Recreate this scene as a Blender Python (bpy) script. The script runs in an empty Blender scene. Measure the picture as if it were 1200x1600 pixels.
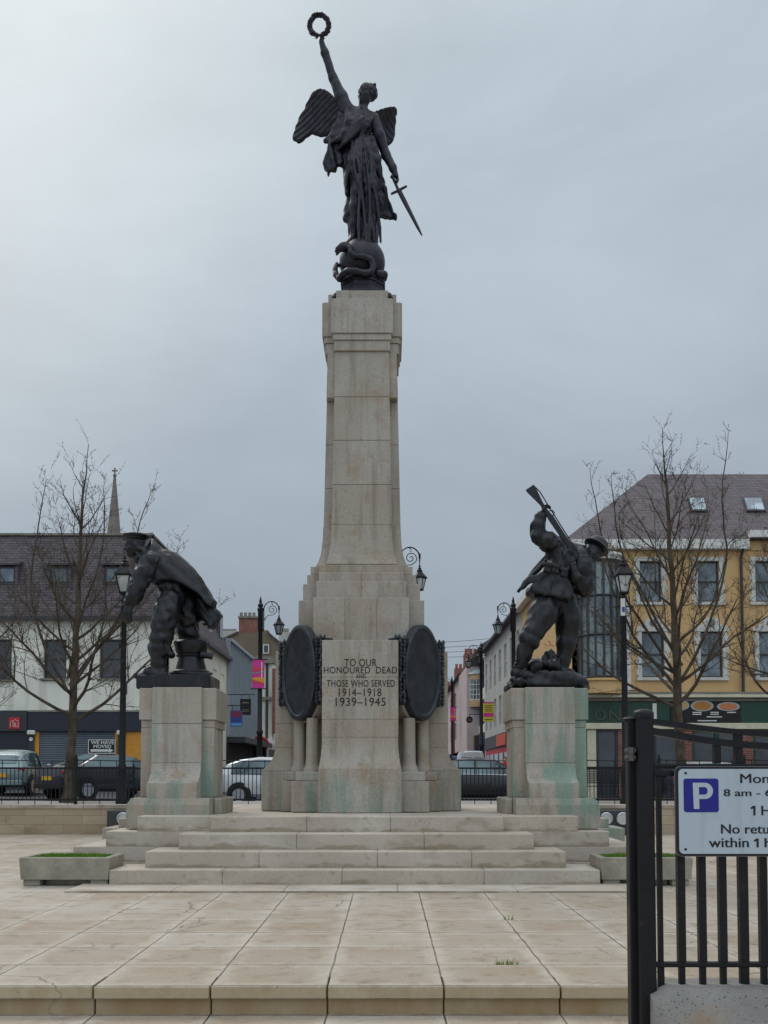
import bpy, bmesh, math, random
import numpy as np
from mathutils import Vector, Matrix

PI = math.pi
scene = bpy.context.scene
col = scene.collection

# ------------------------------------------------------------------ camera
F, CX, HZ, EYE, PITCH = 1550.0, 605.0, 1209.0, 1.457, math.radians(2.8)
CY = HZ - F*math.tan(PITCH)
cam_d = bpy.data.cameras.new('camera')
cam = bpy.data.objects.new('camera', cam_d); col.objects.link(cam)
cam.location = (0, 0, EYE)
cam.rotation_euler = (PI/2 + PITCH, 0, 0)
cam_d.sensor_fit = 'VERTICAL'; cam_d.sensor_height = 36.0
cam_d.lens = F/1600*36.0
cam_d.shift_x = -(CX-600)/1600.0
cam_d.shift_y = (CY-800)/1600.0
cam_d.clip_start = 0.05; cam_d.clip_end = 3000
scene.camera = cam
scene.render.resolution_x = 768; scene.render.resolution_y = 1024

def at(u, v, Y):
    """world point on the ray of photo pixel (u,v) at distance Y"""
    a = (u-CX)/F; b = -(v-CY)/F
    d = Vector((a, math.cos(PITCH) - b*math.sin(PITCH), math.sin(PITCH) + b*math.cos(PITCH)))
    return Vector((0, 0, EYE)) + d*(Y/d.y)
def ax(u, Y, v=1209): return at(u, v, Y).x
def az(v, Y): return at(CX, v, Y).z

# ------------------------------------------------------------------ light
SUN_EL, SUN_AZ = math.radians(48), math.radians(-35)     # azimuth from +Y towards +X
world = bpy.data.worlds.new('World'); scene.world = world
world.use_nodes = True
def build_world():
    nt = world.node_tree; nt.nodes.clear(); L = nt.links
    out = nt.nodes.new('ShaderNodeOutputWorld'); bg = nt.nodes.new('ShaderNodeBackground')
    bg.inputs['Strength'].default_value = 0.1
    sky = nt.nodes.new('ShaderNodeTexSky'); sky.sky_type = 'NISHITA'; sky.sun_disc = False
    sky.sun_elevation = SUN_EL; sky.sun_rotation = SUN_AZ; sky.air_density = 1.5; sky.dust_density = 3
    tc = nt.nodes.new('ShaderNodeTexCoord')
    sep = nt.nodes.new('ShaderNodeSeparateXYZ'); L.new(tc.outputs['Generated'], sep.inputs[0])
    r = nt.nodes.new('ShaderNodeValToRGB'); L.new(sep.outputs['Z'], r.inputs[0])
    e = r.color_ramp.elements
    e[0].position = 0.0; e[0].color = (3.25, 3.85, 4.5, 1)
    e[1].position = 1.0; e[1].color = (9.6, 10.2, 10.9, 1)
    for p, c in ((0.14, (3.35, 4.0, 4.7)), (0.30, (3.95, 4.65, 5.35)), (0.45, (4.6, 5.35, 6.05)), (0.60, (5.1, 5.9, 6.5)), (0.78, (8.0, 8.7, 9.4))):
        n = e.new(p); n.color = (*c, 1)
    # brightening round the veiled sun, upper left
    dot = nt.nodes.new('ShaderNodeVectorMath'); dot.operation = 'DOT_PRODUCT'
    nrm = nt.nodes.new('ShaderNodeVectorMath'); nrm.operation = 'NORMALIZE'
    L.new(tc.outputs['Generated'], nrm.inputs[0]); L.new(nrm.outputs[0], dot.inputs[0])
    g = Vector((-0.52, 0.74, 0.68)).normalized(); dot.inputs[1].default_value = g
    gr = nt.nodes.new('ShaderNodeMapRange'); gr.interpolation_type = 'SMOOTHSTEP'
    gr.inputs['From Min'].default_value = 0.86; gr.inputs['From Max'].default_value = 1.0
    gr.inputs['To Min'].default_value = 0.0; gr.inputs['To Max'].default_value = 1.0
    L.new(dot.outputs['Value'], gr.inputs['Value'])
    # soft cloud bands
    mp = nt.nodes.new('ShaderNodeMapping'); mp.inputs['Scale'].default_value = (1.6, 1.6, 3.4)
    mp.inputs['Location'].default_value = (3.1, 0.7, 1.9)
    L.new(tc.outputs['Generated'], mp.inputs[0])
    no = nt.nodes.new('ShaderNodeTexNoise'); no.inputs['Scale'].default_value = 1.5
    no.inputs['Detail'].default_value = 7; no.inputs['Roughness'].default_value = 0.56
    no.inputs['Distortion'].default_value = 0.4
    L.new(mp.outputs[0], no.inputs['Vector'])
    cr = nt.nodes.new('ShaderNodeMapRange')
    cr.inputs['From Min'].default_value = 0.28; cr.inputs['From Max'].default_value = 0.72
    cr.inputs['To Min'].default_value = 0.85; cr.inputs['To Max'].default_value = 1.13
    L.new(no.outputs['Fac'], cr.inputs['Value'])
    # sky behind the camera brightened as an added fill for camera-facing surfaces
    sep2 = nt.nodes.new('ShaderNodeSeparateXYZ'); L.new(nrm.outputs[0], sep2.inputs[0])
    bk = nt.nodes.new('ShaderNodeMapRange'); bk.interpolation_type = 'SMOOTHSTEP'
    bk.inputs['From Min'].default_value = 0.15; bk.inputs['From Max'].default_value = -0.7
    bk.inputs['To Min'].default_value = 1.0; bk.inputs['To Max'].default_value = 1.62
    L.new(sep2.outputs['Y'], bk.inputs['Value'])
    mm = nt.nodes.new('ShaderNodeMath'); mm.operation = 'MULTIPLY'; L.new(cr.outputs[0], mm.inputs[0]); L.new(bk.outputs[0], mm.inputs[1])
    mul = nt.nodes.new('ShaderNodeVectorMath'); mul.operation = 'SCALE'
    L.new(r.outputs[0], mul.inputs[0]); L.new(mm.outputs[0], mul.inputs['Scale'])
    add = nt.nodes.new('ShaderNodeVectorMath'); add.operation = 'MULTIPLY_ADD'
    cmb = nt.nodes.new('ShaderNodeCombineXYZ')
    for i in range(3): L.new(gr.outputs[0], cmb.inputs[i])
    add.inputs[1].default_value = (2.0, 1.85, 1.55)
    L.new(cmb.outputs[0], add.inputs[0]); L.new(mul.outputs[0], add.inputs[2])
    mix = nt.nodes.new('ShaderNodeMix'); mix.data_type = 'RGBA'
    mix.inputs['Factor'].default_value = 0.96
    L.new(sky.outputs[0], mix.inputs['A']); L.new(add.outputs[0], mix.inputs['B'])
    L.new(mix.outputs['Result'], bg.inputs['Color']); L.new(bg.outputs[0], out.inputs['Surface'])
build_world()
sun_d = bpy.data.lights.new('sun', 'SUN'); sun_d.energy = 1.1; sun_d.angle = math.radians(28)
sun_d.color = (1.0, 0.96, 0.90)
sun = bpy.data.objects.new('sun', sun_d); col.objects.link(sun)
sd = Vector((math.sin(SUN_AZ)*math.cos(SUN_EL), math.cos(SUN_AZ)*math.cos(SUN_EL), math.sin(SUN_EL)))
sun.rotation_euler = sd.to_track_quat('Z', 'Y').to_euler()
sun.location = (-20, 20, 40)
vs = scene.view_settings
scene.display_settings.display_device = 'sRGB'
vs.view_transform = 'Standard'; vs.look = 'None'; vs.exposure = 0.0; vs.gamma = 1.0; vs.use_curve_mapping = False

# ------------------------------------------------------------------ helpers
def srgb(r, g, b):
    def f(c):
        c /= 255.0
        return c/12.92 if c <= 0.04045 else ((c+0.055)/1.055)**2.4
    return (f(r), f(g), f(b), 1)

def tag(o, label=None, cat=None, group=None, kind=None):
    if label: o['label'] = label
    if cat: o['category'] = cat
    if group: o['group'] = group
    if kind: o['kind'] = kind
    return o
def thing(name, loc, label, cat, group=None):
    o = bpy.data.objects.new(name, None); col.objects.link(o)
    o.location = loc; o.empty_display_size = 0.3
    return tag(o, label, cat, group)
def origin_of(p):
    while p is not None:
        if p.parent is None: return Vector(p.location)
        p = p.parent
    return Vector((0, 0, 0))
def copy_tree(o, parent=None):
    c = o.copy(); col.objects.link(c); c.parent = parent
    for ch in list(o.children): copy_tree(ch, c)
    return c

class MB:
    """collects shapes (world coordinates, optional transform) and links them as ONE mesh object"""
    def __init__(s, xf=None): s.v = []; s.f = []; s.xf = xf
    def add(s, vs, fs):
        n = len(s.v)
        if s.xf is not None: vs = [s.xf @ Vector(p) for p in vs]
        s.v += [tuple(p) for p in vs]; s.f += [tuple(i+n for i in f) for f in fs]
        return s
    def box(s, x0, x1, y0, y1, z0, z1, b=0.0):
        if x0 > x1: x0, x1 = x1, x0
        if y0 > y1: y0, y1 = y1, y0
        if z0 > z1: z0, z1 = z1, z0
        lo, hi = (x0, y0, z0), (x1, y1, z1)
        if b <= 0:
            vs = [(x, y, z) for z in (z0, z1) for y in (y0, y1) for x in (x0, x1)]
            return s.add(vs, [(0,2,3,1),(4,5,7,6),(0,1,5,4),(2,6,7,3),(0,4,6,2),(1,3,7,5)])
        b = min(b, (x1-x0)*.45, (y1-y0)*.45, (z1-z0)*.45)
        idx = {}; vs = []
        for sx in (0, 1):
            for sy in (0, 1):
                for sz in (0, 1):
                    sg = (sx, sy, sz)
                    for a in range(3):
                        p = [(hi[k] if sg[k] else lo[k]) if k == a else (hi[k]-b if sg[k] else lo[k]+b) for k in range(3)]
                        idx[(sx, sy, sz, a)] = len(vs); vs.append(p)
        fs = []
        def key(d, a): return idx[(d[0], d[1], d[2], a)]
        for a in range(3):
            o1, o2 = [k for k in range(3) if k != a]
            for sgn in (0, 1):
                q = []
                for c1, c2 in ((0,0),(1,0),(1,1),(0,1)):
                    d = {a: sgn, o1: c1, o2: c2}; q.append(key(d, a))
                fs.append(tuple(q))
        for c in range(3):
            a, bb = [k for k in range(3) if k != c]
            for sa in (0, 1):
                for sb in (0, 1):
                    d0 = {c: 0, a: sa, bb: sb}; d1 = {c: 1, a: sa, bb: sb}
                    fs.append((key(d0, a), key(d1, a), key(d1, bb), key(d0, bb)))
        for sx in (0, 1):
            for sy in (0, 1):
                for sz in (0, 1):
                    fs.append(tuple(idx[(sx, sy, sz, a)] for a in range(3)))
        return s.add(vs, fs)
    def loft(s, rings, cap=True, closed=True):
        n = len(rings[0]); vs = [p for r in rings for p in r]; fs = []
        for i in range(len(rings)-1):
            for j in range(n if closed else n-1):
                k = (j+1) % n
                fs.append((i*n+j, i*n+k, (i+1)*n+k, (i+1)*n+j))
        if cap:
            fs.append(tuple(range(n))[::-1]); fs.append(tuple(range((len(rings)-1)*n, len(rings)*n)))
        return s.add(vs, fs)
    def prism(s, pts, y0, y1, plane='xz'):
        """polygon in a plane, extruded along the third axis"""
        def P(a, b, c):
            return (a, c, b) if plane == 'xz' else ((a, b, c) if plane == 'xy' else (c, a, b))
        return s.loft([[P(a, b, y0) for a, b in pts], [P(a, b, y1) for a, b in pts]])
    def lathe(s, prof, c=(0, 0, 0), n=16, axis='z', ph=0.0):
        rings = []
        for r, h in prof:
            ring = []
            for i in range(n):
                t = 2*PI*i/n + ph
                a, b = r*math.cos(t), r*math.sin(t)
                p = (a, b, h) if axis == 'z' else ((h, a, b) if axis == 'x' else (a, h, b))
                ring.append((c[0]+p[0], c[1]+p[1], c[2]+p[2]))
            rings.append(ring)
        return s.loft(rings)
    def tube(s, pts, rad, n=6, cap=True):
        pts = [Vector(p) for p in pts]
        if not hasattr(rad, '__len__'): rad = [rad]*len(pts)
        rings = []; up = None
        for i, p in enumerate(pts):
            t = (pts[min(i+1, len(pts)-1)] - pts[max(i-1, 0)])
            t = t.normalized() if t.length > 1e-9 else Vector((0, 0, 1))
            if up is None:
                up = Vector((0, 0, 1)) if abs(t.z) < .9 else Vector((0, 1, 0))
            a = t.cross(up)
            a = a.normalized() if a.length > 1e-6 else t.orthogonal().normalized()
            b = t.cross(a).normalized(); up = -b if b.dot(up) < 0 else b
            rings.append([p + (a*math.cos(2*PI*j/n) + b*math.sin(2*PI*j/n))*rad[i] for j in range(n)])
        return s.loft(rings, cap)
    def bar(s, p, q, w, d, up=(0, 0, 1)):
        p, q = Vector(p), Vector(q); t = (q-p).normalized(); up = Vector(up)
        if abs(t.dot(up)) > .95: up = Vector((0, 1, 0))
        a = t.cross(up).normalized()*w/2; b = a.cross(t).normalized()*d/2
        return s.loft([[p+a+b, p-a+b, p-a-b, p+a-b], [q+a+b, q-a+b, q-a-b, q+a-b]])
    def ball(s, c, r, n=10, m=6):
        if not hasattr(r, '__len__'): r = (r, r, r)
        rings = []
        for i in range(m+1):
            t = -PI/2 + PI*i/m; t = max(-PI/2+.02, min(PI/2-.02, t))
            rings.append([(c[0]+r[0]*math.cos(t)*math.cos(2*PI*j/n), c[1]+r[1]*math.cos(t)*math.sin(2*PI*j/n), c[2]+r[2]*math.sin(t)) for j in range(n)])
        return s.loft(rings)
    def quad(s, a, b, c, d): return s.add([a, b, c, d], [(0, 1, 2, 3)])
    def build(s, name, mat, parent=None, smooth=False, origin=None, fix=True):
        me = bpy.data.meshes.new(name)
        o0 = origin_of(parent) if parent is not None else (Vector(origin) if origin is not None else Vector((0, 0, 0)))
        me.from_pydata([(p[0]-o0.x, p[1]-o0.y, p[2]-o0.z) for p in s.v], [], s.f)
        if fix:
            bm = bmesh.new(); bm.from_mesh(me)
            bmesh.ops.recalc_face_normals(bm, faces=bm.faces); bm.to_mesh(me); bm.free()
        me.materials.append(mat)
        if smooth is True: me.polygons.foreach_set('use_smooth', [True]*len(me.polygons))
        elif smooth:
            me.polygons.foreach_set('use_smooth', [True]*len(me.polygons))
            me.set_sharp_from_angle(angle=math.radians(smooth))
        o = bpy.data.objects.new(name, me); col.objects.link(o)
        if parent is not None: o.parent = parent
        elif origin is not None: o.location = o0
        return o

def text_obj(name, body, mat, parent, x0, x1, z0, z1, y, bold=0.0, xf=None, thick=0.004, spacing=1.0, fat=0.0):
    """flat lettering, fitted to a box in the XZ plane, facing -Y (or carried by xf)"""
    cu = bpy.data.curves.new('lettering', 'FONT'); cu.body = body; cu.extrude = 0.02; cu.offset = bold
    cu.space_character = spacing; cu.resolution_u = 4
    ob = bpy.data.objects.new('lettering', cu)
    me = bpy.data.meshes.new_from_object(ob)
    bpy.data.objects.remove(ob); bpy.data.curves.remove(cu)
    n = len(me.vertices); co = np.empty(n*3); me.vertices.foreach_get('co', co); co = co.reshape(-1, 3)
    mn, mx = co.min(0), co.max(0)
    if x1 is None: x1 = x0 + (mx[0]-mn[0])*(z1-z0)/(mx[1]-mn[1])
    X = x0 + (co[:, 0]-mn[0])/(mx[0]-mn[0])*(x1-x0)
    Z = z0 + (co[:, 1]-mn[1])/(mx[1]-mn[1])*(z1-z0)
    Yy = y - (co[:, 2]-mn[2])/(mx[2]-mn[2])*thick
    pts = np.stack([X, Yy, Z], 1)
    o0 = origin_of(parent)
    if xf is not None: pts = np.array([tuple(xf @ Vector(p)) for p in pts])
    pts = pts - np.array(o0)
    me.vertices.foreach_set('co', pts.astype(np.float32).ravel()); me.update()
    if fat:     # heavier strokes: a second copy a hair to the side and a hair proud
        f0 = [tuple(p.vertices) for p in me.polygons]; me2 = bpy.data.meshes.new(name)
        q = pts+np.array((fat, -.00025, 0)); me2.from_pydata(np.concatenate([pts-np.array((fat, 0, 0)), q]).tolist(), [], f0+[tuple(i+n for i in f) for f in f0])
        me = me2
    me.materials.clear(); me.materials.append(mat); me.name = name
    o = bpy.data.objects.new(name, me); col.objects.link(o); o.parent = parent
    return o

# ------------------------------------------------------------------ materials
class NT:
    def __init__(s, name):
        s.m = bpy.data.materials.new(name); s.m.use_nodes = True
        s.t = s.m.node_tree; s.L = s.t.links
        s.b = s.t.nodes['Principled BSDF']
        s.pos = None
    def n(s, typ, **kw):
        nd = s.t.nodes.new(typ)
        for k, v in kw.items(): setattr(nd, k, v)
        return nd
    def set(s, sock, val):
        if hasattr(val, 'links') or isinstance(val, bpy.types.NodeSocket): s.L.new(val, sock)
        else:
            if hasattr(val, '__len__') and len(val) == 4 and len(sock.default_value) == 3: val = tuple(val)[:3]
            sock.default_value = val
    def P(s):
        if s.pos is None: s.pos = s.n('ShaderNodeNewGeometry').outputs['Position']
        return s.pos
    def obj(s): return s.n('ShaderNodeTexCoord').outputs['Object']
    def island(s): return s.n('ShaderNodeNewGeometry').outputs['Random Per Island']
    def xyz(s, v=None):
        nd = s.n('ShaderNodeSeparateXYZ'); s.set(nd.inputs[0], v if v is not None else s.P()); return nd.outputs
    def vec(s, x, y, z):
        nd = s.n('ShaderNodeCombineXYZ')
        for i, q in enumerate((x, y, z)): s.set(nd.inputs[i], q)
        return nd.outputs[0]
    def scale(s, sc, v=None, loc=(0, 0, 0)):
        nd = s.n('ShaderNodeMapping'); nd.inputs['Scale'].default_value = sc; nd.inputs['Location'].default_value = loc
        s.set(nd.inputs[0], v if v is not None else s.P()); return nd.outputs[0]
    def noise(s, scale, detail=3, v=None, rough=.55, dist=0):
        nd = s.n('ShaderNodeTexNoise'); s.set(nd.inputs['Vector'], v if v is not None else s.P())
        nd.inputs['Scale'].default_value = scale; nd.inputs['Detail'].default_value = detail
        nd.inputs['Roughness'].default_value = rough; nd.inputs['Distortion'].default_value = dist
        return nd.outputs['Fac']
    def voro(s, scale, v=None, feature='F1', out='Distance'):
        nd = s.n('ShaderNodeTexVoronoi', feature=feature); s.set(nd.inputs['Vector'], v if v is not None else s.P())
        nd.inputs['Scale'].default_value = scale; return nd.outputs[out]
    def ma(s, op, a, b=0.0, c=0.0):
        nd = s.n('ShaderNodeMath', operation=op)
        s.set(nd.inputs[0], a); s.set(nd.inputs[1], b); s.set(nd.inputs[2], c); return nd.outputs[0]
    def map(s, v, a, b, c=0.0, d=1.0, smooth=False):
        nd = s.n('ShaderNodeMapRange'); nd.clamp = True
        if smooth: nd.interpolation_type = 'SMOOTHSTEP'
        s.set(nd.inputs['Value'], v)
        for k, q in (('From Min', a), ('From Max', b), ('To Min', c), ('To Max', d)): s.set(nd.inputs[k], q)
        return nd.outputs[0]
    def mix(s, f, a, b, mode='MIX'):
        nd = s.n('ShaderNodeMix', data_type='RGBA', blend_type=mode); nd.clamp_factor = True
        s.set(nd.inputs['Factor'], f); s.set(nd.inputs['A'], a); s.set(nd.inputs['B'], b)
        return nd.outputs['Result']
    def val(s, colr, k):   # scale a colour by a value
        nd = s.n('ShaderNodeVectorMath', operation='SCALE'); s.set(nd.inputs[0], colr); s.set(nd.inputs['Scale'], k); return nd.outputs[0]
    def bump(s, h, strength=.3, dist=.02, normal=None):
        nd = s.n('ShaderNodeBump'); nd.inputs['Strength'].default_value = strength; nd.inputs['Distance'].default_value = dist
        s.set(nd.inputs['Height'], h)
        if normal is not None: s.set(nd.inputs['Normal'], normal)
        s.L.new(nd.outputs[0], s.b.inputs['Normal']); return nd.outputs[0]
    def brick(s, v, w, h, mortar, offset=.5, c1=(0, 0, 0, 1), c2=(1, 1, 1, 1), cm=(.5, .5, .5, 1), smooth=.1):
        nd = s.n('ShaderNodeTexBrick'); nd.offset = offset
        s.set(nd.inputs['Vector'], v); nd.inputs['Scale'].default_value = 1
        nd.inputs['Brick Width'].default_value = w; nd.inputs['Row Height'].default_value = h
        nd.inputs['Mortar Size'].default_value = mortar; nd.inputs['Mortar Smooth'].default_value = smooth
        nd.inputs['Color1'].default_value = c1; nd.inputs['Color2'].default_value = c2; nd.inputs['Mortar'].default_value = cm
        return nd.outputs
    def done(s, colr=None, rough=.7, metal=0.0, spec=None):
        if colr is not None: s.set(s.b.inputs['Base Color'], colr)
        s.set(s.b.inputs['Roughness'], rough); s.set(s.b.inputs['Metallic'], metal)
        if spec is not None: s.b.inputs['Specular IOR Level'].default_value = spec
        return s.m

def paint(name, c, rough=.5, var=.12, scale=6, bump=0.0, metal=0.0, spec=None):
    t = NT(name); o = t.obj()
    k = t.map(t.noise(scale, 4, o), .3, .7, 1-var, 1+var)
    k2 = t.map(t.noise(scale*7, 2, o), .3, .7, 1-var*.5, 1+var*.5)
    cc = t.val(t.val(c, k), k2)
    if bump: t.bump(t.noise(scale*9, 4, o), bump, .01)
    return t.done(cc, t.map(t.noise(scale*2, 3, o), .3, .7, max(rough-.08, .03), rough+.08), metal, spec)

def mat_stone():
    t = NT('portland_stone'); z = t.xyz()
    streak = t.noise(1.0, 4, t.scale((7, 7, .55)))
    blot = t.noise(1.6, 5); fine = t.noise(38, 4)
    isl = t.island()
    c = t.mix(t.map(blot, .3, .7), srgb(164, 155, 143), srgb(180, 174, 166))
    c = t.mix(t.map(isl, 0, 1, 0, .55), c, srgb(154, 134, 110))
    c = t.mix(t.map(t.ma('FRACT', t.ma('MULTIPLY', isl, 7.31)), 0, 1, 0, .35), c, srgb(178, 178, 172))
    c = t.mix(t.map(streak, .50, .74, 0, .48), c, srgb(104, 94, 78))
    c = t.mix(t.map(t.noise(2.6, 4, t.scale((1, 1, .8), None, (5, 2, 1))), .54, .74, 0, .5), c, srgb(150, 122, 92))
    spk = t.map(t.noise(18, 6, None, .7), .56, .70, 0, .55)
    c = t.mix(t.ma('MULTIPLY', spk, t.map(t.noise(.9, 3, t.scale((1, 1, 1), None, (9, 4, 7))), .48, .62)), c, srgb(72, 68, 58))
    # verdigris washed down from the bronzes, on the low plinths and the pedestals
    gn = t.noise(1.0, 4, t.scale((4.2, 4.2, .42), None, (2.2, 0, 0)))
    right = t.map(z[0], 1.9, 2.7, 0, .19)
    low = t.ma('MULTIPLY', t.map(z[2], 1.5, 1.25), t.map(z[2], .80, .9))
    g = t.map(t.ma('ADD', t.ma('ADD', gn, right), t.map(low, 0, 1, 0, .05)), .59, .72, 0, .62)
    c = t.mix(t.ma('MULTIPLY', g, t.map(z[2], 3.5, 2.9)), c, srgb(104, 142, 126))
    c = t.val(c, t.map(fine, .3, .7, .86, 1.1))
    t.bump(t.ma('ADD', t.noise(30, 6), t.ma('MULTIPLY', t.noise(120, 2), .4)), .35, .006)
    return t.done(c, .88, spec=.25)

def mat_steps():
    t = NT('step_stone'); z = t.xyz()
    isl = t.island()
    c = t.mix(t.map(t.noise(1.3, 5), .3, .7), srgb(170, 160, 148), srgb(194, 186, 174))
    c = t.mix(t.map(isl, 0, 1, 0, .4), c, srgb(180, 164, 142))
    fr = t.ma('FRACT', t.ma('DIVIDE', z[2], .214))
    edge = t.ma('ADD', .22, t.map(t.noise(2.0, 4, t.scale((1.3, .1, 4))), .35, .7, -.22, .30))
    nz = t.xyz(t.n('ShaderNodeNewGeometry').outputs['Normal'])
    vert = t.map(t.ma('ABSOLUTE', nz[2]), .7, .3)
    damp = t.ma('MULTIPLY', t.map(t.ma('SUBTRACT', edge, fr), -.03, .16), vert)
    c = t.mix(t.ma('MULTIPLY', damp, .5), c, srgb(120, 100, 70))
    c = t.mix(t.map(t.noise(2.2, 5, t.scale((1, 1, 2), None, (4, 1, 7))), .55, .72, 0, .5), c, srgb(126, 110, 84))
    c = t.mix(t.map(t.noise(9, 5), .6, .75, 0, .4), c, srgb(92, 84, 72))
    c = t.val(c, t.map(t.noise(45, 4), .3, .7, .90, 1.07))
    t.bump(t.noise(40, 5), .3, .006)
    return t.done(c, .85, spec=.3)

def mat_paving(x0, y0):
    t = NT('paving_slabs'); z = t.xyz()
    warp = t.map(t.noise(2.5, 3), .3, .7, -.005, .005)
    v = t.vec(t.ma('ADD', t.ma('SUBTRACT', z[0], x0), warp), t.ma('ADD', t.ma('SUBTRACT', z[1], y0), warp), 0)
    br = t.brick(v, .8, .77, .0075, 0.0, cm=(.5, .5, .5, 1), smooth=.25)
    rnd = t.xyz(br['Color'])[0]
    c = t.mix(rnd, srgb(160, 147, 130), srgb(180, 171, 159))
    c = t.mix(t.map(t.noise(.75, 4), .35, .68, 0, .6), c, srgb(150, 130, 106))
    # paler rim round each slab, worn brown middle
    fx = t.ma('ABSOLUTE', t.ma('SUBTRACT', t.ma('FRACT', t.ma('DIVIDE', t.xyz(v)[0], .8)), .5))
    fy = t.ma('ABSOLUTE', t.ma('SUBTRACT', t.ma('FRACT', t.ma('DIVIDE', t.xyz(v)[1], .77)), .5))
    rim = t.map(t.ma('ADD', t.ma('MAXIMUM', fx, fy), t.map(t.noise(5, 3), .3, .7, -.05, .05)), .34, .5)
    c = t.mix(t.ma('MULTIPLY', rim, .42), c, srgb(204, 197, 184))
    dirt = t.ma('MULTIPLY', t.map(t.ma('ADD', fy, t.map(t.noise(7, 4), .3, .7, -.012, .012)), .470, .496), t.map(t.noise(1.1, 3), .3, .65, .35, 1))
    c = t.mix(t.ma('MULTIPLY', dirt, .62), c, srgb(98, 82, 62))
    c = t.mix(t.map(t.noise(4.5, 6, None, .65), .52, .72, 0, .6), c, srgb(116, 98, 78))
    c = t.val(c, t.map(t.noise(40, 4), .3, .7, .88, 1.08))
    c = t.mix(t.map(t.voro(6.5), .085, .05, 0, .6), c, srgb(96, 88, 76))
    # cracks in a few slabs
    cr = t.voro(.7, t.vec(t.ma('ADD', z[0], t.map(t.noise(2, 3), 0, 1, -.3, .3)), t.ma('ADD', z[1], t.map(t.noise(2.3, 3), 0, 1, -.3, .3)), 0), 'DISTANCE_TO_EDGE')
    crk = t.ma('MULTIPLY', t.map(cr, .010, .003), t.map(t.noise(.45, 1, t.scale((1, 1, 1), None, (3, 7, 0))), .52, .56))
    c = t.mix(t.ma('MULTIPLY', crk, .6), c, srgb(88, 78, 64))
    jd = t.map(t.noise(1.4, 3), .3, .65, .55, 1)
    c = t.mix(t.ma('MULTIPLY', br['Fac'], jd), c, srgb(70, 60, 48))
    nz = t.ma('ABSOLUTE', t.xyz(t.n('ShaderNodeNewGeometry').outputs['Normal'])[2])
    vert = t.map(nz, .6, .3)
    deep = t.map(z[2], -.075, -.09)
    c = t.mix(t.ma('MULTIPLY', vert, .55), c, srgb(178, 158, 116))
    st = t.map(t.noise(1.0, 4, t.scale((3.2, 3.2, .8))), .36, .68, .1, .75)
    c = t.mix(t.ma('MULTIPLY', t.ma('MULTIPLY', vert, deep), st), c, srgb(150, 114, 66))
    h = t.ma('SUBTRACT', t.ma('MULTIPLY', t.noise(30, 4), .25), t.ma('ADD', br['Fac'], crk))
    t.bump(h, .5, .008)
    return t.done(c, t.map(t.noise(2, 3), .3, .7, .55, .8), spec=.35)

def mat_bronze(name, c1, c2, rough=.5, sc=6):
    t = NT(name); o = t.obj()
    n = t.noise(sc, 5, o)
    c = t.mix(t.map(n, .3, .7), c1, c2)
    st = t.noise(1.0, 4, t.scale((9, 9, 1.0), o))
    c = t.mix(t.map(st, .55, .75, 0, .22), c, srgb(70, 84, 84))
    up = t.xyz(t.n('ShaderNodeNewGeometry').outputs['Normal'])[2]
    t.bump(t.ma('ADD', t.noise(26, 5, o), t.ma('MULTIPLY', t.noise(70, 3, o), .5)), .35, .012)
    return t.done(c, t.map(t.noise(9, 3, o), .3, .7, rough-.12, rough+.12), .3, .6)

def mat_slate(name, c1, c2, row=.28):
    t = NT(name); z = t.xyz()
    v = t.vec(t.ma('ADD', z[0], z[1]), z[2], 0)
    br = t.brick(v, row*2.2, row, .009, .5, smooth=.2)
    rnd = t.xyz(br['Color'])[0]
    c = t.mix(rnd, c1, c2)
    c = t.mix(t.map(t.noise(.8, 4), .4, .7, 0, .5), c, srgb(104, 97, 97))
    c = t.mix(t.map(t.noise(6, 4), .6, .75, 0, .35), c, srgb(130, 125, 116))
    c = t.mix(t.ma('MULTIPLY', br['Fac'], .75), c, srgb(40, 37, 38))
    fr = t.ma('FRACT', t.ma('DIVIDE', z[2], row))
    t.bump(t.ma('SUBTRACT', t.ma('MULTIPLY', fr, -.6), br['Fac']), .6, .03)
    return t.done(c, .7, spec=.3)

def mat_brick(name, c1, c2, cm, w=.225, h=.075, m=.01):
    t = NT(name); z = t.xyz()
    v = t.vec(t.ma('ADD', z[0], z[1]), z[2], 0)
    br = t.brick(v, w, h, m, .5, c1, c2, cm)
    c = t.val(br['Color'], t.map(t.noise(2, 4), .3, .7, .8, 1.15))
    t.bump(t.ma('SUBTRACT', t.noise(30, 3), br['Fac']), .4, .01)
    return t.done(c, .85, spec=.2)

def mat_render_wall(name, c, dirt, amt=.4):
    t = NT(name)
    st = t.noise(1.0, 5, t.scale((2.2, 2.2, .22)))
    cc = t.mix(t.map(st, .5, .75, 0, amt), c, dirt)
    cc = t.val(cc, t.map(t.noise(.7, 4), .3, .7, .90, 1.08))
    cc = t.val(cc, t.map(t.noise(25, 3), .3, .7, .95, 1.04))
    t.bump(t.noise(60, 3), .2, .008)
    return t.done(cc, .85, spec=.2)

def mat_glass(name, c, rough=.06):
    t = NT(name)
    k = t.noise(.9, 2)
    cc = t.mix(t.map(k, .42, .58), c, (c[0]*.35, c[1]*.38, c[2]*.42, 1))
    t.bump(t.noise(1.4, 2), .05, .02)
    return t.done(cc, rough, 0.0, .8)

def mat_asphalt():
    t = NT('asphalt')
    c = t.mix(t.map(t.noise(.4, 4), .3, .7), srgb(66, 66, 70), srgb(88, 87, 90))
    c = t.val(c, t.map(t.noise(60, 3), .3, .7, .8, 1.2))
    t.bump(t.noise(80, 3), .4, .01)
    return t.done(c, .8, spec=.3)

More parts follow.
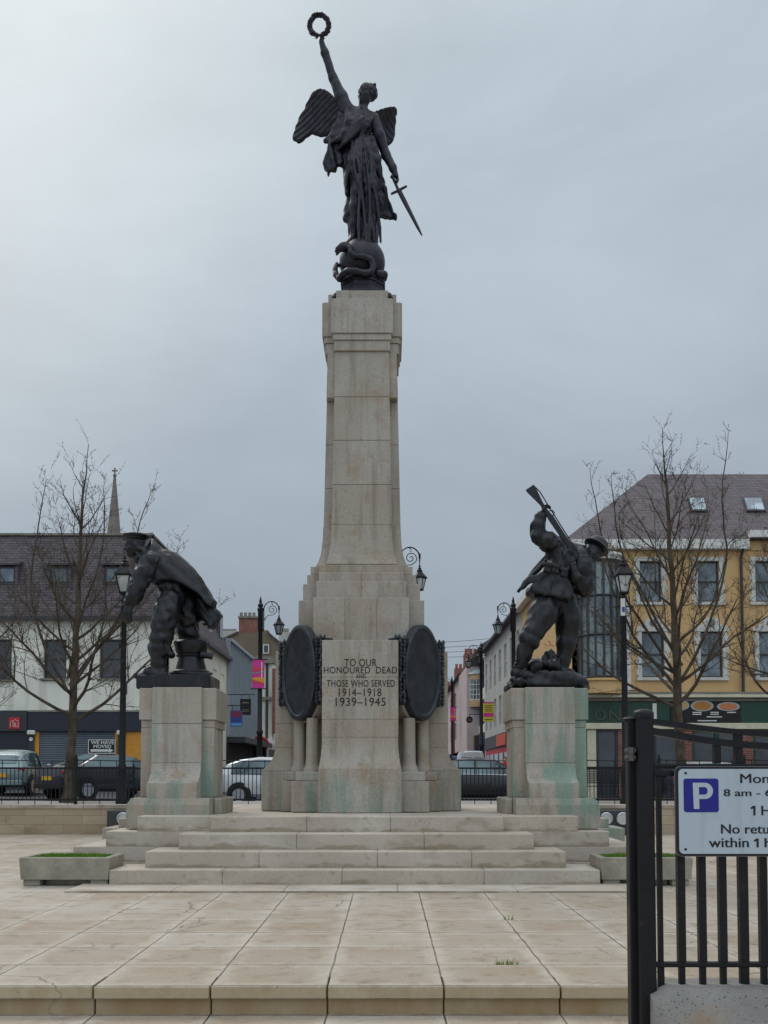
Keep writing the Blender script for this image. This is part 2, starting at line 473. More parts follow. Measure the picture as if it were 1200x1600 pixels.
def mat_shutter():
    t = NT('roller_shutter'); z = t.xyz()
    fr = t.ma('FRACT', t.ma('DIVIDE', z[2], .095))
    c = t.mix(t.map(fr, .75, .95), srgb(98, 105, 114), srgb(62, 67, 74))
    c = t.val(c, t.map(t.noise(1.5, 4), .3, .7, .88, 1.1))
    t.bump(t.ma('SINE', t.ma('MULTIPLY', fr, PI)), .6, .03)
    return t.done(c, .5, .3)

def mat_concrete():
    t = NT('aggregate_concrete')
    c = t.mix(t.map(t.noise(2.5, 5), .3, .7), srgb(122, 119, 115), srgb(160, 157, 152))
    sp = t.voro(85); sp2 = t.noise(55, 2)
    c = t.mix(t.ma('MULTIPLY', t.map(sp, .32, .16), t.map(sp2, .47, .6)), c, srgb(52, 50, 50))
    c = t.mix(t.map(t.noise(5, 5), .55, .72, 0, .55), c, srgb(92, 88, 80))
    c = t.mix(t.map(t.noise(3, 4, t.scale((1, 1, 1), None, (4, 2, 8))), .58, .68, 0, .6), c, srgb(150, 120, 86))
    t.bump(t.ma('ADD', t.noise(60, 5), t.ma('MULTIPLY', sp, .5)), .5, .006)
    return t.done(c, .9, spec=.2)

def mat_black_iron():
    t = NT('black_iron'); o = t.obj()
    c = t.mix(t.map(t.noise(5, 4, o), .35, .7), srgb(9, 9, 13), srgb(20, 20, 26))
    c = t.mix(t.map(t.noise(14, 5, o), .66, .74, 0, .45), c, srgb(60, 52, 48))
    t.bump(t.noise(30, 4, o), .25, .004)
    return t.done(c, t.map(t.noise(9, 3, o), .3, .7, .38, .6), 0.0, .35)

def mat_bark():
    t = NT('bark')
    c = t.mix(t.map(t.noise(3, 4), .35, .65), srgb(66, 58, 50), srgb(98, 88, 76))
    c = t.mix(t.map(t.noise(1, 4, t.scale((30, 30, 5))), .5, .7, 0, .5), c, srgb(32, 28, 25))
    t.bump(t.noise(1, 4, t.scale((40, 40, 8))), .5, .02)
    return t.done(c, .9, spec=.2)

def mat_wall_blocks():
    t = NT('wall_blocks'); z = t.xyz()
    br = t.brick(t.vec(z[0], t.ma('SUBTRACT', z[2], .02), 0), .92, .215, .006, .5, cm=(.5, .5, .5, 1))
    rnd = t.xyz(br['Color'])[0]
    c = t.mix(rnd, srgb(160, 142, 118), srgb(182, 166, 142))
    c = t.mix(t.map(t.noise(1.2, 4, t.scale((1, 1, 2))), .5, .7, 0, .5), c, srgb(122, 100, 74))
    c = t.val(c, t.map(t.noise(30, 4), .3, .7, .9, 1.08))
    c = t.mix(t.ma('MULTIPLY', br['Fac'], .5), c, srgb(100, 88, 72))
    t.bump(t.ma('SUBTRACT', t.noise(40, 4), br['Fac']), .4, .008)
    return t.done(c, .85, spec=.25)

def mat_grass():
    t = NT('grass_blades')
    c = t.mix(t.island(), srgb(74, 118, 30), srgb(126, 156, 58))
    c = t.mix(t.map(t.noise(8, 3), .45, .7, 0, .5), c, srgb(44, 76, 20))
    return t.done(c, .7, spec=.2)
# ------------------------------------------------------------------ sculpting: distance fields meshed with surface nets
class SDF:
    def __init__(s, lo, hi, h, f=None):
        s.lo = np.array(lo, float); s.h = h
        s.n = np.ceil((np.array(hi, float)-s.lo)/h).astype(int)+1
        s.ax = [(s.lo[k] + h*np.arange(s.n[k])).astype(np.float32) for k in range(3)]
        s.f = np.full(tuple(s.n), 9.0, np.float32) if f is None else f
    def sub(s, lo, hi):
        a = np.clip(np.floor((np.array(lo)-s.lo)/s.h).astype(int), 0, s.n)
        b = np.clip(np.ceil((np.array(hi)-s.lo)/s.h).astype(int)+1, 0, s.n)
        return tuple(slice(a[k], b[k]) for k in range(3))
    def grid(s, sl):
        return np.meshgrid(s.ax[0][sl[0]], s.ax[1][sl[1]], s.ax[2][sl[2]], indexing='ij', sparse=True)
    def comb(s, sl, d, k, cut=False):
        o = s.f[sl]
        if o.size == 0: return
        if cut:
            h = np.clip(.5-.5*(o+d)/k, 0, 1); s.f[sl] = o*(1-h) - d*h + k*h*(1-h)
        else:
            h = np.clip(.5+.5*(o-d)/k, 0, 1); s.f[sl] = o*(1-h) + d*h - k*h*(1-h)
    def cone(s, a, b, r1, r2, k=.03, cut=False):
        a = np.array(a, float); b = np.array(b, float); m = max(r1, r2)+2.5*k+2*s.h
        sl = s.sub(np.minimum(a, b)-m, np.maximum(a, b)+m)
        X, Y, Z = s.grid(sl); d = b-a; L = max(float(d@d), 1e-9)
        t = np.clip(((X-a[0])*d[0]+(Y-a[1])*d[1]+(Z-a[2])*d[2])/L, 0, 1)
        q = np.sqrt((X-a[0]-t*d[0])**2+(Y-a[1]-t*d[1])**2+(Z-a[2]-t*d[2])**2)
        s.comb(sl, q-(r1+(r2-r1)*t), k, cut); return s
    def chain(s, pts, rs, k=.03):
        for i in range(len(pts)-1): s.cone(pts[i], pts[i+1], rs[i], rs[i+1], k)
        return s
    def ell(s, c, r, axes=None, k=.03, cut=False):
        c = np.array(c, float); r = np.array(r, float)*np.ones(3)
        m = max(r)+2.5*k+2*s.h
        sl = s.sub(c-m, c+m); X, Y, Z = s.grid(sl); X = X-c[0]; Y = Y-c[1]; Z = Z-c[2]
        if axes is not None:
            A = [np.array(v, float)/np.linalg.norm(v) for v in axes]
            p = [X*v[0]+Y*v[1]+Z*v[2] for v in A]
        else: p = [X, Y, Z]
        k0 = np.sqrt((p[0]/r[0])**2+(p[1]/r[1])**2+(p[2]/r[2])**2)
        k1 = np.sqrt((p[0]/r[0]**2)**2+(p[1]/r[1]**2)**2+(p[2]/r[2]**2)**2)+1e-6
        s.comb(sl, k0*(k0-1)/k1, k, cut); return s
    def boxr(s, c, hs, axes=None, rd=.01, k=.02, cut=False):
        c = np.array(c, float); hs = np.array(hs, float)
        m = np.linalg.norm(hs)+2.5*k+2*s.h
        sl = s.sub(c-m, c+m); X, Y, Z = s.grid(sl); X = X-c[0]; Y = Y-c[1]; Z = Z-c[2]
        if axes is not None:
            A = [np.array(v, float)/np.linalg.norm(v) for v in axes]
            p = [X*v[0]+Y*v[1]+Z*v[2] for v in A]
        else: p = [X, Y, Z]
        q = [np.abs(p[i])-hs[i]+rd for i in range(3)]
        d = np.sqrt(np.maximum(q[0], 0)**2+np.maximum(q[1], 0)**2+np.maximum(q[2], 0)**2)+np.minimum(np.maximum(np.maximum(q[0], q[1]), q[2]), 0)-rd
        s.comb(sl, d, k, cut); return s
    def sheet(s, poly, yc, th, k=.02, rd=.0, cut=False):
        """outline in XZ, centre depth yc and half thickness th: numbers or functions of (X,Z)"""
        P = np.array(poly, float); m = .12+2.5*k
        x0, z0 = P.min(0)-m; x1, z1 = P.max(0)+m
        sl = s.sub((x0, s.lo[1], z0), (x1, s.lo[1]+s.h*s.n[1], z1)); X, Y, Z = s.grid(sl)
        x = X[:, 0, 0][:, None]; z = Z[0, 0, :][None, :]
        d2 = np.full((x.shape[0], z.shape[1]), 1e9); ins = np.zeros(d2.shape, bool); n = len(P)
        for i in range(n):
            a, b = P[i], P[(i+1) % n]; e = b-a
            t = np.clip(((x-a[0])*e[0]+(z-a[1])*e[1])/max(e@e, 1e-12), 0, 1)
            d2 = np.minimum(d2, (x-a[0]-t*e[0])**2+(z-a[1]-t*e[1])**2)
            if abs(e[1]) > 1e-12:
                ins ^= ((a[1] > z) != (b[1] > z)) & (x < e[0]*(z-a[1])/e[1]+a[0])
        d2 = np.sqrt(d2)*np.where(ins, -1, 1)
        ycv = yc(x, z) if callable(yc) else yc+0*x+0*z
        thv = th(x, z, d2) if callable(th) else th+0*x+0*z
        dy = np.abs(Y-ycv[:, None, :])-thv[:, None, :]+rd; dd = d2[:, None, :]+rd+0*Y
        d = np.minimum(np.maximum(dd, dy), 0)+np.sqrt(np.maximum(dd, 0)**2+np.maximum(dy, 0)**2)-rd
        s.comb(sl, d.astype(np.float32), k, cut); return s
    def disp(s, fn):
        X, Y, Z = np.meshgrid(*s.ax, indexing='ij', sparse=True)
        near = np.abs(s.f) < .12
        s.f = np.where(near, s.f+fn(X, Y, Z), s.f).astype(np.float32); return s
    def mesh(s, name, mat, parent, blur=1):
        f = s.f.copy()
        for _ in range(blur):
            for a in range(3):
                g = f.copy(); sl0 = [slice(None)]*3; sl1 = [slice(None)]*3; c = [slice(None)]*3
                sl0[a] = slice(0, -2); sl1[a] = slice(2, None); c[a] = slice(1, -1)
                g[tuple(c)] = .25*f[tuple(sl0)]+.5*f[tuple(c)]+.25*f[tuple(sl1)]; f = g
        f[0], f[-1] = 9, 9; f[:, 0], f[:, -1] = 9, 9; f[:, :, 0], f[:, :, -1] = 9, 9
        I = f < 0; nx, ny, nz = f.shape
        acc = np.zeros((nx-1, ny-1, nz-1, 3), np.float32); cnt = np.zeros((nx-1, ny-1, nz-1), np.float32)
        offs = [(i, j, k) for i in (0, 1) for j in (0, 1) for k in (0, 1)]
        def S(a, o): return a[o[0]:o[0]+nx-1, o[1]:o[1]+ny-1, o[2]:o[2]+nz-1]
        for o in offs:
            for a in range(3):
                if o[a]: continue
                p = list(o); p[a] = 1
                fa, fb = S(f, o), S(f, p); m = (fa < 0) != (fb < 0)
                t = np.where(m, fa/np.where(m, fa-fb, 1), 0)
                for q in range(3):
                    acc[..., q] += np.where(m, (t if q == a else o[q]), 0)
                cnt += m
        act = cnt > 0; idx = -np.ones(act.shape, np.int64); w = np.argwhere(act); idx[act] = np.arange(len(w))
        V = (w+acc[act]/cnt[act][:, None])*s.h+s.lo
        F_ = []
        for a in range(3):
            b, c = (a+1) % 3, (a+2) % 3
            s0 = [slice(1, -1)]*3; s1 = [slice(1, -1)]*3
            s0[a] = slice(0, -1); s1[a] = slice(1, None)
            A, B = I[tuple(s0)], I[tuple(s1)]
            e = np.argwhere(A != B); fl = A[A != B]
            off = np.array([1, 1, 1]); off[a] = 0; e = e+off
            def C(db, dc):
                q = e.copy(); q[:, b] -= db; q[:, c] -= dc; return idx[q[:, 0], q[:, 1], q[:, 2]]
            Q = np.stack([C(1, 1), C(0, 1), C(0, 0), C(1, 0)], 1)
            Q[~fl] = Q[~fl][:, ::-1]; F_.append(Q)
        F_ = np.concatenate(F_)
        me = bpy.data.meshes.new(name)
        me.from_pydata(V.tolist(), [], F_.tolist()); me.polygons.foreach_set('use_smooth', [True]*len(me.polygons))
        me.materials.append(mat); me.update()
        o = bpy.data.objects.new(name, me); col.objects.link(o); o.parent = parent
        return o

def unit(v): v = np.array(v, float); return v/np.linalg.norm(v)
def frame(fwd, up):
    f = unit(fwd); u = np.array(up, float); u = unit(u-f*(u@f)); r = np.cross(f, u)   # r: to the figure's right
    return r, f, u

def sculpt_head(g, c, H, fwd, up, hair=True):
    """c: centre of the head, H: chin to crown"""
    r, f, u = frame(fwd, up); c = np.array(c, float)
    def p(x, y, z): return c + (r*x+f*y+u*z)*H
    A = (r, f, u)
    g.ell(p(0, -.03, .12), (.345*H, .42*H, .37*H), A, k=.02*H)
    g.ell(p(0, .10, -.14), (.27*H, .29*H, .36*H), A, k=.08*H)
    g.ell(p(0, .24, -.38), (.13*H, .13*H, .10*H), A, k=.07*H)       # chin
    for sx in (-1, 1):
        g.ell(p(sx*.14, .355, .005), (.085*H, .06*H, .05*H), A, k=.03*H, cut=True)   # eye sockets
        g.ell(p(sx*.14, .325, .0), (.055*H, .05*H, .04*H), A, k=.012*H)
        g.cone(p(sx*.05, .375, .085), p(sx*.23, .31, .075), .035*H, .03*H, k=.03*H)   # brow
        g.ell(p(sx*.19, .24, -.12), (.09*H, .08*H, .08*H), A, k=.06*H)
        g.ell(p(sx*.345, -.03, -.04), (.035*H, .08*H, .12*H), A, k=.02*H)             # ear
    g.cone(p(0, .365, .06), p(0, .46, -.13), .032*H, .05*H, k=.03*H)                 # nose
    g.cone(p(-.05, .40, -.155), p(.05, .40, -.155), .035*H, .035*H, k=.02*H)
    g.cone(p(-.085, .345, -.245), p(.085, .345, -.245), .032*H, .032*H, k=.015*H)
    g.cone(p(-.07, .345, -.30), p(.07, .345, -.30), .036*H, .036*H, k=.015*H)
    g.cone(p(-.09, .39, -.272), p(.09, .39, -.272), .010*H, .010*H, k=.012*H, cut=True)
    return p

def sculpt_hand(g, wrist, fwd, palm, size, curl=.5, thumb=1, spread=.12, rad=1.0):
    """fwd: wrist to knuckles, palm: the way the palm looks, thumb: +1/-1 side"""
    f = unit(fwd); n = np.array(palm, float); n = unit(n-f*(n@f)); s_ = np.cross(n, f)*thumb
    w = np.array(wrist, float); S = size
    g.boxr(w+f*.26*S, (.20*S, .25*S, .075*S), (s_, f, n), rd=.06*S, k=.05*S)
    for i, (o, L) in enumerate(((.15, .46), (.05, .52), (-.05, .48), (-.15, .38))):
        d = unit(f+s_*(o*spread*4)); p0 = w+f*.50*S+s_*o*S; pts = [p0]; ang = 0.0
        for j, q in enumerate((.46, .31, .23)):
            ang += curl*(1.15, 1.25, .9)[j]
            pts.append(pts[-1]+(d*math.cos(ang)+n*math.sin(ang))*L*q*S)
        g.chain(pts, [.058*S*rad, .052*S*rad, .046*S*rad, .036*S*rad], k=.012*S)
    p0 = w+f*.14*S+s_*.16*S; d = unit(f*.6+s_*.75+n*.35*(.4+curl))
    p1 = p0+d*.22*S; p2 = p1+unit(f*.85+n*.8*curl+s_*.1)*.17*S; p3 = p2+unit(f*.8+n*1.2*curl-s_*.2)*.13*S
    g.chain([p0, p1, p2, p3], [.075*S, .06*S, .052*S, .04*S], k=.02*S)

def folds(amp, dirv, freq, seed=0, warp=1.0):
    """cloth creases: ridges running along dirv"""
    rs = np.random.RandomState(seed); d = unit(dirv); a = unit(np.cross(d, (.3, 1, .2))); b = np.cross(d, a)
    ph = rs.rand(6)*6.28
    def fn(X, Y, Z):
        U = X*a[0]+Y*a[1]+Z*a[2]; W = X*b[0]+Y*b[1]+Z*b[2]; T = X*d[0]+Y*d[1]+Z*d[2]
        w_ = lambda v: 1-2*np.abs(np.sin(v*.5))
        q = w_(U*freq+warp*np.sin(T*freq*.11+ph[0])+ph[1])+.7*w_(W*freq*1.3+warp*np.sin(T*freq*.16+ph[2])+ph[3])+.4*np.sin((U+W)*freq*1.7+T*freq*.12+ph[4])
        return amp*q*.6
    return fn
def crinkle(amp, fr, seed=0):
    rs = np.random.RandomState(seed); K = rs.randn(7, 3); K /= np.linalg.norm(K, axis=1)[:, None]; K *= fr*(.7+rs.rand(7, 1)); ph = rs.rand(7)*6.28
    def fn(X, Y, Z):
        q = 0
        for k, p in zip(K, ph): q = q+np.sin(X*k[0]+Y*k[1]+Z*k[2]+p)
        return amp*q/2.2
    return fn
# ------------------------------------------------------------------ material library
STONE = mat_stone(); STEP = mat_steps(); BLACK = mat_black_iron(); ASPHALT = mat_asphalt()
EDGE_Y = 6.885; JX = -2.012
PAVE = mat_paving(JX, EDGE_Y); WALLB = mat_wall_blocks(); CONC = mat_concrete(); BARK = mat_bark()
BRONZE_V = mat_bronze('bronze_victory', srgb(20, 18, 28), srgb(37, 34, 48), .45)
BRONZE_S = mat_bronze('bronze_sailor', srgb(14, 15, 19), srgb(31, 33, 38), .42)
BRONZE_P = mat_bronze('bronze_plaques', srgb(34, 37, 43), srgb(60, 64, 71), .42)
SLATE_L = mat_slate('slate_roof', srgb(82, 75, 78), srgb(106, 97, 101), .125)
SLATE_R = mat_slate('slate_roof_brown', srgb(88, 80, 83), srgb(110, 101, 104), .12)
GLASS = mat_glass('window_glass', srgb(116, 130, 138)); GLASS_D = mat_glass('dark_window_glass', srgb(52, 58, 64))
CARGLASS = mat_glass('car_glass', srgb(104, 128, 130), .04)
WHITE = paint('white_paint', srgb(214, 213, 208)); CREAM = mat_render_wall('cream_render', srgb(230, 228, 214), srgb(130, 124, 108))
YELLOW = mat_render_wall('yellow_render', srgb(208, 172, 122), srgb(164, 134, 94), .4)
LETTER = paint('black_lettering', srgb(34, 32, 32), .8, .1)
GREY_D = paint('dark_grey_paint', srgb(52, 54, 58)); NAVY = paint('navy_fascia', srgb(32, 34, 48), .4)
SHUTTER = mat_shutter(); GRASS = mat_grass()

# ------------------------------------------------------------------ the ground
def road_z(x, y):
    return .47 + max(0.0, min(.30, (-5.0-x)*.037))
def build_ground():
    m = MB(); m.box(-60, 60, EDGE_Y+.32, 25.2, -.3, 0.0)
    m.build('plaza', PAVE, None)['kind'] = 'structure'
    # edge stones of the plaza step, one slab wide each, with open joints
    m = MB(); rr = random.Random(3)
    for i in range(-12, 16):
        x = JX + .8*i
        zt = .004+rr.uniform(-.003, .003)
        m.box(x+.005, x+.795, EDGE_Y-.02+rr.uniform(-.004, .004), EDGE_Y+.325, -.082, zt, .007)
        m.box(x+.004, x+.796, EDGE_Y+.03, EDGE_Y+.3, -.2, -.085, .006)
    m.box(JX-10, JX+13, EDGE_Y+.07, EDGE_Y+.4, -.21, -.04)
    m.build('plaza_step', PAVE, None)['kind'] = 'structure'
    m = MB(); m.box(-60, 60, -12, EDGE_Y+.1, -.5, -.195)
    m.build('pavement', PAVE, None)['kind'] = 'structure'
    m = MB(); xs = [-400, -60, -24, -18, -13.1, -5.0, 0, 30, 60, 400]; ys = [24.1, 30, 45, 70, 120, 400, 1500]
    vs = [(x, y, road_z(x, y)) for y in ys for x in xs]; n = len(xs)
    m.add(vs, [(j*n+i, j*n+i+1, (j+1)*n+i+1, (j+1)*n+i) for j in range(len(ys)-1) for i in range(n-1)])
    m.build('road', ASPHALT, None)['kind'] = 'structure'
    m = MB(); m.add([(-1500, -300, -.6), (1500, -300, -.6), (1500, 1500, -.6), (-1500, 1500, -.6)], [(0, 1, 2, 3)])
    m.build('ground', ASPHALT, None)['kind'] = 'structure'
    # pavement behind the wall, where lamps and trees stand
    m = MB()
    for x0, x1 in ((-60, -8), (-8, 60)):
        m.box(x0, x1, 24.35, 27.6, .0, .70, .01)
    m.build('raised_pavement', paint('pavement_slabs', srgb(142, 138, 132), .8, .15, 2, .2), None)['kind'] = 'structure'
    # low stripe of stone at the foot of the steps
    m = MB(); rr = random.Random(5); x = -3.95
    while x < 3.2:
        w = rr.uniform(1.0, 1.5); m.box(x, min(x+w, 3.2)-.004, 12.22, 13.2, -.02, .03, .006); x += w
    m.build('kerb_strip', STEP, None)['kind'] = 'structure'
build_ground()

def build_low_wall():
    w = thing('low_stone_wall', (0, 24.15, 0), 'low wall of sandy stone blocks along the back of the paved square', 'wall')
    m = MB(); m.box(-40, 40, 24.0, 24.36, -.02, .62); m.build('block_wall', WALLB, w)
    m = MB(); rr = random.Random(8); x = -40
    while x < 40:
        d = rr.uniform(1.0, 1.5); m.box(x+.002, x+d-.002, 23.97, 24.4, .62, .715, .008); x += d
    m.build('coping', STEP, w)
build_low_wall()

# ------------------------------------------------------------------ memorial steps
AXX = -.42                     # memorial axis
CYM = 16.82                    # its centre, Y
RISE = .214
def build_steps():
    t = thing('memorial_steps', (AXX, CYM, 0), 'pale stone steps falling away on each side under the war memorial', 'steps')
    rr = random.Random(11)
    m = MB()
    def course(x0, x1, y0, y1, z0, z1, along='x', lo=1.1, hi=1.9):
        a, b = (x0, x1) if along == 'x' else (y0, y1); q = a
        while q < b-.01:
            e = min(q+rr.uniform(lo, hi), b)
            if b-e < .45: e = b
            if along == 'x': m.box(q+.0015, e-.0015, y0, y1, z0, z1, .010)
            else: m.box(x0, x1, q+.0015, e-.0015, z0, z1, .010)
            q = e
    yf = [12.90, 13.20, 13.54, 13.94]; hw = [3.175, 2.785, 2.415, 2.05]
    for i in range(4):
        course(AXX-hw[i], AXX+hw[i], yf[i], yf[i]+.85 if i < 3 else 15.2, i*RISE-.01*(i > 0), (i+1)*RISE)
    hx = [4.47, 4.03, 3.57, 3.13]; ys, yb = 14.12, 19.5
    for i in range(4):
        for s in (-1, 1):
            x0, x1 = sorted((AXX+s*(2.056 if i == 3 else 2.42), AXX+s*hx[i]))
            course(x0, x1, ys+.002*i, ys+1.0, i*RISE-.01*(i > 0), (i+1)*RISE)
            x0, x1 = sorted((AXX+s*(hx[i]-.9), AXX+s*hx[i]))
            course(x0, x1, ys+1.0, yb, i*RISE-.01*(i > 0), (i+1)*RISE, 'y')
    for i in range(4):
        course(AXX-hw[i], AXX+hw[i], yb-.3, CYM*2-yf[i], i*RISE-.01*(i > 0), (i+1)*RISE)
    m.build('step_stones', STEP, t)
    m = MB(); m.box(AXX-3.0, AXX+3.0, 14.3, 19.6, 0, 4*RISE-.006); m.build('platform', STEP, t)
    # low end blocks beyond the side steps, stained green
    for s in (-1, 1):
        m = MB(); m.box(AXX+s*4.15, AXX+s*4.62, 17.6, 18.5, 0, .50, .012); m.box(AXX+s*4.0, AXX+s*4.36, 17.7, 18.4, .495, .66, .012)
        m.build('end_block', STONE, t)
build_steps()

# ------------------------------------------------------------------ the memorial pillar
def build_pillar():
    P = thing('memorial_pillar', (AXX, CYM, 4*RISE), 'tall tapering stone war memorial pillar with carved dedication', 'war memorial')
    B0 = 4*RISE
    rr = random.Random(21)
    def zf(v, half): return az(v, CYM-half)
    def hwid(px, Y, v): return at(CX+px, v, Y).x
    # ---- dedication arm: base, flare, body
    m = MB()
    def flare_arm(cx, hw0, hw1, y0, y1, yback, zb, zf0, zf1, ztop, splits):
        """block with a concave flare between zf0 and zf1: half width hw0->hw1, front y0->y1"""
        m.box(cx-hw0, cx+hw0, y0, yback, zb, zf0, .012)
        rings = []
        for i in range(9):
            q = i/8.0; e = (1-math.cos(q*PI/2)) if False else 1-(1-q)**2.2
            h = hw0+(hw1-hw0)*e-.004; y = y0+(y1-y0)*e+.004; z = zf0+(zf1-zf0)*q
            rings.append([(cx-h, y, z), (cx+h, y, z), (cx+h, yback, z), (cx-h, yback, z)])
        m.loft(rings)
        zs = [zf1]+splits+[ztop]
        for i in range(len(zs)-1):
            m.box(cx-hw1, cx+hw1, y1, yback, zs[i]+.001, zs[i+1]-.001, .006)
    ztop = zf(1000, 1.47)
    flare_arm(AXX, .64, .593, 15.2, 15.35, 17.6, B0, 1.53, 2.02, ztop, [az(1124, 15.35), az(1058, 15.35)])
    m.build('inscription_block', STONE, P)
    m = MB()
    z0s, z1s = az(1204, 15.9), az(1168, 15.9)
    # side arms: one long block along X behind the front arm
    m.box(AXX-1.62, AXX+1.62, 16.12, 17.5, B0, z0s, .012)
    rings = []
    for i in range(9):
        q = i/8.0; e = 1-(1-q)**2.2; h = 1.62+(1.41-1.62)*e; y = 16.12+.06*e; z = z0s+(z1s-z0s)*q
        rings.append([(AXX-h, y, z), (AXX+h, y, z), (AXX+h, 17.5, z), (AXX-h, 17.5, z)])
    m.loft(rings)
    zc = az(1131, 16.2)
    m.box(AXX-1.41, AXX+1.41, 16.18, 17.46, z1s+.001, zc, .006); m.box(AXX-1.41, AXX+1.41, 16.18, 17.46, zc+.002, 3.46, .008)
    m.build('side_arm', STONE, P)
    # rear arm, so that the pillar is whole from behind
    m = MB(); m.box(AXX-.64, AXX+.64, 17.5, 18.44, B0, 1.53, .012); m.box(AXX-.593, AXX+.593, 17.52, 18.29, 1.53, ztop, .01)
    m.build('rear_arm', STONE, P)
    # ---- corner plinths with paired columns under the plaques
    for s in (-1, 1):
        c0 = AXX+s*.64; Y0 = 16.15
        def bx(mm, a, b, c, d, z0, z1):
            x0, x1 = sorted((c0+s*a, c0+s*b)); mm.box(x0, x1, Y0-d, Y0-c, z0, z1, .012)
        m = MB(); bx(m, -.02, .44, 0, .64, B0, 1.34); bx(m, .442, .64, 0, .30, B0, 1.338)
        bx(m, -.02, .38, 0, .58, 1.342, 1.49); bx(m, .382, .58, 0, .24, 1.342, 1.488)
        m.build('corner_plinth', STONE, P)
        for (dx, dy) in ((.13, .40), (.36, .115)):
            m = MB(); prof = [(.145, 1.485), (.145, 1.53), (.135, 1.545), (.118, 1.575), (.107, 1.62), (.101, 1.70), (.097, 2.0), (.094, 2.34)]
            m.lathe(prof, (c0+s*dx, Y0-dy, 0), 20); m.build('column', STONE, P, smooth=40)
        # corbel: stone bed whose underside follows the oval
        dirv = Vector((s, -1, 0)).normalized(); side = Vector((1, s, 0)).normalized()   # outwards / along the plaque
        ctr = Vector((c0+s*.33, Y0-.33, 0))
        pz, a_, b_ = az(1051, 15.8), .402, .745
        rings = []
        for off, k in ((-.42, .98), (-.10, 1.0)):
            r = []
            for i in range(25):
                t = PI+PI*i/24.0
                r.append(ctr+dirv*off+side*(a_*k*1.22*math.cos(t))+Vector((0, 0, pz+(b_*k+.05)*math.sin(t))))
            rings.append(r)
        m = MB(); m.loft(rings); m.build('corbel', STONE, P)
        # bronze plaque
        m = MB(); rings = []
        for off, k in ((-.08, 1.04), (.0, 1.04), (.045, 1.03), (.06, .99), (.06, .94), (.035, .915), (.03, .905)):
            rings.append([ctr+dirv*off+side*(a_*k*math.cos(2*PI*i/56))+Vector((0, 0, pz+b_*k*math.sin(2*PI*i/56))) for i in range(56)])
        m.loft(rings)
        pl = m.build('oval_plaque', BRONZE_P, P, smooth=35)
        # laurel garlands down both edges of the backing, one mesh each
        for e in (-1, 1):
            m = MB()
            base = ctr+side*(e*.435)+dirv*(-.09)
            m.loft([[base+side*sx+dirv*sy+Vector((0, 0, z)) for sx, sy in ((-.105, -.12), (.105, -.12), (.105, .03), (-.105, .03))] for z in (pz-.53, pz+.52)])
            for k in range(17):
                z = pz-.52+k*.062
                for q in range(4):
                    d2 = (-1.2, -.4, .45, 1.2)[q]+rr.uniform(-.15, .15)
                    p = base+side*(.085*math.sin(d2)+ (0.02 if e > 0 else -.02))+dirv*(.035+.05*math.cos(d2))+Vector((0, 0, z+rr.uniform(-.012, .012)))
                    tip = p+Vector((0, 0, .095))+side*(.035*math.sin(d2))+dirv*(.022*math.cos(d2))
                    mid = (p+tip)/2+dirv*.012
                    m.tube([p, mid, tip], [.014, .033, .010], 5)
                if k % 3 == 1:
                    for q in (-1, 1): m.ball(base+side*(.035*q)+dirv*.09+Vector((0, 0, z+.03)), .02, 6, 4)
            m.build('laurel_garland', BRONZE_P, pl, smooth=50)
    # ---- stepped blocks of the cruciform pillar
    def cross(mm, z0, z1, a, b, z0b=None, z1b=None, bev=.008, cut=0):
        """arms of half width a reaching out to b"""
        if cut:
            for i in range(cut):
                x0 = AXX-a+2*a*i/cut; mm.box(x0+.001, x0+2*a/cut-.001, CYM-b, CYM, z0, z1, bev)
            mm.box(AXX-a, AXX+a, CYM+.001, CYM+b, z0, z1, bev)
        else: mm.box(AXX-a, AXX+a, CYM-b, CYM+b, z0, z1, bev)
        q0 = z0 if z0b is None else z0b; q1 = z1 if z1b is None else z1b
        mm.box(AXX-b, AXX+b, CYM-a, CYM+a, q0+.0015, q1-.0015, bev)
    m = MB(); lv = [(998, 933.5, 75, 98, 3), (933.5, 908, 70.5, 91.5, 2), (908, 894, 66.5, 85.5, 2), (894, 882, 66, 80, 1)]
    zprev = ztop
    for v0, v1, fp, sp, cut in lv:
        b = hwid(sp, CYM-.75, v1); a = hwid(fp, CYM-b, v1); z1 = az(v1, CYM-b)
        cross(m, zprev-.004, z1, a, b, cut=cut); zprev = z1
    m.build('stepped_block', STONE, P)
    # ---- shaft, flared foot
    m = MB()
    def shaft(arm):
        st = [(881, 56, 71.5), (874, 53.2, 67.5), (866, 51, 64.8), (856, 49.3, 63), (840, 47.8, 61.4), (820, 47, 60.5)]
        rings = []
        for v, fp, sp in st:
            b = hwid(sp, CYM-.5, v); a = hwid(fp, CYM-b, v); z = az(v, CYM-b)
            h = (a, b) if arm == 0 else (b, a-.002)
            rings.append([(AXX-h[0], CYM-h[1], z), (AXX+h[0], CYM-h[1], z), (AXX+h[0], CYM+h[1], z), (AXX-h[0], CYM+h[1], z)])
        m.loft(rings)
        vs = [820, 757, 688, 620, 549]
        def dims(v):
            k = (820-v)/(820-549.0); fp = 47+(41.9-47)*k; sp = 60.5+(54.2-60.5)*k
            b = hwid(sp, CYM-.5, v); return hwid(fp, CYM-b, v), b, az(v, CYM-b)
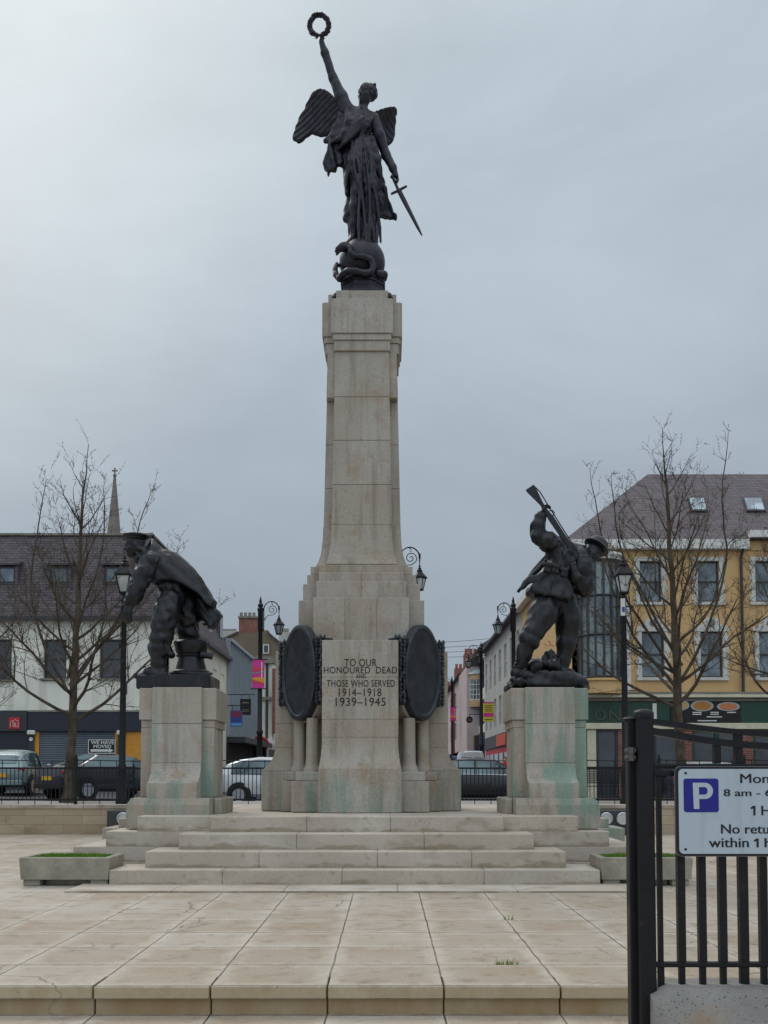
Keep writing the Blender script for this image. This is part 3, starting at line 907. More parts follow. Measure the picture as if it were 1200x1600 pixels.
        for i in range(4):
            a0, b0, z0 = dims(vs[i]); a1, b1, z1 = dims(vs[i+1])
            def blk(xa, xb, ya, yb, xa1, xb1, ya1, yb1):
                g = .0025; c = .006
                m.loft([[(xa+c, ya+c, z0+g), (xb-c, ya+c, z0+g), (xb-c, yb-c, z0+g), (xa+c, yb-c, z0+g)],
                        [(xa, ya, z0+g+c), (xb, ya, z0+g+c), (xb, yb, z0+g+c), (xa, yb, z0+g+c)],
                        [(xa1, ya1, z1-g-c), (xb1, ya1, z1-g-c), (xb1, yb1, z1-g-c), (xa1, yb1, z1-g-c)],
                        [(xa1+c, ya1+c, z1-g), (xb1-c, ya1+c, z1-g), (xb1-c, yb1-c, z1-g), (xa1+c, yb1-c, z1-g)]])
            if arm == 0:
                if i in (0, 2):     # two stones wide
                    for s0, s1 in ((-1, 0), (0, 1)):
                        blk(AXX+s0*a0+.001, AXX+s1*a0-.001, CYM-b0, CYM, AXX+s0*a1+.001, AXX+s1*a1-.001, CYM-b1, CYM)
                    blk(AXX-a0, AXX+a0, CYM+.003, CYM+b0, AXX-a1, AXX+a1, CYM+.003, CYM+b1)
                else: blk(AXX-a0, AXX+a0, CYM-b0, CYM+b0, AXX-a1, AXX+a1, CYM-b1, CYM+b1)
            else:
                q = .80 if i < 3 else 1.0    # the side arms are set back below the head of the shaft
                blk(AXX-b0, AXX+b0, CYM-a0*q, CYM+a0*q, AXX-b1, AXX+b1, CYM-a1*q, CYM+a1*q)
                if i == 3: m.box(AXX-b0*.97, AXX+b0*.97, CYM-b0*.88, CYM+b0*.88, z0+.01, z1-.003, .006)
    shaft(0); shaft(1)
    m.build('shaft', STONE, P)
    # ---- head of the pillar
    m = MB(); zprev = az(549, CYM-.58)-.004
    for v1, fp, sp in ((531.8, 43.9, 57.8), (521.2, 45.9, 60), (466, 48.5, 62.3)):
        b = hwid(sp, CYM-.5, v1); a = hwid(fp, CYM-b, v1); z1 = az(v1, CYM-b)
        cross(m, zprev+.001, z1, a, b); m.box(AXX-b*.96, AXX+b*.96, CYM-b*.80, CYM+b*.80, zprev+.004, z1-.004, .006); zprev = z1
    b = hwid(53.4, CYM-.5, 460); a = hwid(40.6, CYM-b, 460); z1 = az(453.5, CYM-b)
    cross(m, zprev-.003, z1, a, b)
    m.build('capital', STONE, P)
    # ---- dedication, letters fitted to their place in the photograph
    yl = 15.349
    def line(s, u0, u1, v0, v1, bold=.0):
        p, q = at(u0, v1, yl), at(u1, v0, yl)
        text_obj('lettering', s, LETTER, P, p.x, q.x, p.z, q.z, yl, bold, thick=.004, spacing=1.05)
    line('TO OUR', 538.3, 588.5, 1029.5, 1041); line('HONOURED  DEAD', 506, 620.5, 1041.8, 1052.2)
    line('AND', 556, 572, 1053.5, 1059.5); line('THOSE WHO SERVED', 510.5, 617, 1062.5, 1073)
    line('1914–1918', 529.5, 596, 1075.5, 1088); line('1939–1945', 524.5, 602.5, 1090, 1103)
    return z1
PILLAR_TOP = build_pillar()

# ------------------------------------------------------------------ pedestals
def pedestal(uL, uR, label, inner):
    Yf = 14.95
    x0, x1 = ax(uL, Yf), ax(uR, Yf); cx = (x0+x1)/2; h = (x1-x0)/2; B0 = 4*RISE
    P = thing('statue_pedestal', (cx, Yf+.5, B0), label, 'pedestal', 'statue pedestals beside the pillar')
    zt, zb1, zb2 = az(1075, Yf), az(1125, Yf), az(1137, Yf); zp = 1.10
    m = MB(); m.box(x0, x1, Yf, Yf+1.05, zb1, zt, .012); m.box(x0+.03, x1-.03, Yf+.03, Yf+1.02, zb2, zb1-.002, .006)
    m.build('cap', STONE, P)
    m = MB(); m.box(x0+.055, x1-.055, Yf+.055, Yf+.995, zp, zb2-.002, .010)
    for e in (-1, 1): m.box(cx+e*(h-.13)-.10, cx+e*(h-.13)+.10, Yf+.018, Yf+.3, zp+.001, zb2-.004, .01)
    m.build('shaft', STONE, P)
    # front slab with its flared foot
    m = MB(); pw = .375; yF = Yf-.06
    m.box(cx-pw, cx+pw, yF, Yf+.3, az(1131, yF), zt+.008, .012)
    m.box(cx-pw, cx+pw, yF, Yf+.3, 1.62, az(1131, yF)-.002, .006)
    prof = [(yF, 1.618), (yF-.015, 1.55), (yF-.05, 1.47), (yF-.11, 1.40), (yF-.20, 1.345), (yF-.30, 1.32), (yF-.305, 1.31), (yF-.305, zp), (Yf+.2, zp), (Yf+.2, 1.618)]
    m.loft([[(cx-pw+.006, y, z) for y, z in prof], [(cx+pw-.006, y, z) for y, z in prof]])
    m.build('front_slab', STONE, P, smooth=30)
    m = MB(); o = -1 if inner > 0 else 1            # outer side
    xa, xb = sorted((cx-o*(h-.02), cx+o*(h+.07))); ya = Yf-.42
    m.loft([[(xa, ya, B0-.2), (xb, ya, B0-.2), (xb, Yf+1.1, B0-.2), (xa, Yf+1.1, B0-.2)],
            [(xa, ya, zp-.10), (xb, ya, zp-.10), (xb, Yf+1.1, zp-.10), (xa, Yf+1.1, zp-.10)],
            [(xa+(.07 if o < 0 else .0), ya+.03, zp), (xb-(.07 if o > 0 else 0), ya+.03, zp), (xb-(.07 if o > 0 else 0), Yf+1.06, zp), (xa+(.07 if o < 0 else 0), Yf+1.06, zp)]])
    xa, xb = sorted((cx-o*(h-.018), cx-o*(h+.10))); m.box(xa, xb, Yf-.06, Yf+1.08, B0-.01, zp-.01, .015)
    m.build('plinth', STONE, P)
    return cx, Yf, zt
PED_L = pedestal(216, 337, 'left stone pedestal, under the bent sailor statue', 1)
PED_R = pedestal(798.5, 920.5, 'green streaked stone pedestal under the soldier statue', -1)
# ------------------------------------------------------------------ bronze statues
class Fig:
    """maps photo pixels (ou + x/zoom, ov + y/zoom) to metres round the statue's own origin at depth Y0"""
    def __init__(s, ou, ov, zoom, Y0, uc, vb):
        s.ou, s.ov, s.zm, s.Y0 = ou, ov, zoom, Y0
        s.o = at(uc, vb, Y0)
        s.k = (at(uc+100, vb, Y0)-at(uc, vb, Y0)).x/100/zoom      # metres per zoom unit
    def __call__(s, x, y, d=0.0):
        p = at(s.ou+x/s.zm, s.ov+y/s.zm, s.Y0+d)
        return np.array(p-s.o)
    def poly(s, pts, d=0.0): return [(q[0], q[2]) for q in (s(x, y, d) for x, y in pts)]
    def r(s, u): return u*s.k

# ============ Victory on the pillar
def pdist(x, z, P):
    d = None
    for (ax_, az_), (bx_, bz_) in zip(P, P[1:]):
        ex, ez = bx_-ax_, bz_-az_; t = np.clip(((x-ax_)*ex+(z-az_)*ez)/max(ex*ex+ez*ez, 1e-9), 0, 1)
        q = (x-ax_-t*ex)**2+(z-az_-t*ez)**2; d = q if d is None else np.minimum(d, q)
    return np.sqrt(d)
def build_victory():
    f = Fig(420, 0, 4.0, CYM, 563, 454)
    k = f.k; V = f
    P = thing('victory_statue', f.o, 'dark bronze winged woman raising a wreath on top of the pillar', 'statue')
    lo, hi = f(130, 1560), f(980, 60)
    def grid(x0, y0, x1, y1, d0, d1, h=.0135):
        a, b = f(x0, y1), f(x1, y0); return SDF((a[0], d0, a[2]), (b[0], d1, b[2]), h)
    # --- body
    g = grid(280, 150, 900, 1590, -.42, .42)
    R = lambda u: u*k
    g.ell(V(556, 775, -.02), (R(84), R(62), R(98)), k=.05); g.ell(V(568, 890), (R(66), R(56), R(80)), k=.06)
    g.ell(V(575, 985), (R(90), R(70), R(92)), k=.07)
    for x, y in ((520, 775), (598, 768)): g.ell(V(x, y, -.15), (R(34), R(30), R(34)), k=.05)
    g.chain([V(592, 640, -.01), V(582, 712, .0)], [R(28), R(33)], .03)
    g.chain([V(585, 705), V(500, 700)], [R(30), R(38)], .04); g.chain([V(590, 705), V(655, 745)], [R(30), R(36)], .04)
    g.chain([V(492, 695), V(455, 610, -.01), V(402, 488, -.03), V(350, 330, -.08), V(329, 258, -.10)], [R(46), R(39), R(27), R(23), R(16)], .04)
    g.chain([V(656, 755), V(690, 850, .0), V(733, 970, .03), V(775, 1050, .0), V(797, 1100, -.02)], [R(40), R(37), R(27), R(24), R(16)], .04)
    g.chain([V(545, 1010, -.02), V(560, 1120, -.12), V(556, 1200, -.17), V(545, 1290, -.12), V(532, 1400, -.07), V(527, 1475, -.05)], [R(64), R(50), R(40), R(37), R(26), R(19)], .05)
    g.chain([V(527, 1480, -.04), V(508, 1512, -.13), V(482, 1530, -.2)], [R(21), R(19), R(14)], .03)
    g.chain([V(615, 1010, .03), V(640, 1200, .05), V(640, 1400, .06), V(640, 1500, .04)], [R(66), R(46), R(36), R(26)], .05)
    g.disp(folds(.006, (.15, 0, 1), 34, 4))
    sculpt_head(g, V(609, 592, -.02), R(142), (-.62, -.78, -.05), (.05, -.08, 1))
    sculpt_hand(g, V(329, 252, -.10), (.08, .02, 1), (.35, -.9, 0), R(74), .75, -1)
    sculpt_hand(g, V(798, 1102, -.02), (.22, -.25, -1), (-.9, -.3, .1), R(86), .8, 1)
    body = g.mesh('body', BRONZE_V, P)
    # --- hair with its knot
    g = grid(530, 490, 700, 680, -.3, .3, .011)
    c = V(609, 592, -.02); H = R(142)
    g.ell(c+np.array((.045, .05, .065)), (.155, .165, .135), k=.02)
    for i in range(16):
        a = i*.72; g.ell(c+np.array((.04+.135*math.cos(a)*(.6+.03*i), .04+.14*math.sin(a)*.9, .09+.075*math.sin(i*1.7))), .034, k=.015)
    g.ell(V(662, 600, .07), (.05, .06, .045), k=.02)
    g.ell(c+np.array((-.10, -.17, -.09)), (.13, .14, .145), k=.02, cut=True)
    g.disp(crinkle(.008, 60, 3)); g.mesh('hair', BRONZE_V, P)
    # --- robe
    g = grid(300, 640, 840, 1600, -.5, .55)
    skirt = [(478, 850), (650, 850), (672, 930), (692, 990), (706, 1052), (714, 1105), (728, 1135), (718, 1158), (698, 1200), (692, 1260), (690, 1330), (688, 1420), (684, 1500), (676, 1540), (610, 1535), (560, 1500), (520, 1475), (505, 1482), (497, 1455), (492, 1382), (476, 1378), (461, 1368), (468, 1310), (478, 1262), (492, 1232), (478, 1195), (470, 1150), (468, 1090), (462, 1040), (455, 985), (462, 900)]
    g.sheet(f.poly(skirt, .06), .09, lambda x, z, d: .05+.13*np.sqrt(np.clip(-d/.18, 0, 1)), k=.03, rd=.02)
    # front drapery hanging beside the bare leg
    for pts, rs, kk in (([(600, 880, -.14), (640, 1000, -.17), (650, 1150, -.15), (655, 1330, -.12), (655, 1510, -.1)], [26, 30, 26, 24, 22], .03),
                        ([(570, 900, -.15), (600, 1030, -.20), (612, 1200, -.17), (612, 1380, -.12), (600, 1500, -.08)], [24, 26, 24, 22, 20], .03),
                        ([(540, 900, -.16), (515, 1010, -.15), (495, 1110, -.10), (488, 1210, -.05)], [24, 26, 22, 16], .03),
                        ([(560, 880, -.17), (548, 990, -.21), (545, 1080, -.22), (556, 1160, -.20)], [22, 34, 34, 22], .03),
                        ([(640, 870, -.10), (675, 990, -.10), (690, 1090, -.06)], [24, 26, 20], .03),
                        ([(585, 780, -.19), (530, 835, -.20), (455, 868, -.12), (385, 890, -.05)], [10, 13, 15, 10], .03),
                        ([(590, 740, -.15), (560, 800, -.22), (500, 850, -.16), (420, 870, -.08)], [10, 12, 13, 12], .03),
                        ([(490, 700, -.1), (500, 760, -.17), (480, 830, -.15), (440, 880, -.06)], [22, 26, 24, 16], .05),
                        ([(640, 740, -.1), (600, 790, -.18), (575, 850, -.16)], [18, 18, 18], .03)):
        g.chain([V(*p) for p in pts], [R(q) for q in rs], kk)
    g.ell(V(555, 795, -.04), (R(90), R(72), R(92)), k=.05); g.ell(V(565, 900, 0), (R(74), R(64), R(80)), k=.04)
    bl = [(455, 850), (400, 868), (372, 915), (366, 955), (350, 990), (337, 1015), (344, 1046), (362, 1066), (372, 1092), (385, 1076), (424, 1073), (427, 1046), (455, 1036), (490, 990), (500, 870)]
    g.sheet(f.poly(bl), lambda x, z: .02+.06*np.sin(x*9+z*4), lambda x, z, d: .06+.02*np.sin(x*40+z*9), k=.03, rd=.02)
    g.sheet(f.poly([(440, 700), (420, 760), (385, 830), (340, 885), (352, 895), (400, 905), (470, 880), (520, 760)]), -.02, .045, k=.03, rd=.02)
    br = [(688, 1090), (715, 1130), (742, 1172), (744, 1215), (762, 1255), (778, 1295), (801, 1338), (795, 1360), (768, 1348), (735, 1331), (700, 1333), (660, 1330)]
    g.sheet(f.poly(br), lambda x, z: .10+.05*np.sin(x*11-z*7), lambda x, z, d: .055+.02*np.sin(x*38+z*16), k=.03, rd=.02)
    sl = [(500, 1180), (520, 1250), (512, 1330), (505, 1420), (512, 1470), (498, 1478), (492, 1385), (462, 1370), (476, 1290)]
    g.sheet(f.poly(sl), .03, .05, k=.03, rd=.02)
    g.disp(folds(.008, (.14, .05, 1), 46, 9, 1.2)); g.disp(crinkle(.004, 45, 2))
    # long folds falling from the girdle, and gathered ones slanting over the breast
    rr = random.Random(6)
    def surf(x, xc, w, D): return -D*math.sqrt(max(.05, 1-((x-xc)/w)**2))
    for i in range(8):
        q = i/7.0; xa, xb = 515+125*q, 492+196*q+rr.uniform(-6, 6)
        if .10 < q < .42: xb = 556+20*q
        pts = []
        for j in range(8):
            e = j/7.0; x = xa+(xb-xa)*e**1.2+11*math.sin(e*5+i*2.3); y = 870+(645 if q >= .42 else 300+150*q)*e; xc = 578+12*e
            pts.append(V(x, y, surf(x, xc, 116+8*e, (.215+(.03 if i % 2 else 0)+.085*math.sin(min(e*1.5, 1)*PI*.55)))+(.0 if q > .42 else -.05*math.sin(e*PI))))
        g.chain(pts, [R(v) for v in (5, 7, 8, 10, 9, 10, 11, 8)], .008)
    for i in range(7):
        q = i/6.0; pts = []
        for j in range(6):
            e = j/5.0; x = 600-20*q-(100+60*q)*e; y = 722+22*i*.55+(60+85*q)*e+8*math.sin(e*3); pts.append(V(x, y, surf(x, 555, 112, .235+.03*math.sin(e*PI))))
        g.chain(pts, [R(v) for v in (6, 9, 10, 10, 9, 6)], .010)
    g.mesh('robe', BRONZE_V, P)
    # --- wings
    def wing(pts, root, tip, side, y0, y1, n=12):
        a, b = f(pts and min(p[0] for p in pts)-30, max(p[1] for p in pts)+30), f(max(p[0] for p in pts)+30, min(p[1] for p in pts)-30)
        g = SDF((a[0]-.05, -.1, a[2]-.1), (b[0]+.05, .75, b[2]+.15), .0125)
        r0, t0 = f(*root, .3), f(*tip, .3); d = unit((t0-r0)*np.array((1, 0, 1))); L = np.linalg.norm((t0-r0)[[0, 2]])
        nn = np.array((-d[2], 0, d[0]))
        def yc(x, z):
            q = ((x-r0[0])*d[0]+(z-r0[2])*d[2])/L; w = ((x-r0[0])*nn[0]+(z-r0[2])*nn[2])
            return y0+(y1-y0)*np.clip(q, -.2, 1.2)+.10*np.sin(np.clip(q, 0, 1)*PI)
        def th(x, z, dd):
            w = ((x-r0[0])*nn[0]+(z-r0[2])*nn[2]); q = ((x-r0[0])*d[0]+(z-r0[2])*d[2])/L
            fr = np.mod(w*n+q*.5+.25*np.sin(q*5), 1.0)
            sc = .5+.5*np.sin(q*38+6*np.sin(w*20))
            return -.0+.030+.030*fr*np.clip(-dd/.03, .2, 1)+.018*sc*np.clip(1.1-q*2, 0, 1)+.03*np.exp(-((q)/.35)**2)
        rz_, tz_ = np.array(root, float), np.array(tip, float); dz_ = tz_-rz_
        P2 = []
        for p_ in pts:
            q = float(np.clip((np.array(p_)-rz_)@dz_/(dz_@dz_), -.2, 1.2)); w_ = f(p_[0], p_[1], y0+(y1-y0)*q+.10*math.sin(min(max(q, 0), 1)*PI)); P2.append((w_[0], w_[2]))
        g.sheet(P2, yc, th, k=.01, rd=.012)
        return g.mesh('wing', BRONZE_V, P, 1)
    wing([(470, 660), (440, 655), (425, 632), (402, 604), (374, 578), (346, 562), (318, 561), (290, 573), (268, 592), (252, 622), (243, 640), (231, 660), (224, 690), (205, 708), (189, 733), (181, 762), (166, 790), (160, 820), (149, 848), (148, 872), (156, 884), (170, 884), (182, 897), (200, 892), (218, 880), (232, 862), (256, 850), (270, 838), (296, 848), (330, 858), (362, 850), (420, 800), (480, 730)], (440, 700), (170, 870), -1, .14, .46)
    wing([(600, 740), (622, 712), (648, 696), (672, 684), (700, 672), (728, 665), (765, 665), (790, 674), (802, 690), (803, 716), (794, 730), (797, 765), (790, 800), (790, 840), (781, 872), (768, 897), (740, 917), (725, 905), (700, 860), (660, 800)], (650, 720), (770, 880), 1, .14, .42)
    # --- wreath, sword
    m = MB(); c = V(315, 157, -.16); rr = random.Random(4)
    rx, rz = R(58), R(66)
    ring = [c+np.array((rx*math.cos(t), 0, rz*math.sin(t))) for t in [2*PI*i/40 for i in range(41)]]
    m.tube([f.o+Vector(p) for p in ring], R(9), 6, False)
    for i in range(46):
        t = 2*PI*i/46+rr.uniform(-.05, .05); base = c+np.array((rx*math.cos(t), 0, rz*math.sin(t)))
        tg = np.array((-math.sin(t), 0, math.cos(t)))*(1 if math.cos(t) > 0 else -1); rd = np.array((math.cos(t), 0, math.sin(t)))
        for q in (-1, 1, 0):
            tip = base+tg*R(25)+rd*q*R(15)+np.array((0, rr.uniform(-.03, .03)-(q == 0)*.03, 0)); mid = (base+tip)/2+rd*q*R(3)
            m.tube([f.o+Vector(base), f.o+Vector(mid), f.o+Vector(tip)], [R(3), R(8), R(1)], 5)
    m.build('wreath', BRONZE_V, P, smooth=50)
    m = MB(); W = lambda x, y, d=0: f.o+Vector(V(x, y, d))
    m.tube([W(776, 1112, -.06), W(815, 1200, -.06)], R(9), 8); m.ball(W(771, 1104, -.06), R(13), 8, 6)
    m.tube([W(764, 1213, -.06), W(812, 1190, -.06), W(862, 1163, -.06)], [R(7), R(9), R(7)], 6)
    p, q = W(816, 1196, -.06), W(959, 1476, -.06); t = (q-p).normalized(); sdv = Vector((t.z, 0, -t.x))
    rings = []
    for e, w in ((0, 15), (.2, 15), (.8, 9.5), (.97, 5), (1, .8)):
        c0 = p+(q-p)*e; rings.append([c0+sdv*R(w), c0+Vector((0, -.018, 0)), c0-sdv*R(w), c0+Vector((0, .018, 0))])
    m.loft(rings); m.build('sword', BRONZE_V, P)
    # --- globe, serpent, base
    gc = V(584, 1642, .0)
    m = MB(); m.ball(f.o+Vector(gc), R(143), 40, 24); m.build('globe', BRONZE_V, P, smooth=True)
    z2 = lambda x, y, d: V((460+x/5.333-420)*4, (360+y/5.333)*4, d)
    g = SDF(gc-np.array((.6, .6, .5)), gc+np.array((.6, .6, .75)), .013)
    g.chain([z2(430, 120, -.28), z2(465, 150, -.36), z2(470, 190, -.39), z2(510, 215, -.41), z2(580, 222, -.41), z2(630, 240, -.40), z2(655, 290, -.38), z2(640, 345, -.40), z2(590, 358, -.43), z2(520, 340, -.44), z2(450, 335, -.40), z2(400, 365, -.34), z2(375, 405, -.27), z2(345, 370, -.18), z2(338, 320, -.10), z2(350, 285, .02), z2(390, 300, .2)],
            [R(q) for q in (18, 18, 18, 19, 19, 19, 20, 20, 20, 20, 19, 19, 18, 18, 16, 14, 10)], .015)
    g.chain([z2(440, 130, -.30), z2(400, 140, -.30), z2(362, 155, -.30)], [R(22), R(27), R(18)], .02)
    g.chain([z2(370, 160, -.30), z2(345, 175, -.31)], [R(17), R(9)], .01); g.chain([z2(375, 170, -.3), z2(350, 205, -.31)], [R(10), R(6)], .01)
    g.chain([z2(420, 108, -.28), z2(437, 95, -.27)], [R(10), R(5)], .01)
    g.chain([z2(700, 360, -.3), z2(745, 370, -.2), z2(750, 400, -.1)], [R(22), R(24), R(18)], .02)
    g.disp(crinkle(.004, 70, 6)); g.mesh('serpent', BRONZE_V, P)
    m = MB(); zz = lambda v: az(v, CYM-.4)
    zb, zt_ = PILLAR_TOP-.005, float(f.o.z+gc[2]-R(128))
    H_ = zt_-zb
    for q0, q1, w in ((0, .16, .475), (.16, .28, .455), (.72, .84, .40), (.84, 1.0, .415)):
        m.lathe([(w*1.0, zb+H_*q0+.002), (w*1.0, zb+H_*q1)], (AXX, CYM, 0), 8, ph=PI/8)
    m.lathe([(.44, zb+H_*.28), (.385, zb+H_*.36), (.37, zb+H_*.55), (.38, zb+H_*.72)], (AXX, CYM, 0), 8, ph=PI/8)
    for s in (-1, 1):
        m.tube([(AXX+s*.37, CYM-.40, zb+.03), (AXX+s*.45, CYM-.43, zb-.02), (AXX+s*.50, CYM-.44, zb-.09)], [.05, .055, .03], 8)
    m.build('base', BRONZE_V, P)
build_victory()

# ============ sailor
def build_sailor():
    cx, Yf, zt = PED_L
    f = Fig(160, 800, 5.333, Yf+.45, 276, 1073)
    f.o.z = zt; V = f; k = f.k; R = lambda u: u*k
    P = thing('sailor_statue', f.o, 'dark bronze sailor in cap and flapping coat bending over a capstan', 'statue')
    lo, hi = f(120, 1475), f(1010, 150)
    def grid(x0, y0, x1, y1, d0, d1, h=.0115):
        a, b = f(x0, y1), f(x1, y0); return SDF((a[0], d0, a[2]), (b[0], d1, b[2]), h)
    g = grid(120, 160, 1000, 1400, -.5, .5)
    # head in profile, looking left
    g.chain([V(312, 318, -.05), V(385, 370, -.04)], [R(58), R(70)], .05)
    # trunk and hips
    g.ell(V(430, 420, 0), (R(110), R(140), R(105)), k=.06); g.chain([V(440, 430, 0), V(560, 560, .02), V(610, 680, .03)], [R(105), R(110), R(118)], .06)
    g.ell(V(612, 705, .03), (R(118), R(118), R(92)), k=.06)
    # near arm reaching down, hand hauling
    g.chain([V(400, 420, -.27), V(345, 520, -.34), V(290, 625, -.36), V(250, 700, -.36), V(228, 748, -.36)], [R(80), R(70), R(60), R(46), R(34)], .05)
    # far arm thrown back
    g.chain([V(470, 400, .25), V(640, 560, .34), V(770, 770, .30), V(850, 860, .26)], [R(75), R(70), R(58), R(40)], .05)
    # near leg
    g.chain([V(560, 740, -.12), V(530, 850, -.20), V(505, 960, -.25), V(490, 1060, -.24), V(480, 1135, -.23)], [R(105), R(102), R(90), R(84), R(86)], .05)
    g.ell(V(485, 1140, -.23), (R(94), R(84), R(48)), k=.04); g.ell(V(560, 1190, -.22), (R(50), R(40), R(26)), k=.03)
    g.chain([V(472, 1180, -.23), V(470, 1260, -.23), V(470, 1320, -.23)], [R(70), R(62), R(56)], .03)
    g.chain([V(480, 1325, -.23), V(400, 1335, -.27), V(335, 1352, -.30)], [R(50), R(42), R(27)], .03)
    g.boxr(V(425, 1365, -.26), (R(110), .07, R(14)), rd=.012, k=.02)
    # far leg, half behind the capstan
    g.chain([V(675, 740, .15), V(705, 900, .20), V(715, 1010, .24), V(745, 1130, .30), V(770, 1250, .34)], [R(105), R(96), R(82), R(80), R(66)], .05)
    g.chain([V(770, 1240, .34), V(775, 1330, .34), V(700, 1345, .28)], [R(62), R(52), R(36)], .03)
    g.disp(folds(.013, (.9, .2, -.5), 34, 5, 2.5)); g.disp(crinkle(.010, 30, 8))
    sculpt_head(g, V(272, 280, -.05), R(205), (-.96, -.20, -.12), (-.08, 0, 1))
    sculpt_hand(g, V(232, 735, -.36), (-.22, -.05, -1), (.35, 1, .0), R(205), .32, 1, rad=1.25, spread=.03)
    sculpt_hand(g, V(852, 862, .26), (.45, 0, -1), (-.7, -.3, 0), R(135), .9, 1, rad=1.15)
    g.mesh('body', BRONZE_S, P)
    # coat: shoulders, back and flying skirts
    g = grid(170, 220, 1000, 1010, -.5, .5)
    g.chain([V(400, 415, -.27), V(345, 518, -.34), V(285, 640, -.365), V(262, 715, -.365)], [R(84), R(76), R(68), R(64)], .05)
    g.ell(V(232, 752, -.36), (R(46), R(44), R(36)), k=.008, cut=True)
    back = [(425, 245), (450, 262), (500, 312), (545, 322), (610, 348), (660, 380), (705, 420), (755, 470), (800, 525), (845, 585), (880, 640), (905, 690), (915, 715), (942, 742), (930, 775), (915, 800), (880, 775), (850, 725), (800, 682), (750, 655), (690, 618), (640, 602), (585, 592), (530, 590), (505, 610), (470, 625), (430, 600), (395, 560), (385, 480), (350, 420), (300, 360), (345, 330), (400, 290)]
    BL = f.poly([(345, 330), (400, 285), (425, 245), (450, 262), (500, 312), (545, 322), (610, 348), (660, 380), (705, 420), (755, 470), (800, 525), (845, 585), (880, 640), (905, 690), (942, 742)])
    g.sheet(f.poly(back), .02, lambda x, z, d: .09+.24*np.sqrt(np.clip(pdist(x, z, BL)/.26, 0, 1)), k=.04, rd=.03)
    g.chain([V(350, 345, -.10), V(395, 290, -.09), V(430, 250, -.02)], [R(20), R(24), R(18)], .03)      # collar
    g.chain([V(350, 350, -.10), V(300, 380, -.1), V(285, 410, -.05)], [R(22), R(24), R(18)], .03)
    tail = [(770, 690), (850, 720), (905, 790), (940, 800), (965, 840), (950, 900), (905, 958), (880, 960), (865, 930), (800, 870), (762, 800)]
    # hem: hollow the coat from below
    hol = [(520, 608), (560, 606), (640, 618), (700, 638), (760, 668), (830, 704), (880, 740), (905, 770), (880, 860), (700, 900), (520, 800)]
    g.sheet(f.poly(hol), .02, lambda x, z, d: .05+.24*np.sqrt(np.clip(pdist(x, z, BL)/.26, 0, 1)), k=.012, rd=.03, cut=True)
    g.sheet(f.poly(tail), .22, lambda x, z, d: .15+.03*np.sin(x*22+z*9), k=.03, rd=.05)
    g.disp(folds(.015, unit(V(900, 760)-V(440, 300)), 38, 12, 1.2)); g.disp(crinkle(.003, 34, 2))
    g.mesh('coat', BRONZE_S, P)
    # cap
    g = grid(150, 160, 420, 260, -.4, .3, .010)
    A = (unit((1, 0, -.04)), (0, 1, 0), unit((.04, 0, 1)))
    g.ell(V(282, 200, -.05), (R(112), R(104), R(26)), A, k=.01); g.ell(V(278, 222, -.05), (R(88), R(84), R(30)), A, k=.02)
    g.chain([V(182, 225, -.05), V(210, 235, -.1)], [R(12), R(12)], .02)
    g.mesh('cap', BRONZE_S, P)
    # capstan
    W = lambda x, y, d=0: f.o+Vector(V(x, y, d))
    c = W(738, 1360, .03); m = MB(); zq = lambda y: W(738, y, .03).z
    prof = [(R(160), zq(1362)), (R(162), zq(1335)), (R(150), zq(1322)), (R(128), zq(1318)), (R(122), zq(1290)), (R(110), zq(1240)), (R(106), zq(1215)), (R(120), zq(1207)), (R(124), zq(1196)), (R(112), zq(1188)), (R(126), zq(1172)), (R(138), zq(1110)), (R(140), zq(1092)), (R(126), zq(1076)), (R(90), zq(1066)), (R(4), zq(1062))]
    m.lathe(prof, (c.x, c.y, 0), 36)
    cp = m.build('capstan', BRONZE_S, P, smooth=35)
    for i in range(9):
        t = 2*PI*(i+.4)/9; p = (c.x+R(137)*math.cos(t), c.y+R(137)*math.sin(t)); q = (c.x+R(146)*math.cos(t), c.y+R(146)*math.sin(t))
        m = MB(); m.bar((p[0], p[1], zq(1094)), (q[0], q[1], zq(1094)), R(24), R(20)); m.build('bar_socket', LETTER, cp)
    m = MB(); m.tube([W(830, 1190, -.12), W(880, 1195, -.15), W(918, 1205, -.15)], [R(34), R(26), R(30)], 10); m.build('pawl', BRONZE_S, cp, smooth=40)
    m = MB()   # rope round the foot
    pts = [W(738+168*math.cos(t), 1346-6*math.sin(t*2), .03+.30*math.sin(t)) for t in [PI*.95+PI*1.15*i/24 for i in range(25)]]
    m.tube(pts, R(15), 8); m.build('rope', BRONZE_S, P, smooth=50)
    # deck slab
    m = MB(); x0, x1 = W(330, 1400).x, W(935, 1400).x; zb = zt-.004; z1 = W(500, 1372).z
    m.box(x0, x1, Yf+.07, Yf+.95, zb, z1, .02)
    m.tube([(x0-.01, Yf+.10, z1-.02), (x0-.03, Yf+.5, z1-.02), (x0-.01, Yf+.9, z1-.02)], [.045, .05, .045], 8)
    m.build('base', BRONZE_S, P)
build_sailor()

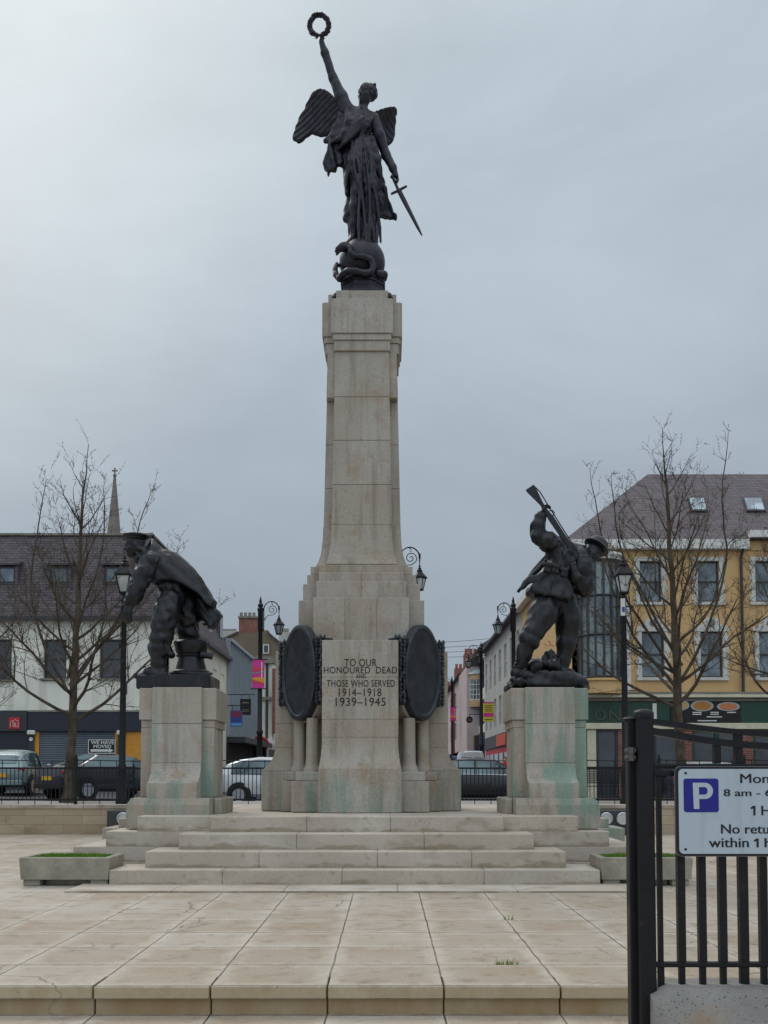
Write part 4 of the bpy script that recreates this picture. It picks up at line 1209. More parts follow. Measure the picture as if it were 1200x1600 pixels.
# ============ soldier
def build_soldier():
    cx, Yf, zt = PED_R
    f = Fig(770, 740, 4.571, Yf+.5, 862, 1074)
    f.o.z = zt; V = f; k = f.k; R = lambda u: u*k
    P = thing('soldier_statue', f.o, 'dark bronze soldier in steel helmet thrusting a rifle downward', 'statue')
    def grid(x0, y0, x1, y1, d0, d1, h=.0115):
        a, b = f(x0, y1), f(x1, y0); return SDF((a[0], d0, a[2]), (b[0], d1, b[2]), h)
    g = grid(90, 180, 840, 1500, -.55, .5)
    # trunk bent to the right
    g.chain([V(430, 860, 0), V(470, 760, -.02), V(520, 650, -.03)], [R(125), R(112), R(118)], .06)
    g.ell(V(520, 610, -.02), (R(118), R(125), R(112)), (unit((.8, 0, -.5)), (0, 1, 0), unit((.5, 0, .8))), k=.06)
    g.ell(V(450, 560, -.02), (R(70), R(110), R(70)), k=.06)
    g.chain([V(590, 560, .0), V(660, 560, .0)], [R(60), R(48)], .05)
    # right arm swung up over the butt
    g.chain([V(455, 520, -.1), V(390, 485, -.18), V(318, 440, -.22)], [R(66), R(62), R(48)], .05)
    g.chain([V(318, 440, -.22), V(322, 370, -.23), V(340, 310, -.23), V(352, 290, -.23)], [R(48), R(44), R(36), R(26)], .04)
    # left arm across the front, hand on the fore-end
    g.chain([V(640, 600, -.12), V(655, 700, -.22), V(648, 800, -.26)], [R(66), R(62), R(56)], .05)
    g.chain([V(648, 805, -.26), V(610, 745, -.32), V(585, 690, -.34)], [R(54), R(44), R(28)], .04)
    # near leg (left in the photograph) with puttee and boot
    g.chain([V(395, 900, -.05), V(360, 1000, -.16), V(290, 1130, -.24)], [R(104), R(98), R(78)], .05)
    g.ell(V(262, 1190, -.24), (R(82), R(80), R(62)), (unit((.8, 0, -.6)), (0, 1, 0), unit((.6, 0, .8))), k=.025)
    g.chain([V(250, 1190, -.24), V(222, 1290, -.22), V(205, 1370, -.2), V(190, 1410, -.2)], [R(54), R(55), R(45), R(42)], .02)
    for i in range(9):
        q = i/8; c = V(246-52*q, 1215+175*q, -.235+.035*q); g.ell(c, (R(62-13*q), R(62-13*q), R(9)), (unit((1, 0, -.25)), (0, 1, 0), unit((.25, 0, 1))), k=.012)
    g.chain([V(172, 1430, -.2), V(230, 1440, -.23), V(296, 1455, -.26)], [R(44), R(38), R(27)], .03)
    g.boxr(V(220, 1472, -.225), (R(92), .065, R(11)), rd=.012, k=.02)
    # far leg
    g.chain([V(505, 930, .05), V(540, 1040, .08), V(528, 1180, .10)], [R(100), R(90), R(74)], .05)
    g.ell(V(520, 1215, .1), (R(72), R(72), R(66)), k=.05)
    g.chain([V(520, 1240, .1), V(500, 1330, .12), V(490, 1410, .12)], [R(62), R(56), R(44)], .03)
    g.chain([V(490, 1425, .12), V(560, 1440, .06), V(610, 1458, .02)], [R(42), R(36), R(26)], .03)
    g.disp(folds(.009, (.3, .1, 1), 28, 15, 2.0)); g.disp(crinkle(.006, 32, 18))
    sculpt_head(g, V(712, 562, -.03), R(178), (.58, -.68, -.45), (.50, .20, .72))
    sculpt_hand(g, V(345, 300, -.23), (.35, .05, 1), (.9, -.3, -.1), R(125), .75, 1, rad=1.25)
    sculpt_hand(g, V(590, 700, -.34), (-.3, -.1, 1), (.2, .9, .2), R(115), .8, -1, rad=1.2)
    g.mesh('body', BRONZE_S, P)
    # tunic: chest, flared skirt, belt line
    g = grid(150, 440, 760, 960, -.55, .5)
    g.chain([V(440, 830, 0), V(480, 740, -.02), V(525, 640, -.03)], [R(122), R(120), R(126)], .05)
    g.ell(V(520, 605, -.02), (R(124), R(131), R(118)), (unit((.8, 0, -.5)), (0, 1, 0), unit((.5, 0, .8))), k=.05)
    skirt = [(400, 720), (330, 745), (285, 790), (255, 822), (244, 850), (262, 872), (330, 892), (400, 902), (455, 920), (512, 938), (530, 910), (548, 850), (545, 800), (520, 765), (470, 735)]
    g.sheet(f.poly(skirt), -.05, lambda x, z, d: .23+.07*np.clip((f(0, 730)[2]-z)/.4, 0, 1), k=.03, rd=.04)
    fl = [(440, 705), (360, 718), (290, 745), (235, 765), (205, 790), (180, 835), (172, 848), (200, 845), (240, 812), (300, 790), (380, 745), (440, 735)]
    g.sheet(f.poly(fl), -.25, .06, k=.03, rd=.02)
    g.chain([V(640, 605, -.12), V(655, 700, -.22), V(648, 790, -.26)], [R(70), R(68), R(62)], .05)
    g.ell(V(655, 820, -.2), (R(62), R(70), R(58)), k=.04)
    g.chain([V(395, 735, -.20), V(470, 765, -.26), V(540, 800, -.20)], [R(16), R(16), R(16)], .01)
    g.chain([V(455, 520, -.1), V(392, 487, -.18), V(322, 444, -.22)], [R(70), R(66), R(54)], .05)
    g.disp(folds(.014, (.4, 0, 1), 34, 25, 1.5)); g.disp(crinkle(.006, 34, 22))
    g.mesh('tunic', BRONZE_S, P)
    # webbing pouches and pack
    for i, (x, y) in enumerate(((395, 672), (450, 682), (512, 708))):
        h = SDF(V(x, y, -.28)-.2, V(x, y, -.28)+.2, .011)
        h.boxr(V(x, y, -.29), (R(28), .045, R(36)), (unit((.95, 0, -.3)), (0, 1, 0), unit((.3, 0, .95))), rd=.02, k=.01)
        h.boxr(V(x-4, y-22, -.305), (R(31), .045, R(14)), (unit((.95, 0, -.3)), (0, 1, 0), unit((.3, 0, .95))), rd=.012, k=.008)
        h.disp(crinkle(.003, 40, i)); h.mesh('ammunition_pouch', BRONZE_S, P)
    h = SDF(V(640, 690, -.3)-.35, V(640, 690, -.3)+.35, .011)
    h.ell(V(655, 680, -.32), (R(62), .09, R(80)), (unit((1, 0, .1)), (0, 1, 0), unit((-.1, 0, 1))), k=.02); h.boxr(V(648, 612, -.32), (R(40), .05, R(30)), rd=.03, k=.03)
    h.disp(crinkle(.005, 30, 3)); h.mesh('respirator_bag', BRONZE_S, P)
    W = lambda x, y, d=0: f.o+Vector(V(x, y, d))
    m = MB(); m.tube([W(430, 540, .22), W(300, 690, .25), W(178, 846, .26)], [R(18), R(22), R(12)], 8); m.tube([W(440, 560, .16), W(320, 690, .2), W(232, 770, .22)], [R(14), R(20), R(16)], 8)
    m.build('scabbard', BRONZE_S, P, smooth=40)
    # helmet: dome over a wide tilted brim
    n = unit((.55, .20, .80)); c = V(740, 526, -.04)
    t1 = unit(np.cross(n, (0, 1, .2))); t2 = np.cross(n, t1)
    m = MB(); rings = []
    for rad, hh in ((R(76), -.02), (R(92), -.010), (R(98), -.004), (R(95), .010), (R(82), .032), (R(78), .07), (R(68), .115), (R(50), .150), (R(26), .172), (R(2), .178)):
        rings.append([f.o+Vector(c+t1*rad*1.0*math.cos(a)+t2*rad*.96*math.sin(a)+n*hh) for a in [2*PI*i/36 for i in range(36)]])
    m.loft(rings); m.build('helmet', BRONZE_S, P, smooth=60)
    # rifle: butt up, muzzle thrust down behind the shoulder
    m = MB(); d0 = -.27
    def seg(pts, w):
        for i in range(len(pts)-1):
            m.loft([[p+Vector((0, -w, 0))+sg*r_ for p, sg in ((pts[i][0], 1),) for sg in ()] for r_ in ()]) if False else None
    a0, a1 = W(262, 100, d0), W(640, 650, d0-.02); t = (a1-a0).normalized(); s_ = Vector((-t.z, 0, t.x))
    def sec(p, up, dn, w): return [p+s_*up+Vector((0, -w, 0)), p+s_*up+Vector((0, w, 0)), p-s_*dn+Vector((0, w, 0)), p-s_*dn+Vector((0, -w, 0))]
    L = (a1-a0).length
    rings = [sec(a0+t*(L*q), u*k, dn*k, w) for q, u, dn, w in ((0, 34, 30, .024), (.03, 34, 30, .026), (.12, 26, 18, .026), (.22, 16, 6, .022), (.30, 14, 10, .021), (.40, 22, 16, .026), (.60, 18, 16, .024), (.85, 15, 14, .022), (1.0, 12, 12, .02))]
    m.loft(rings)
    rf = m.build('rifle', BRONZE_S, P, smooth=35)
    m = MB(); m.tube([a0+t*(L*q)+s_*(hh*k) for q, hh in ((.02, 34), (.10, 44), (.2, 40), (.4, 34), (.7, 26), (1.0, 18))], .010, 5); m.build('sling', BRONZE_S, rf)
    m = MB(); pc = a0+t*(L*.36)+s_*(22*k); m.tube([pc+t*(-.05)+s_*.0, pc+t*(-.03)+s_*.045, pc+t*.02+s_*.05, pc+t*.05], .009, 5); m.build('trigger_guard', BRONZE_S, rf)
    # broken ground under the feet
    g = grid(80, 1220, 720, 1560, -.55, .55)
    rock = [(110, 1538), (108, 1500), (125, 1478), (200, 1480), (280, 1455), (330, 1420), (400, 1430), (460, 1420), (520, 1430), (600, 1455), (630, 1470), (655, 1500), (668, 1538)]
    g.sheet(f.poly(rock), 0, .44, k=.03, rd=.05)
    g.ell(V(300, 1400, .0), (R(75), .2, R(80)), k=.04); g.ell(V(360, 1370, .05), (R(55), .16, R(90)), k=.03); g.boxr(V(400, 1300, .05), (R(36), .1, R(36)), (unit((1, .2, .1)), unit((-.2, 1, 0)), unit((-.1, 0, 1))), rd=.03, k=.03)
    g.ell(V(430, 1380, -.1), (R(45), .12, R(55)), k=.03); g.ell(V(560, 1460, -.1), (R(80), .2, R(30)), k=.04)
    g.disp(crinkle(.022, 19, 5)); g.disp(crinkle(.009, 48, 7))
    g.mesh('base', BRONZE_S, P)
build_soldier()
# ------------------------------------------------------------------ buildings
UP = Vector((0, 0, 1))
def facade(m, O, ux, n, W, H, holes, dep=.16):
    """wall sheet with window openings and their reveals; holes: (a0,a1,z0,z1) along ux and up from O"""
    O, ux, n = Vector(O), Vector(ux).normalized(), Vector(n).normalized()
    xs = sorted({0, W, *[h[0] for h in holes], *[h[1] for h in holes]}); zs = sorted({0, H, *[h[2] for h in holes], *[h[3] for h in holes]})
    xs = [x for x in xs if 0 <= x <= W]; zs = [z for z in zs if 0 <= z <= H]
    P = lambda a, z, d=0: O+ux*a+UP*z-n*d
    for i in range(len(xs)-1):
        for j in range(len(zs)-1):
            cx, cz = (xs[i]+xs[i+1])/2, (zs[j]+zs[j+1])/2
            if any(h[0] < cx < h[1] and h[2] < cz < h[3] for h in holes): continue
            m.quad(P(xs[i], zs[j]), P(xs[i+1], zs[j]), P(xs[i+1], zs[j+1]), P(xs[i], zs[j+1]))
    for a0, a1, z0, z1 in holes:
        m.quad(P(a0, z0), P(a1, z0), P(a1, z0, dep), P(a0, z0, dep)); m.quad(P(a0, z1), P(a1, z1), P(a1, z1, dep), P(a0, z1, dep))
        m.quad(P(a0, z0), P(a0, z1), P(a0, z1, dep), P(a0, z0, dep)); m.quad(P(a1, z0), P(a1, z1), P(a1, z1, dep), P(a1, z0, dep))
    for a, b in (((0, 0), (W, 0)), ((W, 0), (W, H)), ((W, H), (0, H)), ((0, H), (0, 0))):
        m.quad(P(*a), P(*b), P(*b, dep+.02), P(*a, dep+.02))
def mass(m, O, ux, n, W, H, D, dep=.17):
    """solid body behind a facade sheet"""
    O, ux, n = Vector(O), Vector(ux).normalized(), Vector(n).normalized()
    r = lambda z: [O-n*dep+ux*.06+UP*z, O-n*dep+ux*(W-.06)+UP*z, O-n*D+ux*(W-.06)+UP*z, O-n*D+ux*.06+UP*z]
    m.loft([r(0.003), r(H-.003)])
def window(parent, O, ux, n, h, frame, glass, style='sash', fw=.07, dep=.10, name='window', label=None):
    O, ux, n = Vector(O), Vector(ux).normalized(), Vector(n).normalized(); a0, a1, z0, z1 = h
    P = lambda a, z, d: O+ux*a+UP*z-n*d
    m = MB()
    def strip(b0, b1, y0, y1, d0, d1): m.loft([[P(b0, y0, d0), P(b1, y0, d0), P(b1, y1, d0), P(b0, y1, d0)], [P(b0, y0, d1), P(b1, y0, d1), P(b1, y1, d1), P(b0, y1, d1)]])
    g = .003; d0, d1 = dep-.05, dep+.03
    strip(a0+g, a0+fw, z0+g, z1-g, d0, d1); strip(a1-fw, a1-g, z0+g, z1-g, d0, d1)
    strip(a0+fw, a1-fw, z0+g, z0+fw, d0, d1); strip(a0+fw, a1-fw, z1-fw, z1-g, d0, d1)
    if style in ('sash', 'bars'):
        zm = z0+(z1-z0)*.5; strip(a0+fw, a1-fw, zm-.03, zm+.03, d0-.01, d1)
    if style == 'bars':
        for k in (1, 2): q = a0+(a1-a0)*k/3; strip(q-.015, q+.015, z0+fw, z1-fw, d0+.02, d1-.01)
    if style == 'grid':
        nx = max(2, round((a1-a0)/.55)); nz = max(2, round((z1-z0)/.6))
        for k in range(1, nx): q = a0+(a1-a0)*k/nx; strip(q-.02, q+.02, z0+fw, z1-fw, d0, d1-.01)
        for k in range(1, nz): q = z0+(z1-z0)*k/nz; strip(a0+fw, a1-fw, q-.02, q+.02, d0+.004, d1-.012)
    w = m.build(name, frame, parent)
    m = MB(); e = dep+.012
    m.loft([[P(a0+g, z0+g, e), P(a1-g, z0+g, e), P(a1-g, z1-g, e), P(a0+g, z1-g, e)], [P(a0+g, z0+g, e+.03), P(a1-g, z0+g, e+.03), P(a1-g, z1-g, e+.03), P(a0+g, z1-g, e+.03)]])
    m.build('pane', glass, w)
    return w
def sill(m, O, ux, n, a0, a1, z, t=.09, out=.09):
    O, ux, n = Vector(O), Vector(ux).normalized(), Vector(n).normalized(); P = lambda a, zz, d: O+ux*a+UP*zz-n*d
    m.loft([[P(a0, z-t, -out), P(a1, z-t, -out), P(a1, z-.002, -out), P(a0, z-.002, -out)], [P(a0, z-t, .02), P(a1, z-t, .02), P(a1, z-.002, .02), P(a0, z-.002, .02)]])
def bx(name, mat, parent, x0, x1, y0, y1, z0, z1, b=.01):
    return MB().box(x0, x1, y0, y1, z0, z1, b).build(name, mat, parent)
def pbx(name, mat, parent, u0, u1, v0, v1, Y, d=.12, b=.01):
    """upright box whose front face fills photo pixels u0..u1, v0..v1 at depth Y"""
    p, q = at(u0, v1, Y), at(u1, v0, Y); return bx(name, mat, parent, p.x, q.x, Y, Y+d, p.z, q.z, b)

FX, BK = Vector((1, 0, 0)), Vector((0, -1, 0))
ORANGE = paint('orange_paint', srgb(206, 142, 44), .5); RED = paint('red_paint', srgb(186, 34, 44), .5)
GREEN = paint('green_fascia', srgb(22, 62, 46), .45); BEAM = paint('cream_beam', srgb(206, 198, 172), .6)
CORN = mat_render_wall('weathered_cornice', srgb(136, 132, 120), srgb(78, 72, 62), .6)
BRICK = mat_brick('red_brick', srgb(142, 72, 56), srgb(120, 58, 46), srgb(150, 140, 128))
BROWN_W = mat_render_wall('brown_roughcast', srgb(122, 110, 92), srgb(84, 74, 64), .5)
TRIM = mat_render_wall('weathered_trim', srgb(206, 204, 196), srgb(150, 145, 134), .5)
PINKW = mat_render_wall('pink_render', srgb(204, 186, 184), srgb(168, 150, 146), .3)
WHITE_W = mat_render_wall('white_render', srgb(186, 184, 178), srgb(146, 142, 134), .3)
PEACH = mat_render_wall('peach_render', srgb(206, 172, 136), srgb(170, 138, 106), .3)
BLUEGREY = paint('blue_grey_cladding', srgb(160, 169, 175), .5, .1); NAVYB = paint('navy_paint', srgb(34, 44, 92), .45)
SKYLIGHT = mat_glass('skylight_glass', srgb(170, 188, 196), .05)
STONE_SP = paint('spire_stone', srgb(130, 120, 112), .85, .2, 1, .2); TERRA = paint('terracotta', srgb(156, 84, 62), .8, .2)
BLUE = paint('blue_board', srgb(40, 66, 140), .4); YELLOWP = paint('yellow_board', srgb(206, 190, 54), .45); PINK = paint('pink_board', srgb(206, 52, 142), .45)

# ============ left: cream corner building with slate mansard
def left_building():
    Y = 43.0; xr = ax(262, Y); xl = -34.0; zb = .55; ze = az(965, Y); ztop = az(827, Y)
    t = thing('corner_building', ((xl+xr)/2, Y+7, zb), 'long cream building with slate mansard roof above dark shuttered shops', 'building')
    O = Vector((xl, Y, zb)); W = xr-xl
    P = lambda u0, u1, v0, v1: (ax(u0, Y)-xl, ax(u1, Y)-xl, az(v1, Y)-zb, az(v0, Y)-zb)
    hs = [P(65, 101, 999, 1060), P(153, 191, 999, 1060), P(-23, 15, 999, 1062), P(-111, -74, 999, 1060), P(-199, -162, 999, 1060)]
    m = MB(); facade(m, O, FX, BK, W, ze-zb, hs, .22); mass(m, O, FX, BK, W, ze-zb, 16, .24)
    Os = Vector((xr, Y, zb)); side = Vector((0, 1, 0)); no = Vector((1, 0, 0)); D = 15.5
    def sidea(u): return (xr*F/(u-CX))-Y       # distance along the street side of a photo column
    hs2 = []
    for u0, u1, v0, v1 in ((332, 338, 1044, 1058), (344.5, 349.5, 1052, 1066)):
        a0, a1 = sidea(u0), sidea(u1); hs2.append((a0, a1, az(v1, Y+a0)-zb, az(v0, Y+a0)-zb))
    for a in (2.0, 5.0): hs2.append((a, a+.9, hs2[0][2], hs2[0][3]))
    facade(m, Os, side, no, D, ze-zb, hs2, .22)
    m.build('wall', CREAM, t)
    for h in hs: window(t, O, FX, BK, h, GREY_D, GLASS_D, 'sash', .08, .17)
    for h in hs2: window(t, Os, side, no, h, GREY_D, GLASS_D, 'plain', .08, .17)
    for h in hs: m = MB(); sill(m, O, FX, BK, h[0]-.1, h[1]+.1, h[2]); m.build('sill', CORN, t)
    # mansard with a hipped corner
    dx = ax(262, Y)-ax(222, Y); dy = dx; y1 = Y+D
    m = MB(); e = .25
    m.loft([[(xl, Y-e, ze), (xr+e, Y-e, ze), (xr+e, y1, ze), (xl, y1, ze)], [(xl, Y+dy*.35, az(890, Y)), (xr-dx*.45, Y+dy*.35, az(890, Y)), (xr-dx*.45, y1, az(890, Y)), (xl, y1, az(890, Y))],
            [(xl, Y+dy, ztop), (xr-dx, Y+dy, ztop), (xr-dx, y1, ztop), (xl, y1, ztop)]])
    rf = m.build('roof', SLATE_L, t)
    m = MB(); m.box(xl, xr+e+.05, Y-e-.12, Y-e+.02, ze-.16, ze+.03); m.box(xr+e-.02, xr+e+.12, Y-e, y1, ze-.16, ze+.03); m.build('gutter', GREY_D, t)
    m = MB(); m.box(xl, xr-dx+.1, Y+dy-.1, Y+dy+.15, ztop-.02, ztop+.08); m.box(xr-dx-.15, xr-dx+.1, Y+dy, y1, ztop-.02, ztop+.08); m.build('ridge_capping', CORN, rf)
    # dormers with sloping heads
    for u0, u1 in ((-12, 16), (70, 100), (157, 183), (-100, -72), (-188, -160)):
        x0, x1 = ax(u0, Y), ax(u1, Y); zb_, zt_ = az(936, Y), az(886, Y); zr = az(868, Y)
        m = MB(); yb = Y+1.6; yf = Y+.12
        m.loft([[(x0-.12, yf, zb_), (x0-.12, yf, zt_+.1), (x0-.12, yb, zr), (x0-.12, yb, zb_)], [(x0, yf, zb_), (x0, yf, zt_+.1), (x0, yb, zr), (x0, yb, zb_)]])
        m.loft([[(x1, yf, zb_), (x1, yf, zt_+.1), (x1, yb, zr), (x1, yb, zb_)], [(x1+.12, yf, zb_), (x1+.12, yf, zt_+.1), (x1+.12, yb, zr), (x1+.12, yb, zb_)]])
        m.loft([[(x0-.2, yf-.12, zt_+.1), (x1+.2, yf-.12, zt_+.1), (x1+.2, yb, zr+.06), (x0-.2, yb, zr+.06)], [(x0-.2, yf-.12, zt_+.2), (x1+.2, yf-.12, zt_+.2), (x1+.2, yb, zr+.16), (x0-.2, yb, zr+.16)]])
        m.box(x0+.002, x1-.002, yf+.01, yb, zb_, zb_+.14)
        d = m.build('dormer', SLATE_L, rf)
    for u0, u1 in ((-12, 16), (70, 100), (157, 183), (-100, -72), (-188, -160)):
        x0, x1 = ax(u0, Y), ax(u1, Y); window(t, (x0, Y+.12, 0), FX, BK, (0.004, x1-x0-.004, az(933, Y), az(886, Y)+.06), GREY_D, GLASS, 'sash', .07, .08, 'dormer_window')
    for uu, YY in ((341, 53.5), (349.5, 57)):       # dormers on the street side
        zz0, zz1 = az(1003, YY), az(958, YY); m = MB(); m.box(xr-1.2, xr-.1, YY-.7, YY+.7, zz0, zz1, .03); d = m.build('side_dormer', SLATE_L, rf)
        m = MB(); m.box(xr-.11, xr-.07, YY-.5, YY+.5, zz0+.25, zz1-.25); m.build('pane', GLASS_D, d)
    # shop fronts
    zf0, zf1 = 1142.5, 1113
    g = .0
    pbx('fascia', NAVY, t, 42.5, 263, zf1, zf0, Y-.22, .2); pbx('fascia', GREY_D, t, -130, 42, zf1-3, zf0, Y-.26, .24)
    pbx('fascia_trim', CORN, t, 43, 263, zf1-3.5, zf1-.3, Y-.25, .23)
    sg = pbx('shop_sign', RED, t, 13.5, 31.5, 1121, 1139, Y-.30, .035)
    m = MB(); q = lambda u, v: at(u, v, Y-.305)
    for pts in (((16, 1136), (16, 1128), (18, 1126), (20.5, 1128), (20.5, 1135.5), (22.5, 1135.5)), ((22.5, 1136), (22.5, 1129), (24.5, 1129), (24.5, 1136)), ((20, 1127), (24, 1124.5), (28.5, 1127), (28.5, 1136), (25, 1136))):
        m.tube([q(*p) for p in pts], .012, 4)
    m.build('emblem', WHITE, sg)
    def door_z(u0, u1, mat, name, yy=Y-.06, b=.0): return bx(name, mat, t, ax(u0, yy), ax(u1, yy), yy, yy+.05, zb, az(1143, yy), b)
    door_z(-130, 43, NAVY, 'shop_shutter'); door_z(60.5, 101, SHUTTER, 'shop_shutter'); door_z(115, 178.5, SHUTTER, 'shop_shutter'); door_z(101, 115, SHUTTER, 'shop_shutter', Y-.055)
    for u0, u1, mat in ((43.5, 52.5, GREY_D), (52.8, 60, ORANGE), (179, 183, ORANGE), (183.3, 193.5, GREY_D), (194, 262, ORANGE)):
        door_z(u0, u1, mat, 'pilaster' if mat is GREY_D else 'shopfront_panel', Y-.16 if mat is GREY_D else Y-.10)
    for u0, u1 in ((41.5, 54), (182, 195)): pbx('pilaster_cap', WHITE, t, u0, u1, 1141, 1148, Y-.30, .2, .03)
    m = MB(); c = at(48.5, 1155, Y-.18); m.lathe([(.001, -.02), (.085, -.02), (.085, .0), (.001, .0)], (c.x, c.y, c.z), 16, 'y'); m.build('lamp_disc', WHITE, t)
    bd = pbx('notice_board', LETTER, t, 137.5, 180.5, 1155.5, 1177.5, Y-.20, .05); m = MB()
    a, b = at(137.5, 1177.5, Y-.205), at(180.5, 1155.5, Y-.205)
    for x0, x1, z0, z1 in ((a.x, b.x, b.z-.03, b.z), (a.x, b.x, a.z, a.z+.03), (a.x, a.x+.03, a.z+.03, b.z-.03), (b.x-.03, b.x, a.z+.03, b.z-.03)): m.box(x0, x1, Y-.208, Y-.199, z0, z1)
    m.build('board_rim', WHITE, bd)
    yy = Y-.202
    for s_, u0, u1, v0, v1 in (('WE HAVE', 142, 178, 1157.2, 1163), ('MOVED', 146, 174, 1163.8, 1169)):
        p, r = at(u0, v1, yy), at(u1, v0, yy); text_obj('lettering', s_, WHITE, bd, p.x, r.x, p.z, r.z, yy, .02)
    m = MB(); m.prism([(at(u, v, yy).x, at(u, v, yy).z) for u, v in ((141.5, 1170.7), (171, 1170.7), (171, 1169.4), (177.5, 1172.6), (171, 1175.8), (171, 1174.5), (141.5, 1174.5))], yy-.006, yy); m.build('arrow', WHITE, bd)
    return xr, Y, D, zb
XL, YL, DL, ZB = left_building()

def church():
    Y = 150.0; c = at(178.5, 800, Y); t = thing('church_spire', (c.x, Y, 0), 'slender stone church spire topped by a cross behind the slate roof', 'church')
    m = MB(); k = Y/F; zt = az(743, Y)
    m.lathe([(9.4*k*1.8, az(900, Y)), (.16, zt)], (c.x, Y, 0), 8, ph=PI/8); m.build('spire', STONE_SP, t)
    w = 9.4*k*1.7; bx('tower', STONE_SP, t, c.x-w, c.x+w, Y-w, Y+w, 0, az(900, Y))
    m = MB(); m.tube([(c.x, Y, zt-.2), (c.x, Y, az(731, Y))], .12, 6); m.bar((c.x-.42, Y, az(735.5, Y)), (c.x+.42, Y, az(735.5, Y)), .2, .2); m.ball((c.x, Y, zt), .28); m.build('cross', STONE_SP, t)
church()

# ============ left side of the street
def street_left():
    y0 = YL+DL+.02; y1 = y0+14.0; zt = az(986.7, 54.5); n = Vector((1, 0, 0)); ux = Vector((0, 1, 0))
    t = thing('office_building', (XL-4, (y0+y1)/2, ZB), 'blue grey office block with upright fins facing the street', 'building')
    O = Vector((XL, y0, ZB)); W = y1-y0; H = zt-ZB; hs = []
    nb = 14
    for i in range(nb):
        a0 = W*(i+.14)/nb; a1 = W*(i+.86)/nb
        for z0, z1 in ((3.35, 5.25), (6.0, H-.75)): hs.append((a0, a1, z0, z1))
    m = MB(); facade(m, O, ux, n, W, H, hs, .25); mass(m, O, ux, n, W, H, 9, .27); m.build('wall', BLUEGREY, t)
    m = MB()
    for a0, a1, z0, z1 in hs: m.box(XL-.26, XL-.22, y0+a0+.004, y0+a1-.004, ZB+z0+.004, ZB+z1-.004)
    m.build('glazing', GLASS, t)['kind'] = 'stuff'
    m = MB()
    for i in range(nb+1): m.box(XL+.001, XL+.22, y0+W*i/nb-.05+(.06 if i == 0 else 0)-(.06 if i == nb else 0), y0+W*i/nb+.05, ZB+3.2, zt)
    m.box(XL-.1, XL+.3, y0, y1, zt+.002, zt+.18); m.build('fins', BLUEGREY, t)['kind'] = 'stuff'
    bx('canopy', GREY_D, t, XL+.01, XL+1.1, y0+.2, y1-.1, ZB+2.75, ZB+3.1); bx('shopfront', LETTER, t, XL+.005, XL+.12, y0+.1, y1-.1, ZB, ZB+2.74)
    # hanging boards over the pavement
    for nm, mt, u0, u1, v0, v1, Y, lab in (('hanging_sign', LETTER, 375, 392, 1092, 1117, 57.0, 'black hanging sign on a bracket above the shop canopy'), ('hanging_sign', BLUE, 360, 378.5, 1110, 1135, 50.0, 'blue and red projecting shop sign beside the cream building')):
        p, q = at(u0, v1, Y), at(u1, v0, Y); s = thing('hanging_sign', (p.x, Y, p.z), lab, 'sign')
        bx('board', mt, s, p.x, q.x, Y, Y+.08, p.z, q.z); m = MB(); m.tube([(XL-.1, Y+.04, q.z+.25), (q.x+.2, Y+.04, q.z+.25)], .025, 6)
        for x in (p.x+.1, q.x-.1): m.tube([(x, Y+.04, q.z-.02), (x, Y+.04, q.z+.25)], .015, 5)
        m.build('bracket', BLACK, s)
        m = MB(); w = q.x-p.x; h = q.z-p.z
        if mt is BLUE:
            m.box(p.x+.03, q.x-.03, Y-.012, Y-.001, q.z-h*.42, q.z-.05*h); m.build('red_band', paint('dull_red', srgb(122, 44, 76)), s)
            m = MB(); m.box(p.x+.03, q.x-.03, Y-.012, Y-.001, p.z+.04*h, p.z+h*.22); m.build('light_band', paint('pale_blue', srgb(92, 150, 206)), s)
        else:
            for a, b in ((.72, .80), (.30, .34), (.20, .24)): m.box(p.x+w*.2, q.x-w*.2, Y-.010, Y-.001, p.z+h*a, p.z+h*b)
            m.build('pale_band', CORN, s)
    # cream house, then the brown roughcast gable at the bend
    Y = 76.0; p, q = at(400, 1175, Y), at(426, 1037, Y); t = thing('cream_house', (p.x+1, Y+3, ZB), 'narrow cream house with a drainpipe beyond the pink banner', 'building')
    m = MB(); m.box(p.x, q.x, Y, Y+4, ZB, q.z); m.build('wall', CREAM, t); m = MB(); c = ax(416.5, Y); m.tube([(c, Y-.08, ZB), (c, Y-.08, q.z)], .10, 6); m.build('drainpipe', GREY_D, t)
    bx('string_course', CORN, t, p.x, q.x+.1, Y-.2, Y-.002, az(1094, Y), az(1089, Y)); bx('eaves', CORN, t, p.x-.1, q.x+.2, Y-.35, Y+.3, q.z+.002, q.z+.5)
    bx('brick_pier', BRICK, t, q.x+.003, q.x+.4, Y-.3, Y+1, az(1145, Y), az(1045, Y))
    Y = 88.0; t = thing('gable_house', (ax(405, Y), Y+5, ZB), 'brown roughcast gable house with brick chimney at the street bend', 'building')
    pg = lambda pts: [(at(u, v, Y).x, at(u, v, Y).z) for u, v in pts]
    m = MB(); m.prism(pg([(340, 1245), (340, 1003), (372, 989), (419, 989), (437, 1006), (520, 1040), (520, 1245)]), Y, Y+9); m.build('gable_wall', BROWN_W, t)
    m = MB(); m.prism(pg([(338, 1002), (372, 986.5), (372, 989), (338, 1005)]), Y-.2, Y+9); m.prism(pg([(419, 987), (438, 1003), (522, 1038), (522, 1041), (437, 1006), (419, 989.5)]), Y-.2, Y+9); m.build('roof', SLATE_L, t)
    ch = pbx('chimney', BRICK, t, 373, 400.5, 963.5, 990, Y+.3, 1.5, .05)
    m = MB(); p, q = at(372, 965.5, Y+.2), at(401.5, 962.5, Y+.2); m.box(p.x, q.x, Y+.2, Y+1.9, p.z, q.z); m.build('chimney_cap', CORN, ch)
